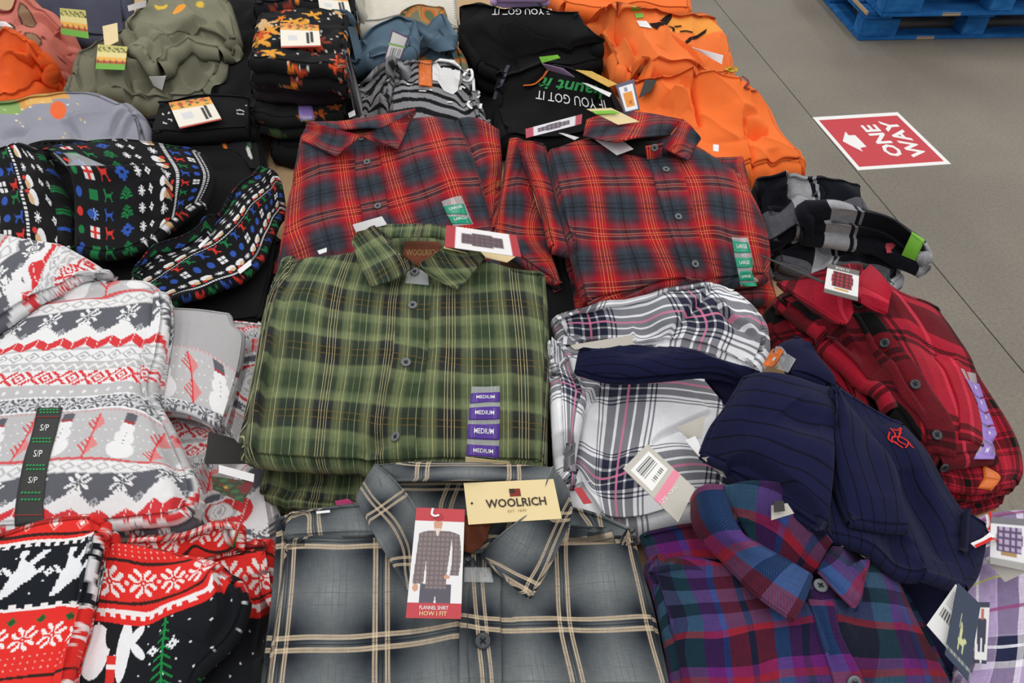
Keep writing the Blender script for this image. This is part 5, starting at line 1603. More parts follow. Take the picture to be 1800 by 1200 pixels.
r3 = patch('body', [(-280, 985, 0.885), (-80, 955, 0.90), (0, 930, 0.91), (60, 910, 0.915), (120, 898, 0.915), (165, 896, 0.91), (190, 908, 0.90)], [(-330, 1310, 0.885), (-80, 1300, 0.89), (40, 1310, 0.89), (115, 1300, 0.885)], (), [(188, 945, 0.90), (168, 1010, 0.90), (150, 1080, 0.895), (130, 1180, 0.89)], nu=270, nv=220, mat=M_PAINT, parent=t, th=0.05, lobes=2, wr=[(0.12, 0.010), (0.05, 0.003)], seed=134, over=[r2],
           col=lambda u, v, s, tt: redpat(u, v), pins=[(x, y, 650 + (x - 650) * 1716 / (y + 716), v) for x, y, v in [(8, 931, 920), (51, 923, 920), (150, 919, 920), (0, 948, 938), (92, 938, 938), (167, 938, 938), (0, 960, 948), (111, 948, 948), (178, 948, 948), (0, 1074, 1067), (83, 1065, 1067), (153, 1069, 1067), (21, 1092, 1087), (71, 1085, 1087), (122, 1081, 1087), (40, 1124, 1119), (90, 1116, 1119), (136, 1116, 1119), (0, 1194, 1187), (83, 1187, 1187), (122, 1185, 1187)]])

# ================================================================== folded flannel shirts
GRP = 'folded flannel shirts'
# ---------------------------------------------------------------- red plaid shirt, left
c7 = crop(450, 180, 0.2667)
rl = thing('flannel_shirt', 'folded red and slate plaid shirt behind the green shirt, left of the two', 'shirt', at(680, 330, 0.80), GRP)
lowr = patch('lower_fold', [(535, 235, 0.88), (800, 215, 0.88)], [(478, 480, 0.83), (885, 480, 0.83)], nu=14, nv=14, mat=M_RED, parent=rl, th=0.06, lobes=2, uvscale=(4, 4))
pinsL = [(p[0], p[1], u, v) for (p, u, v) in [(c7([(260, 510)])[0], 0, 0), (c7([(570, 425)])[0], 1, 0), (c7([(865, 370)])[0], 2, 0), (c7([(1200, 285)])[0], 3, 0),
         (c7([(240, 820)])[0], 0, 1), (c7([(620, 715)])[0], 1, 1), (c7([(945, 650)])[0], 2, 1), (c7([(1290, 560)])[0], 3, 1), (c7([(1150, 130)])[0], 3, -0.55), (c7([(840, 300)])[0], 1.95, -0.25), (c7([(330, 960)])[0], 0.1, 1.5)]]
rsl = patch('sleeve', [(798, 205, 0.915), (835, 205, 0.915), (878, 225, 0.905)], [(845, 440, 0.87), (868, 440, 0.86)], [(830, 300, 0.9)], [(882, 300, 0.88)], nu=16, nv=40, mat=M_RED, parent=rl, th=0.016,
            pins=[(812, 215, 0.55, -0.55), (868, 220, 1.1, -0.6), (868, 255, 1.05, -0.1), (862, 250, 1.0, -.12), (845, 300, 0.6, 0.35), (868, 320, 1.05, 0.9), (850, 380, 0.7, 1.4)], wr=[(0.06, 0.004)])
rbody = patch('body', [(525, 225, 0.935), (600, 207, 0.94), (735, 196, 0.94), (806, 204, 0.93)], [(478, 470, 0.875), (680, 470, 0.875), (885, 470, 0.875)],
              [(518, 270, 0.93), (500, 350, 0.9)], [(838, 280, 0.92), (866, 390, 0.89)], nu=100, nv=80, mat=M_RED, parent=rl, th=0.026, pins=pinsL, puff=0.008, edge_drop=0.006,
              wr=[(0.12, 0.008), (0.03, 0.0015)], over=[lowr], creases=[('v', [(500, 340), (530, 310), (560, 300)], 0.006, 0.012), ('r', [(700, 250), (790, 330), (820, 400)], 0.004, 0.03)])
place = patch('placket', c7([(650, 290), (800, 280)]), c7([(715, 830), (890, 830)]), c7([(660, 500)]), c7([(840, 500)]), nu=14, nv=40, mat=M_RED, parent=rl, th=0.0022, on=[rbody], conform=True, pins=pinsL)
neck = patch('collar_stand', c7([(560, 160, 0.012), (700, 120, 0.016), (880, 120, 0.012)]), c7([(600, 215, 0.002), (700, 225, 0.002), (800, 215, 0.002)]), nu=16, nv=8, mat=M_LEATH, parent=rl, th=0.003, on=[rbody])
cback = patch('collar_band', c7([(340, 125, 0.02), (560, 120, 0.026), (720, 95, 0.028), (1050, 40, 0.02)]), c7([(480, 175, 0.014), (600, 170, 0.016), (740, 160, 0.016), (860, 170, 0.014)]), nu=30, nv=10, mat=M_RED, parent=rl, th=0.003, on=[rbody],
              pins=[(545, 212, 0, 0.4), (600, 215, 0.9, 0.1), (650, 205, 1.6, 0), (720, 195, 2.7, 0.2), (620, 226, 1.1, 0.6)])
cl_ = patch('collar_leaf', c7([(345, 125, 0.026), (470, 155, 0.027), (690, 215, 0.022)]), c7([(295, 240, 0.012), (525, 345, 0.010), (535, 342, 0.010)]), c7([(320, 180, 0.018)]), c7([(600, 290, 0.014)]), nu=30, nv=20, mat=M_RED, parent=rl, th=0.0042, on=[rbody],
            pins=[(*c7([(330, 225)])[0], 0.95, 0.9), (*c7([(390, 150)])[0], 0.95, 0.1), (*c7([(500, 250)])[0], 1.5, 0.5), (*c7([(530, 330)])[0], 1.7, 1.0), (*c7([(660, 220)])[0], 2.0, 0.25)])
cr_ = patch('collar_leaf', c7([(690, 215, 0.022), (850, 150, 0.027), (1048, 55, 0.022)]), c7([(925, 300, 0.010), (940, 290, 0.010), (1045, 65, 0.014)]), c7([(800, 260, 0.014)]), (), nu=30, nv=20, mat=M_RED, parent=rl, th=0.0042, on=[rbody],
            pins=[(*c7([(900, 130)])[0], 1.0, 0.0), (*c7([(840, 200)])[0], 0.5, 0.5), (*c7([(1000, 100)])[0], 1.2, 0.05), (*c7([(930, 280)])[0], 0.7, 1.0), (*c7([(720, 215)])[0], 0.0, 0.6)])
for x, y in ((732, 395), (803, 685)):
    p = c7([(x, y)])[0]
    button(p[0], p[1], [place, rbody], rl, M_BTN, 0.0062, thread=M_THREAD)
button(*c7([(690, 240)])[0], [rbody, neck, cl_, cr_], rl, M_BTN, 0.0062, thread=M_THREAD)
size_strip(rl, [rbody], c7([(1222, 650), (1260, 740), (1300, 815)]), c7([(1352, 612), (1390, 700), (1432, 800)]), [(0.22, 0.5, M_TEAL, 'LARGE'), (0.6, 0.9, M_TEAL, 'LARGE')])

# ---------------------------------------------------------------- red plaid shirt, right
c8 = crop(860, 180, 0.3)
rr = thing('flannel_shirt', 'folded red and slate plaid shirt with a tall green size strip, right of the two', 'shirt', at(1150, 370, 0.80), GRP)
lowrr = patch('lower_fold', [(960, 275, 0.89), (1310, 270, 0.88)], [(1010, 545, 0.83), (1370, 520, 0.83)], nu=14, nv=14, mat=M_RED, parent=rr, th=0.06, lobes=2, uvscale=(4, 4))
pinsR = [(*c8([(a, b)])[0], u, v) for a, b, u, v in [(605, 480, 0, 1), (890, 478, 1, 1), (1195, 465, 2, 1), (1480, 485, 3, 1), (650, 775, 0, 2), (960, 775, 1, 2), (1255, 765, 2, 2), (1530, 800, 3, 2),
         (705, 1110, 0, 3.05), (1080, 1060, 1, 3), (540, 280, 0, 0.25), (835, 330, 1, 0.42), (1120, 330, 2, 0.45), (1440, 360, 3, 0.5), (400, 500, -0.75, 1.05), (470, 790, -0.62, 2.05)]]
# the tucked sleeve on the left, two long folds
sl1 = patch('sleeve', c8([(115, 210, 0.915), (170, 205, 0.918), (230, 225, 0.915)]), c8([(-15, 770, 0.865), (180, 920, 0.86), (420, 1080, 0.85)]), c8([(60, 500, 0.89)]), c8([(260, 500, 0.885)]), nu=40, nv=60, mat=M_RED, parent=rr, th=0.02,
            pins=[(*c8([(a, b)])[0], u, v) for a, b, u, v in [(90, 470, 0, 1), (60, 720, 0, 2), (130, 260, 0, 0.2), (190, 490, 0.8, 1.15), (240, 640, .95, 1.6), (180, 770, 0.7, 2.1), (350, 830, 1.4, 2.3), (340, 900, 1.05, 2.9), (300, 540, 1.0, 1.2)]],
            wr=[(0.07, 0.006)], seed=5)
sl2 = patch('sleeve', c8([(168, 215, 0.93), (250, 215, 0.935), (335, 235, 0.93)]), c8([(350, 850, 0.885), (430, 870, 0.885), (520, 900, 0.885)]), c8([(280, 560, 0.905)]), c8([(400, 560, 0.9)]), nu=24, nv=60, mat=M_RED, parent=rr, th=0.018, over=[sl1],
            pins=[(*c8([(a, b)])[0], u, v) for a, b, u, v in [(230, 290, 0, 0.3), (310, 480, 0.05, 1.0), (345, 490, 0.25, 1), (380, 770, 0.1, 2.0), (420, 780, 0.3, 2), (270, 230, 0.2, 0), (330, 250, 0.5, 0.05)]], seed=6)
bodyR = patch('body', c8([(330, 240, 0.945), (560, 175, 0.95), (760, 145, 0.95), (1000, 140, 0.95), (1220, 220, 0.945), (1480, 370, 0.925)]), c8([(560, 1155, 0.875), (850, 1110, 0.88), (1130, 1045, 0.88), (1650, 1010, 0.865)]),
              c8([(400, 560, 0.92), (500, 950, 0.89)]), c8([(1590, 560, 0.91), (1660, 800, 0.89)]), nu=120, nv=100, mat=M_RED, parent=rr, th=0.026, pins=pinsR, puff=0.012, edge_drop=0.006,
              wr=[(0.14, 0.010), (0.035, 0.0016)], over=[lowrr, sl1, sl2], seed=9, creases=[('r', c8([(1300, 520), (1300, 760), (1280, 900)]), 0.005, 0.03), ('v', c8([(1380, 560), (1420, 760), (1500, 980)]), 0.004, 0.02)])
placR = patch('placket', c8([(925, 300), (1110, 330)]), c8([(1160, 1050), (1330, 1010)]), c8([(985, 510), (1080, 800)]), c8([(1170, 520), (1240, 780)]), nu=16, nv=50, mat=M_RED, parent=rr, th=0.0026, on=[bodyR], conform=True, pins=pinsR)
stand = patch('collar_stand', c8([(560, 190, 0.006), (760, 215, 0.01), (940, 225, 0.012), (1030, 225, 0.014)]), c8([(600, 225, 0.0), (760, 280, 0.001), (900, 305, 0.002), (1010, 310, 0.004)]), nu=20, nv=8, mat=M_BLACK, parent=rr, th=0.003, on=[bodyR])
tab = patch('collar_tab', c8([(915, 255, 0.006), (1020, 235, 0.008)]), c8([(925, 325, 0.003), (1010, 320, 0.003)]), nu=8, nv=8, mat=M_RED, parent=rr, th=0.003, on=[bodyR, stand], uvscale=(0.3, 0.3))
colR1 = patch('collar_leaf', c8([(570, 95, 0.03), (700, 60, 0.036), (900, 55, 0.036), (1130, 95, 0.034)]), c8([(550, 190, 0.022), (730, 225, 0.026), (870, 200, 0.030), (1060, 185, 0.03)]), nu=50, nv=16, mat=M_RED, parent=rr, th=0.0042, on=[bodyR, stand],
              pins=[(*c8([(a, b)])[0], u, v) for a, b, u, v in [(870, 120, 0, 0.05), (1140, 120, 1, 0.05), (840, 180, 0, 0.6), (650, 110, -0.7, 0.05), (600, 190, -0.7, 0.6), (1050, 180, 0.7, 0.55)]])
colR2 = patch('collar_leaf', c8([(960, 235, 0.018), (1060, 190, 0.032), (1130, 88, 0.036)]), c8([(1165, 335, 0.008), (1215, 250, 0.016), (1245, 205, 0.022)]), c8([(1080, 290, 0.012)]), c8([(1180, 130, 0.03)]), nu=36, nv=24, mat=M_RED, parent=rr, th=0.0042, on=[bodyR, tab],
              pins=[(*c8([(a, b)])[0], u, v) for a, b, u, v in [(1145, 130, 0, 0.1), (1100, 240, 0, 0.9), (1220, 200, 0.5, 0.5), (1165, 330, 0.6, 1.3), (1000, 230, -0.5, 0.6)]])
for x, y in ((1035, 395), (1107, 672), (1205, 948)):
    p = c8([(x, y)])[0]; button(p[0], p[1], [placR, bodyR], rr, M_BTN, 0.0062, thread=M_THREAD)
p = c8([(968, 265)])[0]; button(p[0], p[1], [tab, bodyR], rr, M_BTN, 0.0062, thread=M_THREAD)
size_strip(rr, [bodyR], c8([(1420, 785), (1445, 930), (1470, 1060), (1480, 1080)]), c8([(1515, 790), (1545, 930), (1540, 1000), (1570, 1075)]),
           [(0.08, 0.32, M_TEAL, 'LARGE'), (0.42, 0.62, M_TEAL, 'LARGE'), (0.70, 0.88, M_TEAL, 'LARGE'), (0.9, 1.0, M_TEAL, '')])


def tagphoto(frame, bg='#f2f0f2', ink='#8d7f88'):
    """tag print: a garment silhouette on white with coloured ends"""
    def f(u, v, s, t):
        c = canvas(u, bg)
        put(c, (u < 0.14) | (u > 0.88), frame)
        put(c, (np.abs(u - 0.5) < 0.28) & (np.abs(v - 0.5) < 0.30 - 0.25 * np.abs(u - 0.5)), ink)
        m = (np.abs(u - 0.5) < 0.28) & (np.abs(v - 0.5) < 0.30 - 0.25 * np.abs(u - 0.5)) & ((np.floor(u * 40) % 3 == 0) | (np.floor(v * 16) % 3 == 0))
        put(c, m, '#5a4a52')
        return c
    return f


t1 = card('hang_tag', c8([(212, 155), (545, 68), (540, 125), (215, 208)]), M_PRINT, rr, z=(0.962, 0.985, 0.975, 0.955), nu=40, nv=14, col=tagphoto('#b9485a', '#e9e6ee', '#8e8a98'), label='tilted photo tag with red ends')
t2 = card('hang_tag', c8([(570, 38), (715, 32), (880, 112), (755, 130)]), M_KRAFT, rr, z=(1.0, 1.0, 0.985, 0.985), label='cream cardboard tag')
t2b = card('printed_band', c8([(600, 50), (730, 46), (765, 62), (625, 68)]), M_LIME, None, z=(0.9996, 0.9996, 0.9975, 0.9975)); adopt(t2b, t2)
t3 = card('hang_tag', c8([(620, 215), (760, 205), (845, 272), (748, 308)]), M_CARDW, rr, on=[bodyR, stand], dz=(0.012, 0.012, 0.008, 0.005), label='blank white side of a paper tag')
card('care_label', c8([(1312, 245), (1345, 248), (1343, 288), (1312, 284)]), M_CARDW, rr, on=[bodyR], dz=(0.004,) * 4)
t4 = card('hang_tag', c8([(405, 178), (430, 178), (528, 205), (500, 220)]), M_CARDW, rr, on=[bodyR], dz=(0.014, 0.014, 0.006, 0.006), label='white card corner')

# ---------------------------------------------------------------- green plaid shirt
cg = crop(400, 380, 600 / 1636)
gs2 = thing('flannel_shirt', 'folded green plaid shirt lying right under the uppermost green one', 'shirt', at(690, 640, 0.78), GRP)
g2 = patch('body', [(520, 500, 0.865), (950, 500, 0.865)], [(450, 872, 0.822), (560, 892, 0.822), (700, 888, 0.822), (966, 872, 0.822)], nu=60, nv=60, mat=M_GREEN, parent=gs2, th=0.042, lobes=2, uvscale=(5, 5), wr=[(0.07, 0.006), (0.02, 0.002)],
           creases=[('v', [(470, 850), (560, 840), (640, 860)], 0.012, 0.012), ('r', [(540, 830), (600, 850), (660, 840)], 0.008, 0.012), ('v', [(500, 880), (520, 845), (555, 828)], 0.01, 0.008)])
gs = thing('flannel_shirt', 'folded green and charcoal plaid shirt with brown neck label and purple MEDIUM strip', 'shirt', at(690, 640, 0.82), GRP)
pinsG = [(*cg([(a, b)])[0], u, v) for a, b, u, v in [
    (520, 395, 1, 0), (840, 430, 2.2, 0), (1100, 430, 3.1, 0), (1450, 425, 4.2, 0), (230, 350, 0, -0.05),
    (170, 600, 0, 1), (495, 655, 1, 1.03), (830, 670, 2.2, 1), (1100, 700, 3.1, 1), (1480, 700, 4.2, 1),
    (110, 935, 0, 2), (455, 960, 1, 2.03), (780, 980, 2.2, 2), (1100, 1000, 3.1, 2.0), (1490, 1005, 4.2, 2),
    (560, 250, 1, -0.62), (310, 230, 0, -0.6), (1100, 330, 3.1, -0.4), (1400, 260, 4.1, -0.6), (60, 1130, -.1, 2.55), (440, 1150, 1, 2.6), (1490, 1150, 4.2, 2.5)]]
gsl = patch('sleeve', cg([(255, 190, 0.915), (300, 175, 0.92), (330, 180, 0.92)]), cg([(35, 1100, 0.872), (60, 1150, 0.872), (160, 1160, 0.872)]), cg([(175, 400, 0.9), (110, 750, 0.885)]), cg([(300, 450, 0.9), (200, 800, 0.885)]),
            nu=16, nv=60, mat=M_GREEN, parent=gs, th=0.02, pins=pinsG, over=[g2])
gb = patch('body', cg([(262, 185, 0.935), (420, 165, 0.945), (700, 130, 0.95), (1000, 130, 0.95), (1350, 205, 0.945), (1525, 225, 0.935)]), cg([(62, 1155, 0.885), (400, 1180, 0.885), (900, 1180, 0.885), (1535, 1165, 0.88)]),
           cg([(215, 370, 0.92), (130, 750, 0.895)]), cg([(1540, 420, 0.915), (1545, 700, 0.90)]), nu=140, nv=120, mat=M_GREEN, parent=gs, th=0.03, pins=pinsG, puff=0.014, edge_drop=0.008,
           wr=[(0.15, 0.010), (0.05, 0.003), (0.02, 0.001)], over=[g2, gsl], seed=3,
           creases=[('r', cg([(780, 560), (790, 680), (760, 900)]), 0.004, 0.02), ('v', cg([(1000, 620), (1150, 720), (1500, 690)]), 0.006, 0.012), ('v', cg([(640, 1130), (720, 1080), (800, 1100)]), 0.008, 0.012), ('r', cg([(900, 760), (1100, 760), (1400, 740)]), 0.004, 0.03),
                    ('v', cg([(960, 480), (970, 620), (940, 720)]), 0.006, 0.008), ('v', cg([(640, 1150), (690, 1100), (760, 1060)]), 0.007, 0.01)])
gp = patch('placket', cg([(828, 300), (985, 320)]), cg([(715, 1165), (890, 1165)]), cg([(810, 480), (775, 760)]), cg([(965, 480), (945, 760)]), nu=16, nv=60, mat=M_GREEN, parent=gs, th=0.0026, on=[gb], conform=True, pins=pinsG)
gst = patch('collar_stand', cg([(755, 75, 0.02), (900, 50, 0.026), (1040, 70, 0.024), (1180, 130, 0.018)]), cg([(800, 200, 0.004), (860, 225, 0.002), (940, 215, 0.002), (1010, 190, 0.004)]), nu=24, nv=14, mat=M_GREEN, parent=gs, th=0.003, on=[gb],
            pins=[(*cg([(a, b)])[0], u, v) for a, b, u, v in [(760, 80, 0, 0), (900, 60, .8, 0.05), (1040, 80, 1.6, 0), (820, 200, .3, .7), (1000, 190, 1.4, .7)]])
glab = patch('neck_label', cg([(848, 122, 0.002), (1015, 122, 0.002)]), cg([(838, 185, 0.002), (905, 222, 0.002), (965, 205, 0.002), (1030, 165, 0.002)]), nu=10, nv=6, mat=M_LEATH, parent=gs, th=0.0015, on=[gst, gb], conform=True)
text_on('lettering', 'WOOLRICH', [cg([p])[0] for p in ((855, 160), (1010, 160), (1008, 188), (858, 190))], [glab], M_INKT, gs, lift=0.0006, bold=0.005)
gback = patch('collar_band', cg([(700, 40, 0.03), (850, 35, 0.034), (1000, 40, 0.034), (1120, 75, 0.03)]), cg([(765, 95, 0.022), (880, 92, 0.026), (1000, 95, 0.026), (1090, 120, 0.024)]), nu=30, nv=8, mat=M_GREEN, parent=gs, th=0.004, on=[gb, gst],
              pins=[(*cg([(a, b)])[0], u, v) for a, b, u, v in [(720, 50, 0, .2), (900, 50, .9, .25), (1100, 90, 2, .25), (780, 90, .3, .5), (1000, 90, 1.5, .5)]])
gcl = patch('collar_leaf', cg([(590, 115, 0.02), (640, 55, 0.03), (705, 40, 0.034)]), cg([(685, 335, 0.012), (790, 300, 0.016), (905, 232, 0.016)]), cg([(635, 230, 0.014)]), cg([(760, 110, 0.03), (840, 190, 0.022)]), nu=40, nv=30, mat=M_GREEN, parent=gs, th=0.0045, on=[gb, gst],
            pins=[(*cg([(a, b)])[0], u, v) for a, b, u, v in [(600, 120, 0.3, 0), (700, 50, 1, 0), (690, 330, 0.2, 1.1), (900, 235, 1.2, 1.2), (780, 160, 0.9, 0.6), (650, 240, 0.2, 0.7)]])
gcr = patch('collar_leaf', cg([(905, 232, 0.016), (1000, 170, 0.024), (1100, 95, 0.032)]), cg([(1100, 345, 0.012), (1140, 310, 0.014), (1235, 190, 0.02)]), cg([(1000, 300, 0.012)]), cg([(1180, 135, 0.026)]), nu=40, nv=30, mat=M_GREEN, parent=gs, th=0.0045, on=[gb, gst],
            pins=[(*cg([(a, b)])[0], u, v) for a, b, u, v in [(910, 235, 0, 1.2), (1100, 100, 1.1, .1), (1100, 340, .3, 1.9), (1230, 195, 1.4, .9), (1080, 220, .65, 1)]])
film = patch('collar_clip', cg([(865, 250, 0.004), (960, 260, 0.004)]), cg([(850, 318, 0.002), (965, 328, 0.002)]), nu=10, nv=8, mat=M_CLEAR, parent=gs, th=0.001, on=[gb, gp])
for x, y in ((897, 268), (887, 428), (855, 702), (808, 1058)):
    p = cg([(x, y)])[0]; button(p[0], p[1], [gp, gb, film], gs, M_BTN, 0.0068, thread=M_THREAD)
size_strip(gs, [gb], cg([(1170, 815), (1155, 950), (1150, 1050), (1145, 1145)]), cg([(1305, 812), (1305, 950), (1302, 1050), (1300, 1158)]),
           [(0.09, 0.23, M_PURPLE, 'MEDIUM'), (0.30, 0.46, M_PURPLE, 'MEDIUM'), (0.53, 0.76, M_PURPLE, 'MEDIUM'), (0.84, 1.0, M_PURPLE, 'MEDIUM')])
gk = card('hang_tag', cg([(1045, 130), (1385, 190), (1340, 220), (1035, 150)]), M_KRAFT, gs, on=[gcr, gb], dz=(0.012, 0.008, 0.006, 0.012), label='cream card behind the photo tag')
gt = card('hang_tag', cg([(1050, 42), (1385, 92), (1408, 195), (1040, 145)]), M_PRINT, gs, z=(1.0, 0.985, 0.975, 0.99), nu=50, nv=18, col=tagphoto('#b8323e', '#f4f1f2', '#6f5a62'), label='photo tag of a folded shirt with red ends')
gt2 = card('hang_tag', [(818, 803), (896, 812), (896, 832), (818, 832)], M_KRAFT, gs, z=(0.888, 0.888, 0.87, 0.87), label='cream card hanging below the strip')
card('hang_tag', cg([(600, 40), (740, 0), (765, 40), (615, 75)]), M_CARDW, gs, z=(0.985, 0.985, 0.975, 0.975), label='white tag corner with a red edge behind the collar')
card('care_label', cg([(430, 165), (475, 150), (475, 170), (440, 182)]), M_CARDW, gs, on=[gb], dz=(0.004, 0.004, 0.003, 0.003))

# ---------------------------------------------------------------- grey and cream plaid shirt in front
cw = crop(440, 760, 760 / 1800)
ws = thing('flannel_shirt', 'folded grey plaid shirt with cream lines at the front, carrying a WOOLRICH tag', 'shirt', at(810, 1080, 0.82), GRP)
pinsW = [(*cw([(a, b)])[0], u, v) for a, b, u, v in [(165, 450, 0, 0), (545, 440, 1, 0), (1300, 430, 3, 0), (1590, 415, 4, 0), (125, 880, 0, 1), (545, 865, 1, 1), (960, 800, 2.0, 1), (1310, 795, 3, 1), (1670, 785, 4, 1),
         (150, 650, 0, .45), (545, 640, 1, .45), (955, 650, 2, .55), (1300, 620, 3, .45), (1630, 600, 4, .45), (105, 1040, 0, 1.36), (545, 1040, 1, 1.36), (985, 1000, 2.0, 1.42), (1355, 1000, 3, 1.42), (1730, 1000, 4, 1.42), (540, 330, 1, -0.3), (1330, 330, 3, -0.3)]]
wlow = patch('lower_fold', [(505, 935, 0.87), (1125, 945, 0.87)], [(440, 1320, 0.85), (1215, 1320, 0.85)], nu=14, nv=14, mat=M_GREY, parent=ws, th=0.07, lobes=2, uvscale=(4, 4))
wsl = patch('sleeve', cw([(140, 330, 0.895), (160, 345, 0.9)]), cw([(15, 1150, 0.88), (120, 1150, 0.88)]), cw([(105, 600, 0.89)]), cw([(200, 700, 0.89)]), nu=14, nv=50, mat=M_GREY, parent=ws, th=0.02, pins=pinsW, over=[wlow])
wy = patch('yoke', cw([(150, 320, 0.92), (300, 300, 0.935), (440, 285, 0.94), (900, 260, 0.94), (1350, 300, 0.94), (1600, 390, 0.92)]), cw([(130, 440, 0.918), (500, 425, 0.934), (900, 470, 0.94), (1320, 440, 0.934), (1615, 425, 0.918)]), nu=90, nv=16, mat=M_GREY, parent=ws, th=0.014, over=[wlow],
           pins=[(*cw([(a, b)])[0], u, v) for a, b, u, v in [(180, 330, -0.02, 0.15), (265, 370, 0, .4), (230, 350, -.1, .3), (470, 290, .6, .15), (420, 420, .4, .55), (1400, 330, 3, .2), (1440, 330, 3.04, .2), (1340, 400, 2.7, .4), (1580, 400, 3.5, .4)]])
wb = patch('body', cw([(133, 425, 0.925), (330, 408, 0.935), (700, 400, 0.945), (1100, 400, 0.945), (1350, 398, 0.935), (1612, 405, 0.925)]), cw([(15, 1280, 0.90), (800, 1300, 0.90), (1820, 1280, 0.90)]),
           cw([(100, 650, 0.918), (60, 900, 0.91)]), cw([(1680, 650, 0.918), (1735, 900, 0.91)]), nu=170, nv=110, mat=M_GREY, parent=ws, th=0.024, pins=pinsW, puff=0.010, edge_drop=0.006,
           wr=[(0.16, 0.009), (0.05, 0.0022)], over=[wlow, wy, wsl], seed=11,
           creases=[('r', cw([(1065, 760), (1080, 740), (1300, 760)]), 0.003, 0.012), ('v', cw([(1590, 430), (1650, 620), (1720, 800)]), 0.004, 0.014), ('v', cw([(870, 790), (875, 900), (872, 1040)]), 0.003, 0.006)])
wp = patch('placket', cw([(880, 560), (1045, 600)]), cw([(872, 1260), (1050, 1260)]), cw([(870, 800)]), cw([(1045, 800)]), nu=20, nv=60, mat=M_GREY, parent=ws, th=0.0024, on=[wb], conform=True,
           pins=[(*cw([(a, b)])[0], u, v) for a, b, u, v in [(950, 640, 2, .5), (965, 800, 2, 1.02), (985, 1000, 2, 1.45), (880, 800, 1.75, 1.06), (1050, 790, 2.3, .98), (880, 1000, 1.7, 1.45), (1060, 1000, 2.25, 1.42)]])
wst = patch('collar_stand', cw([(620, 200, 0.026), (900, 185, 0.03), (1240, 180, 0.026)]), cw([(700, 400, 0.004), (930, 500, 0.0), (1020, 440, 0.004), (1200, 380, 0.006)]), nu=40, nv=26, mat=M_GREY, parent=ws, th=0.003, on=[wb, wy],
            pins=[(*cw([(a, b)])[0], u, v) for a, b, u, v in [(640, 225, .3, 0), (880, 225, 1.1, 0.0), (1240, 220, 2.3, 0), (780, 310, .9, .42), (860, 305, 1.12, .42), (1000, 400, 1.7, .8), (720, 380, .6, .8)]])
wlab = patch('neck_label', cw([(880, 340, 0.003), (1020, 350, 0.003)]), cw([(888, 480, 0.003), (930, 490, 0.003), (985, 440, 0.003)]), nu=10, nv=8, mat=M_LEATH, parent=ws, th=0.0015, on=[wst, wb, wy], conform=True)
wbk = patch('collar_band', cw([(510, 130, 0.036), (700, 118, 0.042), (1000, 122, 0.042), (1255, 140, 0.036)]), cw([(600, 200, 0.028), (800, 195, 0.034), (1000, 195, 0.034), (1300, 215, 0.03)]), nu=50, nv=10, mat=M_GREY, parent=ws, th=0.0045, on=[wb, wy, wst],
            pins=[(*cw([(a, b)])[0], u, v) for a, b, u, v in [(715, 160, 1, .3), (1100, 160, 2, .3), (545, 150, .5, .3), (715, 195, 1, .62), (1100, 195, 2, .62), (1230, 160, 2.4, .3)]])
pl = [(*cw([(a, b)])[0], u, v) for a, b, u, v in [(545, 320, 0, 0), (480, 240, 0.0, -0.5), (640, 265, .55, .05), (660, 470, .08, .75), (655, 570, 0, 1.15), (560, 180, .6, -.5), (680, 400, .35, .5), (760, 620, 0.5, 1.3)]]
wcl = patch('collar_leaf', cw([(435, 270, 0.022), (470, 200, 0.03), (520, 122, 0.04)]), cw([(655, 655, 0.010), (720, 690, 0.010), (790, 700, 0.010)]), cw([(520, 430, 0.014)]), cw([(600, 190, 0.034), (690, 305, 0.026), (760, 480, 0.016)]), nu=40, nv=50, mat=M_GREY, parent=ws, th=0.005, on=[wb, wy, wst], pins=pl)
pr = [(*cw([(a, b)])[0], u, v) for a, b, u, v in [(1170, 640, 1, 0), (1250, 480, 1.02, -.55), (1310, 350, 1.03, -1.0), (1020, 560, 0.45, 0.02), (960, 515, .2, .02), (1130, 480, .55, -.45), (1050, 430, .25, -.45), (1165, 690, 1.03, .1)]]
wcr = patch('collar_leaf', cw([(950, 505, 0.010), (1050, 410, 0.022), (1180, 300, 0.032), (1255, 130, 0.042)]), cw([(1165, 695, 0.010), (1235, 580, 0.014), (1310, 420, 0.02), (1345, 315, 0.024)]), cw([(1060, 610, 0.010)]), cw([(1320, 220, 0.032)]), nu=50, nv=40, mat=M_GREY, parent=ws, th=0.005, on=[wb, wy, wst], pins=pr)
wf = patch('collar_clip', cw([(890, 560, 0.005), (1000, 560, 0.005)]), cw([(888, 620, 0.003), (1012, 622, 0.003)]), nu=10, nv=8, mat=M_CLEAR, parent=ws, th=0.001, on=[wb, wp])
for x, y in ((908, 548), (968, 868)):
    p = cw([(x, y)])[0]; button(p[0], p[1], [wp, wb, wst, wf], ws, M_BTND, 0.0078, thread=M_THREAD)
# stitching down the placket
stroke_on('stitching', [cw([(1045, 640), (1042, 760), (1048, 900), (1050, 1040)]), cw([(915, 640), (905, 760), (905, 900), (912, 1040)])], 0.0006, [wp], M_INK, ws)
wt = card('hang_tag', cw([(888, 210), (1262, 193), (1297, 358), (908, 383)]), M_KRAFT, ws, z=(0.998, 0.998, 0.99, 0.985), label='cream brand tag reading WOOLRICH')
QW = cw([(888, 210), (1262, 193), (1297, 358), (908, 383)])
adopt(text_on('lettering', 'WOOLRICH', sub(QW, 0.215, 0.43, 0.87, 0.64), [wt], M_INK, None, lift=0.0007, bold=0.018), wt)
adopt(text_on('lettering', 'EST. 1830', sub(QW, 0.44, 0.71, 0.64, 0.77), [wt], M_INKT, None, lift=0.0007), wt)
adopt(shape_on('emblem', sub(QW, 0.49, 0.20, 0.61, 0.385), [wt], M_INKR, None), wt)
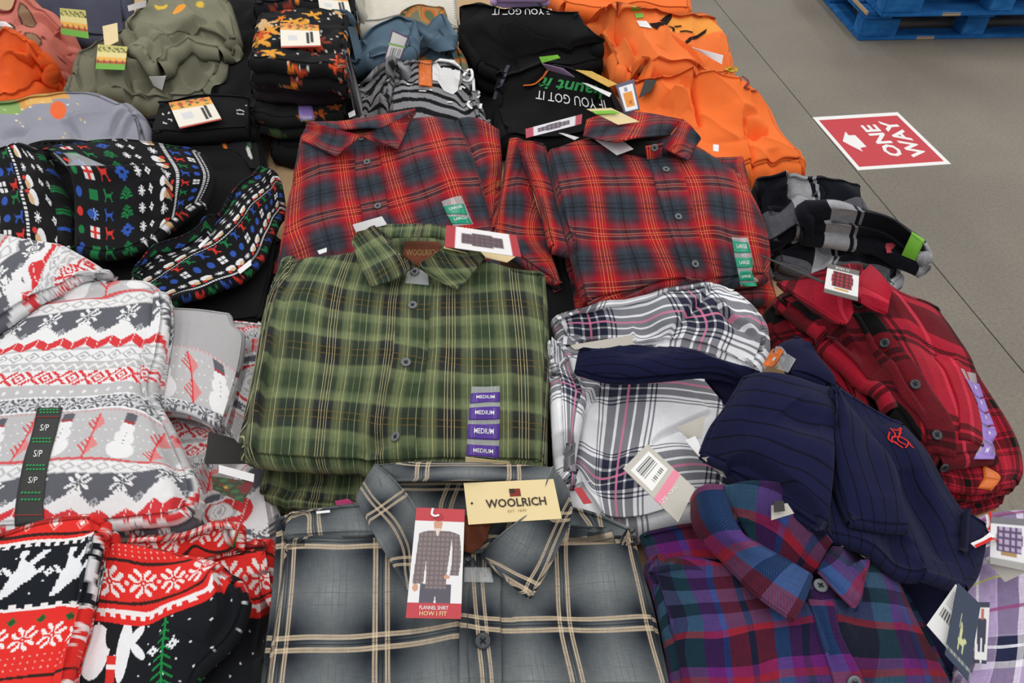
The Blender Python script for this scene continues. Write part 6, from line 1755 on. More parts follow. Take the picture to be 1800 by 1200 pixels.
adopt(shape_on('emblem', sub(QW, 0.49, 0.20, 0.55, 0.30), [wt], M_INK, None, lift=0.0009), wt)
adopt(shape_on('punch_hole', [(829.5 + 2.2 * math.cos(a), 884.5 + 2.2 * math.sin(a)) for a in np.linspace(0, 6.28, 9)[:-1]], [wt], M_INK, None), wt)


def man_tag(u, v, s, t):
    c = canvas(u, '#f3f1f3')
    put(c, (v < 0.125) | (v > 0.865), '#c9434c')
    # figure: legs, shirt, sleeves, hands, neck and chin
    put(c, (v > 0.70) & (v < 0.865) & (np.abs(u - 0.50) < 0.29) & ~((np.abs(u - 0.50) < (v - 0.79) * 0.25) & (v > 0.79)), '#5c5866')
    body = (v > 0.215) & (v < 0.74) & (np.abs(u - 0.50) < 0.245 + 0.05 * np.clip((0.36 - v) * 4, -1, 0.3))
    sl = (v > 0.225) & (v < 0.70) & (np.abs(u - (0.20 - 0.10 * (v - 0.3))) < 0.10)
    sr = (v > 0.225) & (v < 0.62) & (np.abs(u - (0.82 + 0.05 * np.sin((v - 0.22) * 7))) < 0.085)
    sh = body | sl | sr
    sh &= v > 0.215 + 0.9 * np.clip(np.abs(u - 0.5) - 0.2, 0, 1) ** 1.5 * 0.35
    put(c, sh, '#8c7e7d')
    put(c, sh & ((np.floor(u * 34) % 3 == 0) | (np.floor(v * 68) % 3 == 0)), '#74676a')
    put(c, ((u - 0.47) / 0.085) ** 2 + ((v - 0.15) / 0.075) ** 2 < 1, '#d9a288')
    put(c, (((u - 0.47) / 0.11) ** 2 + ((v - 0.085) / 0.04) ** 2 < 1), '#b8323c')
    put(c, (np.abs(u - 0.47) < 0.05 - (v - 0.2) * 0.6) & (v > 0.19) & (v < 0.265), '#ecd8cf')
    put(c, ((u - 0.12) / 0.055) ** 2 + ((v - 0.735) / 0.035) ** 2 < 1, '#d9a288')
    put(c, ((u - 0.70) / 0.06) ** 2 + ((v - 0.635) / 0.018) ** 2 < 1, '#d9a288')
    return c


QM = cw([(692, 312), (893, 320), (877, 776), (647, 771)])
wm = card('hang_tag', QM, M_PRINT, ws, z=(0.996, 0.99, 0.957, 0.962), nu=104, nv=200, col=man_tag, label='photo tag of a man in a flannel shirt with red ends')
adopt(text_on('lettering', 'FLANNEL SHIRT', sub(QM, 0.23, 0.885, 0.76, 0.92), [wm], M_INKW, None, bold=0.01), wm)
adopt(text_on('lettering', 'HOW I FIT', sub(QM, 0.24, 0.935, 0.74, 0.975), [wm], M_KRAFT, None, bold=0.01), wm)
adopt(stroke_on('fastener', [[(761, 893), (759, 903), (764, 907)], [(764, 907), (772, 905)]], 0.0022, [wm], M_CARDW, None, lift=0.001), wm)
r_ = card('hang_tag', [(1008, 857), (1022, 856), (1041, 884), (1026, 886)], M_CARDR, ws, z=(0.965, 0.965, 0.955, 0.955), label='red tag corner behind the collar')
card('care_label', cw([(275, 328), (330, 322), (332, 332), (275, 338)]), M_CARDW, ws, on=[wy], dz=(0.003, 0.003, 0.003, 0.003))
card('care_label', [(588, 880), (612, 876), (622, 884), (592, 888)], plain('magenta_label', '#a83a68', 0.7), ws, on=[wy], dz=(0.002, 0.002, 0.002, 0.002))

# ================================================================== right side
# --- navy and grey checked flannel, crumpled at the table edge
c9 = crop(1300, 280, 500 / 1765)
t = thing('flannel_shirt', 'crumpled navy and grey checked flannel shirt with a lime sticker at the table edge', 'shirt', at(1450, 400, 0.79), GRP)
nf0 = patch('lower_fold', c9([(150, 330, 0.855), (500, 350, 0.86), (800, 420, 0.84), (900, 500, 0.83)]), c9([(230, 640, 0.82), (470, 690, 0.82), (800, 680, 0.815), (960, 790, 0.80)]), (), c9([(1010, 620, 0.815), (1045, 720, 0.805)]), nu=90, nv=70, mat=M_NAVYFL, parent=t, th=0.05, lobes=2, wr=[(0.06, 0.02), (0.03, 0.008, 0.5, 2)], seed=141,
            per=0.15, ang=-25, off=(0.2, 0.1),
            creases=[('v', c9([(210, 520), (330, 490), (380, 410)]), 0.02, 0.012), ('s', c9([(450, 500), (560, 520), (640, 420)]), 0.02, 0.02), ('v', c9([(470, 560), (620, 540), (760, 500)]), 0.02, 0.012), ('v', c9([(460, 690), (520, 600), (540, 560)]), 0.02, 0.012), ('s', c9([(920, 730), (990, 640), (880, 520)]), 0.016, 0.02)])
nf = patch('body', c9([(85, 130, 0.89), (280, 70, 0.915), (480, 85, 0.92), (720, 135, 0.90), (745, 165, 0.895)]), c9([(170, 520, 0.85), (400, 430, 0.87), (560, 400, 0.88), (820, 350, 0.875)]), c9([(120, 300, 0.87)]), c9([(770, 230, 0.89)]), nu=110, nv=80, mat=M_NAVYFL, parent=t, th=0.04, wr=[(0.07, 0.018), (0.03, 0.006)], seed=142, over=[nf0],
            per=0.15, ang=20, off=(0.25, 0.3),
            creases=[('s', c9([(490, 330), (330, 230), (290, 160), (310, 100)]), 0.025, 0.03), ('v', c9([(180, 300), (280, 260), (300, 200)]), 0.025, 0.015), ('r', c9([(440, 240), (480, 290), (560, 300)]), 0.012, 0.015), ('s', c9([(470, 280), (530, 210), (440, 130)]), 0.010, 0.02)])
nsl = patch('sleeve', c9([(400, 290, 0.915), (600, 290, 0.925), (800, 340, 0.915), (960, 410, 0.895), (1140, 540, 0.87), (1190, 600, 0.855)]), c9([(390, 400, 0.875), (600, 420, 0.87), (850, 470, 0.855), (1040, 560, 0.84), (1150, 615, 0.83), (1190, 630, 0.83)]), nu=90, nv=24, mat=M_NAVYFL, parent=t, th=0.03, puff=0.02, wr=[(0.06, 0.006)], seed=143, over=[nf, nf0],
             per=0.16, ang=4, off=(0.45, 0.1))
ls = patch('size_sticker', c9([(1050, 480, 0.001), (1128, 545, 0.001)]), c9([(1025, 550, 0.001), (1105, 598, 0.001)]), nu=10, nv=8, mat=M_LIME, parent=t, th=0.0006, on=[nsl], conform=True, label='lime green size sticker')
button(*c9([(470, 218)])[0], [nf], t, M_BTND, 0.006, thread=M_THREAD)
card('care_label', c9([(900, 520), (985, 515), (1000, 575), (915, 580)]), plain('coral_label', '#c8505a', 0.7), t, on=[nf0], dz=(0.02,) * 4)

# --- red and black buffalo shirts
cb = crop(1330, 440, 470 / 1282)
BG = 'red and black plaid shirts'
t = thing('flannel_shirt', 'red and black plaid shirt lowest of its stack with an orange size sticker', 'shirt', at(1700, 850, 0.78), BG)
bu0 = patch('body', cb([(500, 600, 0.83), (1000, 560, 0.83)]), cb([(780, 1230, 0.80), (1000, 1250, 0.80), (1200, 1200, 0.80)]), (), cb([(1200, 900, 0.81), (1230, 1060, 0.805)]), nu=50, nv=50, mat=M_BUFF, parent=t, th=0.02, uvscale=(3, 3), wr=[(0.06, 0.01)], seed=151)
bu1 = patch('lower_fold', cb([(500, 560, 0.86), (1040, 530, 0.86)]), cb([(860, 1130, 0.825), (1060, 1160, 0.825), (1255, 1130, 0.82)]), (), cb([(1230, 860, 0.835), (1285, 1040, 0.825)]), nu=60, nv=60, mat=M_BUFF, parent=t, th=0.03, uvscale=(3.2, 3.2), wr=[(0.06, 0.012)], seed=152, over=[bu0], lobes=2)
size_strip(t, [bu1, bu0], cb([(1075, 1010), (1100, 1060), (1060, 1140)]), cb([(1110, 1040), (1170, 1085), (1130, 1150)]), [(0.1, 0.6, M_ORFILM, ''), (0.65, 0.98, M_ORFILM, '')], film=M_ORFILM)
t = thing('flannel_shirt', 'red and black plaid shirt on top of its stack with a long lilac size strip', 'shirt', at(1580, 640, 0.80), BG)
pinsB = [(*cb([(a, b)])[0], u, v) for a, b, u, v in [(720, 290, .13, .13), (250, 300, -.87, .13), (100, 300, -1.1, .2), (600, 490, .12, .62), (590, 560, .1, 1.05), (800, 520, .45, .62), (870, 370, .6, .35), (980, 430, .85, .42), (380, 400, -.5, .42), (450, 560, -.45, .85), (640, 700, .3, 1.4), (790, 680, .43, 1.45), (900, 640, .8, 1.4), (980, 640, 1.0, 1.1), (1030, 930, 1.15, 2.13), (880, 940, .8, 2.0), (760, 820, .45, 1.8), (1090, 680, 1.13, 1.15), (1170, 980, 1.5, 2.1), (200, 230, -.8, -.2), (900, 300, .5, .12)]]
bsl = patch('sleeve', cb([(40, 260, 0.87), (120, 200, 0.885), (250, 170, 0.895)]), cb([(300, 620, 0.86), (420, 720, 0.86), (560, 820, 0.86)]), cb([(60, 400, 0.86)]), cb([(450, 420, 0.89)]), nu=60, nv=60, mat=M_BUFF, parent=t, th=0.03, per=0.23, ang=-10, off=(0.1, 0.1), wr=[(0.07, 0.014)], seed=153)
bu = patch('body', cb([(90, 200, 0.905), (330, 110, 0.935), (560, 90, 0.945), (700, 175, 0.935), (880, 255, 0.915)]), cb([(620, 800, 0.885), (860, 1000, 0.865), (960, 1010, 0.862), (1190, 990, 0.85)]), cb([(330, 440, 0.905), (520, 640, 0.895)]), cb([(1000, 420, 0.90), (1072, 550, 0.885), (1110, 700, 0.87), (1165, 880, 0.855)]), nu=130, nv=130, mat=M_BUFF, parent=t, th=0.03, per=0.23, ang=0, off=(0.0, -0.13), puff=0.012, wr=[(0.10, 0.012), (0.035, 0.003)], seed=154, over=[bsl],
           creases=[('s', cb([(800, 800), (680, 660), (620, 520), (480, 310)]), 0.012, 0.04), ('v', cb([(550, 680), (550, 540), (500, 440), (420, 380)]), 0.02, 0.016), ('s', cb([(240, 350), (400, 400), (520, 480)]), 0.014, 0.03), ('r', cb([(620, 560), (700, 680), (820, 860)]), 0.008, 0.03), ('v', cb([(720, 400), (850, 480), (960, 520)]), 0.008, 0.016)])
bp = patch('placket', cb([(455, 300), (560, 290)]), cb([(820, 960), (960, 990)]), cb([(560, 470), (690, 680), (810, 830)]), cb([(700, 470), (830, 650), (940, 820)]), nu=18, nv=60, mat=M_BUFF, parent=t, th=0.003, on=[bu], conform=True, per=0.23, ang=0, off=(0.05, 0.1))
bpk = patch('pocket', cb([(855, 508), (900, 500), (1000, 560)]), cb([(975, 900), (1030, 910), (1090, 940)]), cb([(930, 620), (970, 740)]), cb([(1040, 680), (1075, 820)]), nu=16, nv=40, mat=M_BUFF, parent=t, th=0.003, on=[bu], conform=True, per=0.23, ang=0, off=(0.55, 0.45))
bst = patch('collar_stand', cb([(330, 80, 0.02), (460, 60, 0.024), (540, 70, 0.024)]), cb([(440, 230, 0.004), (480, 245, 0.004), (540, 240, 0.006)]), nu=14, nv=14, mat=M_BUFF, parent=t, th=0.003, on=[bu], uvscale=(1.2, 1.2))
bcl = patch('collar_leaf', cb([(90, 150, 0.012), (200, 130, 0.02), (330, 85, 0.03)]), cb([(400, 350, 0.008), (440, 340, 0.01), (470, 285, 0.014)]), cb([(230, 240, 0.010)]), cb([(430, 180, 0.026)]), nu=36, nv=30, mat=M_BUFF, parent=t, th=0.0045, on=[bu, bst], per=0.23, ang=30, off=(0.35, 0.45))
bcr = patch('collar_leaf', cb([(495, 240, 0.014), (490, 130, 0.028), (545, 62, 0.036)]), cb([(628, 305, 0.010), (640, 240, 0.016), (652, 180, 0.022)]), cb([(560, 280, 0.010)]), cb([(600, 110, 0.032)]), nu=36, nv=30, mat=M_BUFF, parent=t, th=0.0045, on=[bu, bst], per=0.23, ang=-20, off=(0.6, 0.5))
for x, y in ((485, 262), (615, 445), (758, 643), (862, 886)):
    button(*cb([(x, y)])[0], [bp, bu, bcr], t, M_BTND, 0.0068, thread=M_THREAD)
button(*cb([(895, 1040)])[0], [bu, bu1], t, M_BTND, 0.0066, thread=M_THREAD)
size_strip(t, [bu, bpk], cb([(978, 565), (1045, 700), (1085, 880), (1040, 1000)]), cb([(1050, 590), (1120, 790), (1160, 900), (1140, 1000)]), [(0.12, 0.28, M_LILAC, 'M'), (0.29, 0.45, M_LILAC, 'M'), (0.46, 0.62, M_LILAC, 'M'), (0.63, 0.79, M_LILAC, 'M'), (0.80, 1.0, M_LILAC, 'M')])
def shirt_tag(u, v, s, tt):
    c = canvas(u, '#f0eff0')
    put(c, (v < 0.16) | (v > 0.86), '#6f6c68')
    m = (np.abs(u - 0.5) < 0.33 - 0.1 * np.abs(v - 0.45)) & (v > 0.2) & (v < 0.72)
    put(c, m, '#a8283a'); put(c, m & ((np.floor(u * 22) % 3 == 0) | (np.floor(v * 26) % 3 == 0)), '#3a1a20')
    put(c, (v > 0.74) & (v < 0.80) & (np.abs(u - 0.5) < 0.2), '#d8a04a')
    put(c, (v > 0.05) & (v < 0.10) & (np.abs(u - 0.5) < 0.25) & (np.floor(u * 40) % 2 == 0), '#d8d6d2')
    return c
card('hang_tag', cb([(343, 62), (492, 98), (485, 243), (322, 200)]), M_PRINT, t, z=(1.0, 1.0, 0.985, 0.985), nu=34, nv=34, col=shirt_tag, label='grey framed photo tag of the folded shirt')
card('hang_tag', cb([(10, 22), (25, 22), (335, 150), (330, 162)]), M_CARDB, t, z=(0.985, 0.985, 0.985, 0.985), label='dark tag seen edge on')

# --- dark navy filler added to cover bare table in the gap
t = thing('sweatshirt', 'added navy filler cloth darkening the gap between the purple and lavender shirts', 'sweatshirt', at(1630, 1080, 0.785))
patch('body', [(1500, 960, 0.85), (1600, 960, 0.85), (1700, 960, 0.85)], [(1560, 1300, 0.85), (1650, 1300, 0.85), (1740, 1300, 0.85)], nu=40, nv=50, mat=M_NAVYP, parent=t, th=0.06, wr=[(0.08, 0.012)], seed=221)
# --- white and navy plaid shirt
cp = crop(940, 480, 460 / 1255)
t = thing('flannel_shirt', 'crumpled white, navy and pink plaid shirt under the navy sweater', 'shirt', at(1150, 720, 0.79), GRP)
wpins = [(*cp([(a, b)])[0], u, v) for a, b, u, v in [(540, 810, 0.75, 0.75), (870, 640, 1.75, 0.75), (335, 520, 0.78, -0.25), (720, 470, 1.75, -.25), (440, 1100, -.1, 1.6), (720, 1010, .75, 1.75), (240, 880, -.3, .7), (130, 600, -.2, -.2), (720, 860, 1.0, 1.2), (300, 900, 0.1, .8), (250, 620, .35, 0.0), (520, 1100, .2, 1.75), (380, 700, .6, .25), (690, 590, 1.2, .2)]]
wpb = patch('body', cp([(60, 330, 0.865), (400, 330, 0.875), (700, 330, 0.885), (1050, 450, 0.885)]), cp([(150, 1000, 0.855), (290, 1200, 0.85), (560, 1220, 0.85), (980, 1120, 0.855)]), cp([(70, 600, 0.86), (90, 850, 0.855)]), cp([(1040, 700, 0.875), (1000, 900, 0.865)]), nu=120, nv=120, mat=M_WHITEP, parent=t, th=0.05, per=0.155, ang=28, off=(0.1, 0.35), wr=[(0.09, 0.018), (0.035, 0.005, 0.8, 2)], seed=161,
            creases=[('s', cp([(560, 830), (620, 770), (850, 650)]), 0.010, 0.04), ('v', cp([(330, 540), (400, 680), (520, 800)]), 0.012, 0.015), ('s', cp([(200, 1000), (190, 850), (230, 650), (330, 520)]), 0.02, 0.04), ('v', cp([(330, 700), (340, 780), (420, 880)]), 0.012, 0.015), ('v', cp([(230, 1020), (330, 950), (420, 930)]), 0.012, 0.015)])
wpl = patch('sleeve', cp([(60, 325, 0.89), (130, 320, 0.895), (205, 380, 0.89)]), cp([(100, 950, 0.855), (150, 1000, 0.855), (200, 1010, 0.855)]), cp([(70, 560, 0.87), (80, 800, 0.86)]), cp([(250, 560, 0.89), (235, 680, 0.885), (200, 880, 0.865)]), nu=50, nv=110, mat=M_WHITEP, parent=t, th=0.03, over=[wpb], wr=[(0.05, 0.012)], seed=162,
            per=0.155, ang=8, off=(0.45, 0.3),
            creases=[('v', cp([(100, 380), (150, 470), (130, 540)]), 0.016, 0.012), ('v', cp([(80, 570), (160, 560), (240, 590)]), 0.012, 0.01)])
wpu = patch('yoke', cp([(75, 195, 0.895), (350, 130, 0.905), (650, 60, 0.925), (880, 30, 0.93), (980, 60, 0.925)]), cp([(110, 330, 0.875), (450, 335, 0.885), (720, 330, 0.90), (1090, 470, 0.89)]), (), cp([(1085, 170, 0.92), (1145, 330, 0.905)]), nu=110, nv=70, mat=M_WHITEP, parent=t, th=0.035, over=[wpb, wpl], wr=[(0.07, 0.016), (0.03, 0.005)], seed=163,
            per=0.155, ang=-22, off=(0.5, 0.45),
            creases=[('v', cp([(110, 330), (300, 310), (470, 290)]), 0.02, 0.014), ('s', cp([(640, 290), (720, 200), (860, 60)]), 0.01, 0.04), ('s', cp([(860, 150), (950, 220), (1050, 310)]), 0.014, 0.03), ('v', cp([(930, 60), (960, 180), (1010, 230)]), 0.012, 0.015), ('v', cp([(480, 290), (560, 280), (700, 310)]), 0.012, 0.012)])
card('inner_panel', cp([(170, 345), (470, 295), (470, 350), (190, 365)]), M_CARDG, t, on=[wpu, wpb], dz=(0.004,) * 4, label='grey inner panel')
def barcode(u, v, s, tt):
    c = canvas(u, '#c6c1b8')
    # rounded white sticker with bars, pink size stripe
    m = (np.abs(u - 0.49) < 0.38) & (v > 0.10) & (v < 0.50) & (np.maximum(np.abs(u - 0.49) / 0.38, np.abs(v - 0.30) / 0.20) ** 8 + 0 < 1.0)
    put(c, m, '#f6f5f4')
    put(c, m & (np.abs(u - 0.5) < 0.28) & (v > 0.15) & (v < 0.33) & (np.sin(v * 300) + 0.6 * np.sin(v * 183) > 0), '#5a5a5c')
    put(c, m & (np.abs(u - 0.55) < 0.22) & (v > 0.40) & (v < 0.46) & (np.floor(u * 30) % 2 == 0), '#6a6a6c')
    put(c, (v > 0.57) & (v < 0.70), '#ee8ca6')
    return c
QB = cp([(425, 935), (550, 822), (760, 1040), (695, 1195)])
QB = [(1095, 823), (1138, 780), (1222, 858), (1192, 918)]
bt = card('hang_tag', QB, M_PRINT, t, z=(0.935, 0.935, 0.945, 0.94), nu=50, nv=80, col=lambda u, v, s, tt: barcode(u, v, s, tt), label='grey tag with a barcode sticker and a pink size stripe')
adopt(text_on('lettering', 'SIZE XXL', [(1156, 886), (1186, 853), (1191, 857), (1161, 891)], [bt], M_INKW, None, lift=0.0007), bt)
card('hang_tag', cp([(675, 740), (820, 680), (800, 790), (745, 800)]), M_CARDG, t, z=(0.92, 0.93, 0.925, 0.915), label='grey tag with fine print')
card('hang_tag', cp([(720, 800), (770, 780), (800, 840), (790, 880)]), M_CARDW, t, z=(0.925, 0.925, 0.925, 0.92), label='white tag corner')
card('hang_tag', cp([(800, 885), (835, 880), (970, 990), (950, 1010)]), M_CARDG, t, z=(0.925, 0.93, 0.925, 0.92), label='grey tag edge')

# --- purple plaid shirt
cq = crop(1080, 820, 0.4)
t = thing('flannel_shirt', 'folded purple, teal and red plaid shirt at the bottom right', 'shirt', at(1380, 1080, 0.80), GRP)
c2p = crop(1130, 960, 0.2)
def pq(a, b):
    return c2p([(a, b)])[0]
pinsP = [(*pq(*p), u, v) for p, u, v in [((330, 700), .05, .56), ((380, 780), .11, .66), ((440, 820), .17, .70), ((620, 780), .30, .66), ((540, 600), .27, .49), ((420, 400), .24, .26), ((350, 180), .24, .05), ((600, 130), .40, 0.0), ((750, 260), .50, .15), ((850, 480), .53, .38), ((930, 720), .535, .66), ((1000, 1040), .55, .92), ((700, 1090), .34, .95), ((1180, 1010), .68, .94), ((1130, 640), .67, .61), ((1400, 680), .90, .68), ((1460, 990), .93, .94), ((150, 330), 0.0, .20), ((250, 880), 0.02, .74), ((300, 1150), .02, 1.0)]]
pinsP += [(*cq([(a, b)])[0], u, v) for a, b, u, v in [(1020, 660, 1.02, .64), (1100, 720, 1.05, .72), (1260, 700, 1.3, .66), (1180, 560, 1.2, .42), (1400, 720, 1.55, .66), (1300, 560, 1.5, .40), (1060, 860, 1.05, .95), (1400, 900, 1.45, 1.0), (1230, 420, 1.4, .15), (600, 250, .8, -.35), (160, 300, 0, -.15)]]
pb0 = patch('lower_fold', cq([(140, 330, 0.86), (1250, 460, 0.86)]), cq([(280, 1250, 0.84), (1620, 1250, 0.84)]), nu=14, nv=14, mat=M_PURP, parent=t, th=0.06, lobes=2, uvscale=(2, 2))
pbk = patch('yoke', cq([(110, 275, 0.91), (320, 235, 0.93), (560, 215, 0.945), (800, 240, 0.945), (1000, 330, 0.935)]), cq([(160, 440, 0.91), (420, 420, 0.92), (700, 440, 0.92), (900, 480, 0.92), (1100, 520, 0.915)]), nu=60, nv=30, mat=M_PURP, parent=t, th=0.015, over=[pb0], per=0.19, ang=0, off=(0.2, 0.8), wr=[(0.07, 0.006)], seed=171)
pb = patch('body', cq([(125, 420, 0.915), (330, 395, 0.93), (560, 440, 0.935), (860, 500, 0.935), (1100, 400, 0.93), (1240, 420, 0.915)]), cq([(290, 1200, 0.91), (900, 1220, 0.91), (1620, 1200, 0.90)]), cq([(180, 580, 0.91), (235, 820, 0.91)]), cq([(1330, 620, 0.91), (1470, 900, 0.905)]), nu=130, nv=110, mat=M_PURP, parent=t, th=0.03, over=[pb0, pbk], pins=pinsP, puff=0.012, wr=[(0.13, 0.010), (0.05, 0.003)], seed=172,
           creases=[('s', cq([(970, 950), (900, 700), (855, 590)]), 0.006, 0.05), ('r', cq([(900, 600), (980, 800), (1060, 950)]), 0.006, 0.03), ('v', cq([(1000, 660), (1100, 640), (1250, 680)]), 0.006, 0.02)])
pp = patch('placket', cq([(855, 580), (960, 590)]), cq([(1000, 1040), (1150, 1020)]), cq([(900, 730), (960, 920)]), cq([(1000, 740), (1080, 900)]), nu=16, nv=50, mat=M_PURP, parent=t, th=0.003, on=[pb], conform=True, per=0.19, ang=0, off=(0.72, 0.66))
pst = patch('collar_stand', cq([(470, 85, 0.024), (620, 60, 0.03), (780, 100, 0.028), (960, 330, 0.02)]), cq([(600, 330, 0.006), (740, 400, 0.004), (860, 460, 0.004), (890, 450, 0.008)]), nu=30, nv=22, mat=M_PURP, parent=t, th=0.003, on=[pb, pbk], per=0.19, ang=15, off=(0.1, 0.5))
pcl = patch('collar_leaf', cq([(340, 140, 0.03), (390, 78, 0.036), (475, 72, 0.038)]), cq([(790, 685, 0.012), (840, 590, 0.014), (880, 472, 0.016)]), cq([(350, 270, 0.024), (470, 410, 0.018), (620, 560, 0.012)]), cq([(555, 270, 0.034), (650, 340, 0.028), (760, 400, 0.022)]), nu=40, nv=80, mat=M_PURP, parent=t, th=0.0045, on=[pb, pbk, pst],
            per=0.19, ang=0, off=(0.62, 0.66))
pcr = patch('collar_leaf', cq([(890, 455, 0.016), (930, 390, 0.024), (960, 345, 0.030)]), cq([(1072, 640, 0.010), (1095, 560, 0.012), (1105, 400, 0.018)]), cq([(990, 560, 0.010)]), cq([(1040, 355, 0.026)]), nu=36, nv=36, mat=M_PURP, parent=t, th=0.0045, on=[pb, pbk, pst],
            per=0.19, ang=20, off=(0.68, 0.5))
button(*cq([(905, 525)])[0], [pb, pp, pcl, pcr], t, M_BTN, 0.0072, thread=M_THREAD)
button(*cq([(1050, 950)])[0], [pp, pb], t, M_BTN, 0.0072, thread=M_THREAD)
card('neck_label', cq([(690, 170), (760, 160), (790, 205), (690, 235)]), M_CARDG, t, on=[pst], dz=(0.012,) * 4, label='pale fuzzy neck label')
card('hang_tag', cq([(700, 150), (745, 150), (750, 195), (705, 200)]), M_CARDB, t, on=[pst], dz=(0.018,) * 4, label='small black tag')

# --- lavender plaid shirt at the right edge
t = thing('flannel_shirt', 'lavender and navy plaid shirt cut off by the bottom right corner', 'shirt', at(1760, 1050, 0.79), GRP)
lv = patch('body', [(1680, 925, 0.86), (1740, 896, 0.87), (1800, 888, 0.87), (1900, 890, 0.86)], [(1640, 1290, 0.86), (1760, 1300, 0.86), (1930, 1290, 0.86)], [(1690, 1020, 0.87), (1690, 1150, 0.87)], (), nu=90, nv=100, mat=M_LAV, parent=t, th=0.05, lobes=2, wr=[(0.08, 0.014), (0.03, 0.004)], seed=181,
           per=0.13, ang=-25, off=(0.1, 0.2))
def lavtag(u, v, s, tt):
    c = canvas(u, '#ecebee')
    put(c, (v < 0.14), '#77767c'); put(c, v > 0.86, '#a9a7a4')
    m = (np.abs(u - 0.5) < 0.36 - 0.12 * np.abs(v - 0.45)) & (v > 0.18) & (v < 0.70)
    put(c, m, '#b9a6c8'); put(c, m & ((np.floor(u * 18) % 3 == 0) | (np.floor(v * 22) % 3 == 0)), '#57456a')
    put(c, (v > 0.70) & (v < 0.78) & (np.abs(u - 0.5) < 0.22), '#b08a5c')
    return c
card('hang_tag', [(1742, 908), (1808, 912), (1806, 1004), (1740, 990)], M_PRINT, t, z=(0.925, 0.925, 0.905, 0.905), nu=34, nv=40, col=lavtag, label='grey framed photo tag of a lavender shirt')
card('hang_tag', [(1726, 975), (1740, 990), (1806, 1004), (1768, 1022)], M_CARDG, t, z=(0.90, 0.902, 0.902, 0.89), label='grey tag corner')
def jeans(u, v, s, tt):
    c = canvas(u, '#eceaec')
    put(c, (v < 0.09) | (v > 0.94), '#2a3148')
    put(c, (np.abs(u - 0.5) < 0.34 - 0.2 * np.abs(v - 0.5)) & (v > 0.28) & (v < 0.82), '#2c2f4a')
    put(c, (np.abs(u - 0.52) < 0.12) & (v > 0.11) & (v < 0.30), '#c8685a')
    put(c, (np.abs(u - 0.5) < 0.05) & (v > 0.6), '#eceaec')
    return c
card('hang_tag', [(1714, 1058), (1740, 1058), (1734, 1166), (1713, 1164)], M_PRINT, t, on=[lv], dz=(0.02, 0.02, 0.014, 0.014), nu=16, nv=50, col=jeans, label='slim photo tag of a dark shirt')

# --- navy ribbed sweater thrown over the pile
cn = crop(1000, 560, 0.44444)
t = thing('sweater', 'navy ribbed sweater with red embroidery thrown over the plaid shirts', 'sweater', at(1450, 800, 0.86))
def ribpins(*a):
    return [(*cn([(x, y)])[0], u, v) for x, y, u, v in a]
nv0 = patch('body', cn([(880, 130, 0.965), (960, 110, 0.965), (1060, 240, 0.955), (1330, 415, 0.935)]), cn([(1000, 860, 0.955), (1150, 900, 0.955), (1330, 1000, 0.945), (1600, 1060, 0.93)]), cn([(980, 400, 0.965), (990, 650, 0.96)]), cn([(1440, 570, 0.925), (1560, 730, 0.915), (1660, 850, 0.91), (1650, 980, 0.92)]), nu=120, nv=110, mat=M_NAVY, parent=t, th=0.02,
            pins=ribpins((1180, 380, 0.05, 0), (1300, 470, 0.08, 0), (1420, 600, 0.10, .1), (1300, 700, 0.02, .2), (1400, 800, 0.04, .3), (1500, 900, 0.06, .35), (1560, 760, 0.10, .25), (1350, 950, 0.0, .4), (1060, 300, 0, 0), (1100, 600, -.06, .1)), wr=[(0.09, 0.012), (0.035, 0.004, 1.0, 2)], seed=191,
            creases=[('v', cn([(1330, 600), (1400, 760), (1480, 950)]), 0.012, 0.014), ('r', cn([(1250, 420), (1400, 620), (1540, 850)]), 0.012, 0.02), ('v', cn([(1320, 850), (1300, 930), (1400, 990)]), 0.014, 0.014)])
sl = patch('sleeve', cn([(40, 108, 0.915), (120, 118, 0.92), (250, 102, 0.925), (450, 115, 0.93), (580, 160, 0.945), (760, 205, 0.96)]), cn([(20, 205, 0.90), (150, 242, 0.905), (260, 250, 0.91), (430, 245, 0.915), (560, 240, 0.93), (760, 260, 0.945)]), nu=110, nv=36, mat=M_NAVY, parent=t, th=0.012, puff=0.012,
           pins=ribpins((60, 120, 0.0, 0), (300, 115, 0.005, .2), (600, 180, 0.012, .4), (740, 215, .015, .5), (40, 190, 0.058, 0), (300, 240, 0.062, .2), (600, 235, 0.04, .4), (740, 250, .03, .5)), wr=[(0.10, 0.010)], seed=192,
           creases=[('v', cn([(200, 110), (260, 130), (400, 110)]), 0.008, 0.012), ('s', cn([(690, 205), (560, 165), (430, 130)]), 0.008, 0.02)])
sl_b = patch('sleeve_fold', cn([(530, 235, 0.92), (640, 225, 0.93), (740, 240, 0.94)]), cn([(600, 320, 0.90), (660, 340, 0.91), (740, 330, 0.93)]), nu=30, nv=20, mat=M_NAVYP, parent=t, th=0.010)
nc = patch('collar', cn([(808, 108, 0.955), (850, 80, 0.965), (908, 58, 0.97)]), cn([(870, 210, 0.975), (960, 240, 0.975), (1060, 290, 0.97)]), cn([(845, 160, 0.965)]), cn([(960, 120, 0.975), (1040, 220, 0.975)]), nu=40, nv=40, mat=M_NAVYP, parent=t, th=0.016, puff=0.008, over=[nv0])
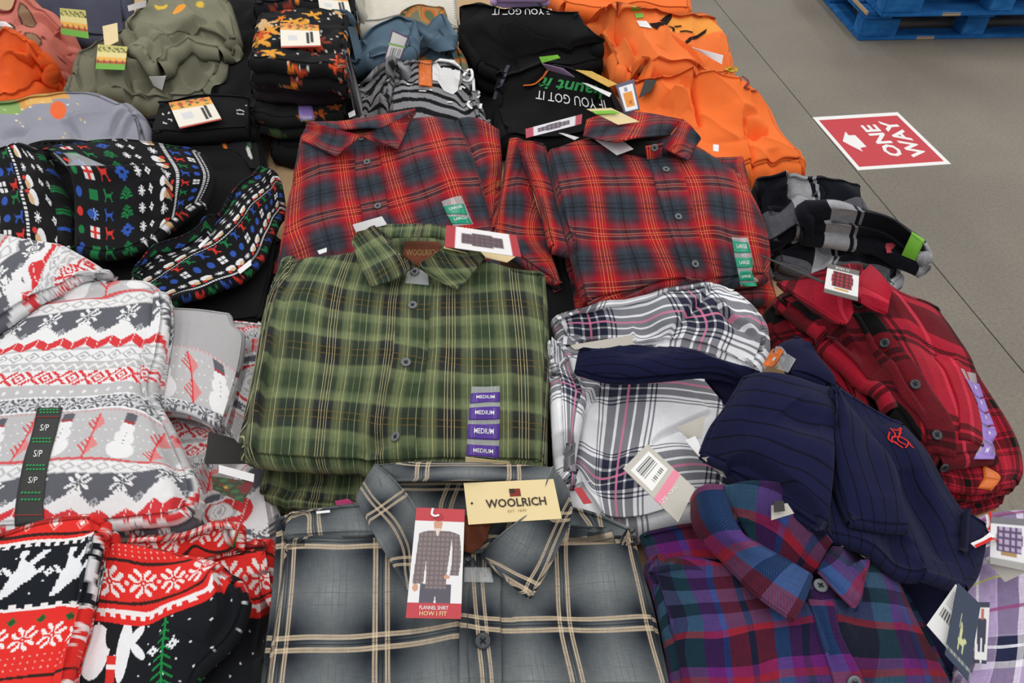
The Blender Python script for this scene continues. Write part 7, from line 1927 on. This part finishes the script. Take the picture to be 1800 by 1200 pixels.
nf_ = patch('front_panel', cn([(690, 212, 0.975), (780, 192, 0.99), (900, 215, 0.99), (1050, 262, 0.975)]), cn([(514, 520, 0.93), (640, 600, 0.945), (830, 730, 0.955), (1010, 860, 0.96)]), cn([(625, 320, 0.965), (560, 410, 0.95)]), cn([(1040, 430, 0.985), (1030, 650, 0.975)]), nu=110, nv=90, mat=M_NAVY, parent=t, th=0.018, puff=0.014, over=[nv0, nc],
            pins=ribpins((700, 230, .0, 0), (900, 260, .0, .2), (1000, 300, .005, .3), (620, 350, .042, 0), (760, 380, .046, .1), (900, 440, .05, .2), (1010, 520, .055, .3), (560, 440, .075, 0), (700, 510, .08, .1), (850, 620, .09, .2), (1000, 740, .10, .3), (530, 510, .095, 0), (850, 720, .125, .2), (1000, 850, .14, .3)), wr=[(0.10, 0.010), (0.04, 0.003)], seed=193,
            creases=[('v', cn([(880, 330), (950, 390), (1040, 420)]), 0.012, 0.02), ('s', cn([(560, 540), (700, 560), (900, 700), (1000, 800)]), 0.012, 0.03), ('v', cn([(700, 400), (850, 370), (1000, 420)]), 0.006, 0.02)])
ns2 = patch('sleeve', cn([(1030, 270, 0.985), (1070, 262, 0.985), (1120, 330, 0.98)]), cn([(1105, 815, 0.965), (1230, 830, 0.965), (1356, 838, 0.96)]), cn([(1025, 430, 0.985), (1050, 640, 0.975)]), cn([(1200, 440, 0.975), (1290, 570, 0.97), (1330, 720, 0.965)]), nu=70, nv=90, mat=M_NAVY, parent=t, th=0.016, puff=0.012, over=[nv0, nf_, nc],
            pins=ribpins((1040, 300, 0, 0), (1110, 340, .02, 0), (1050, 500, -.01, .1), (1150, 500, .025, .1), (1240, 500, .05, .1), (1080, 700, -.02, .3), (1200, 700, .02, .3), (1310, 700, .06, .3), (1110, 810, -.02, .4), (1350, 830, .065, .4)), wr=[(0.09, 0.008)], seed=194,
            creases=[('v', cn([(1180, 420), (1200, 560), (1240, 700)]), 0.006, 0.016)])
stroke_on('embroidery', [cn([(1270, 435), (1290, 460), (1275, 480), (1300, 495)]), cn([(1280, 440), (1310, 450), (1300, 480), (1330, 500)]), cn([(1275, 470), (1310, 470), (1340, 490), (1330, 512)]), cn([(1300, 440), (1312, 435), (1305, 460)]), cn([(1285, 490), (1310, 505), (1320, 512)]), cn([(1340, 488), (1352, 505), (1362, 512)]), cn([(1268, 450), (1262, 475), (1280, 492)])], 0.0016, [nv0], M_REDTH, t, lift=0.0012)
size_strip(t, [nc, nv0, nf_, sl], cn([(805, 118), (790, 150), (762, 188)]), cn([(862, 135), (850, 170), (815, 196)]), [(0.05, 0.95, M_ORFILM, 'M')])
card('clear_strip', cn([(862, 138), (895, 160), (865, 212), (820, 198)]), M_CLEAR, t, on=[nc, nf_], dz=(0.006,) * 4, label='clear end of the size strip')
# collar tape and tags at the lower right
t_z = 0.945
stroke_on('collar_tape', [[(1697, 969), (1712, 962), (1728, 950), (1738, 934), (1737, 918)]], 0.006, [nv0, lv], M_CARDW, t, lift=0.012)
stroke_on('collar_tape', [[(1699, 972), (1714, 965), (1731, 952), (1741, 934), (1739, 916)]], 0.003, [nv0, lv], M_REDTH, t, lift=0.014)
cuf = patch('collar_trim', [(1697, 885, 0.93), (1712, 900, 0.925), (1735, 915, 0.915)], [(1690, 975, 0.925), (1712, 960, 0.92), (1742, 935, 0.915)], nu=16, nv=16, mat=M_NAVYP, parent=t, th=0.012)
def polo(u, v, s, tt):
    c = canvas(u, '#2c3a52')
    for cx, cy, a, b in ((0.45, 0.56, 0.05, 0.10), (0.50, 0.66, 0.13, 0.05), (0.42, 0.73, 0.03, 0.07), (0.60, 0.73, 0.03, 0.07), (0.64, 0.62, 0.06, 0.035), (0.42, 0.46, 0.035, 0.03), (0.36, 0.42, 0.012, 0.09)):
        put(c, ((u - cx) / a) ** 2 + ((v - cy) / b) ** 2 < 1, '#c8cc94')
    put(c, (v > 0.86) & (v < 0.90) & (np.floor(u * 30) % 2 == 0), '#aab0a0')
    return c
def bars(u, v, s, tt):
    c = canvas(u, '#e4e4e4')
    put(c, (np.abs(u - 0.5) < 0.3) & (v > 0.5) & (v < 0.68) & (np.sin(u * 160) > 0), '#4a4a4c')
    put(c, (np.abs(u - 0.5) < 0.3) & (v > 0.15) & (v < 0.42) & (np.floor(v * 40) % 2 == 0), '#b4b4b6')
    return c
card('hang_tag', [(1680, 1026), (1692, 1040), (1664, 1138), (1629, 1098)], M_PRINT, t, z=(0.955, 0.955, 0.945, 0.945), nu=20, nv=40, col=bars, label='white barcode side of a folded tag')
card('hang_tag', [(1684, 1024), (1724, 1062), (1702, 1196), (1661, 1150)], M_PRINT, t, z=(0.962, 0.955, 0.945, 0.95), nu=40, nv=70, col=polo, label='dark blue tag with a pale rider emblem')
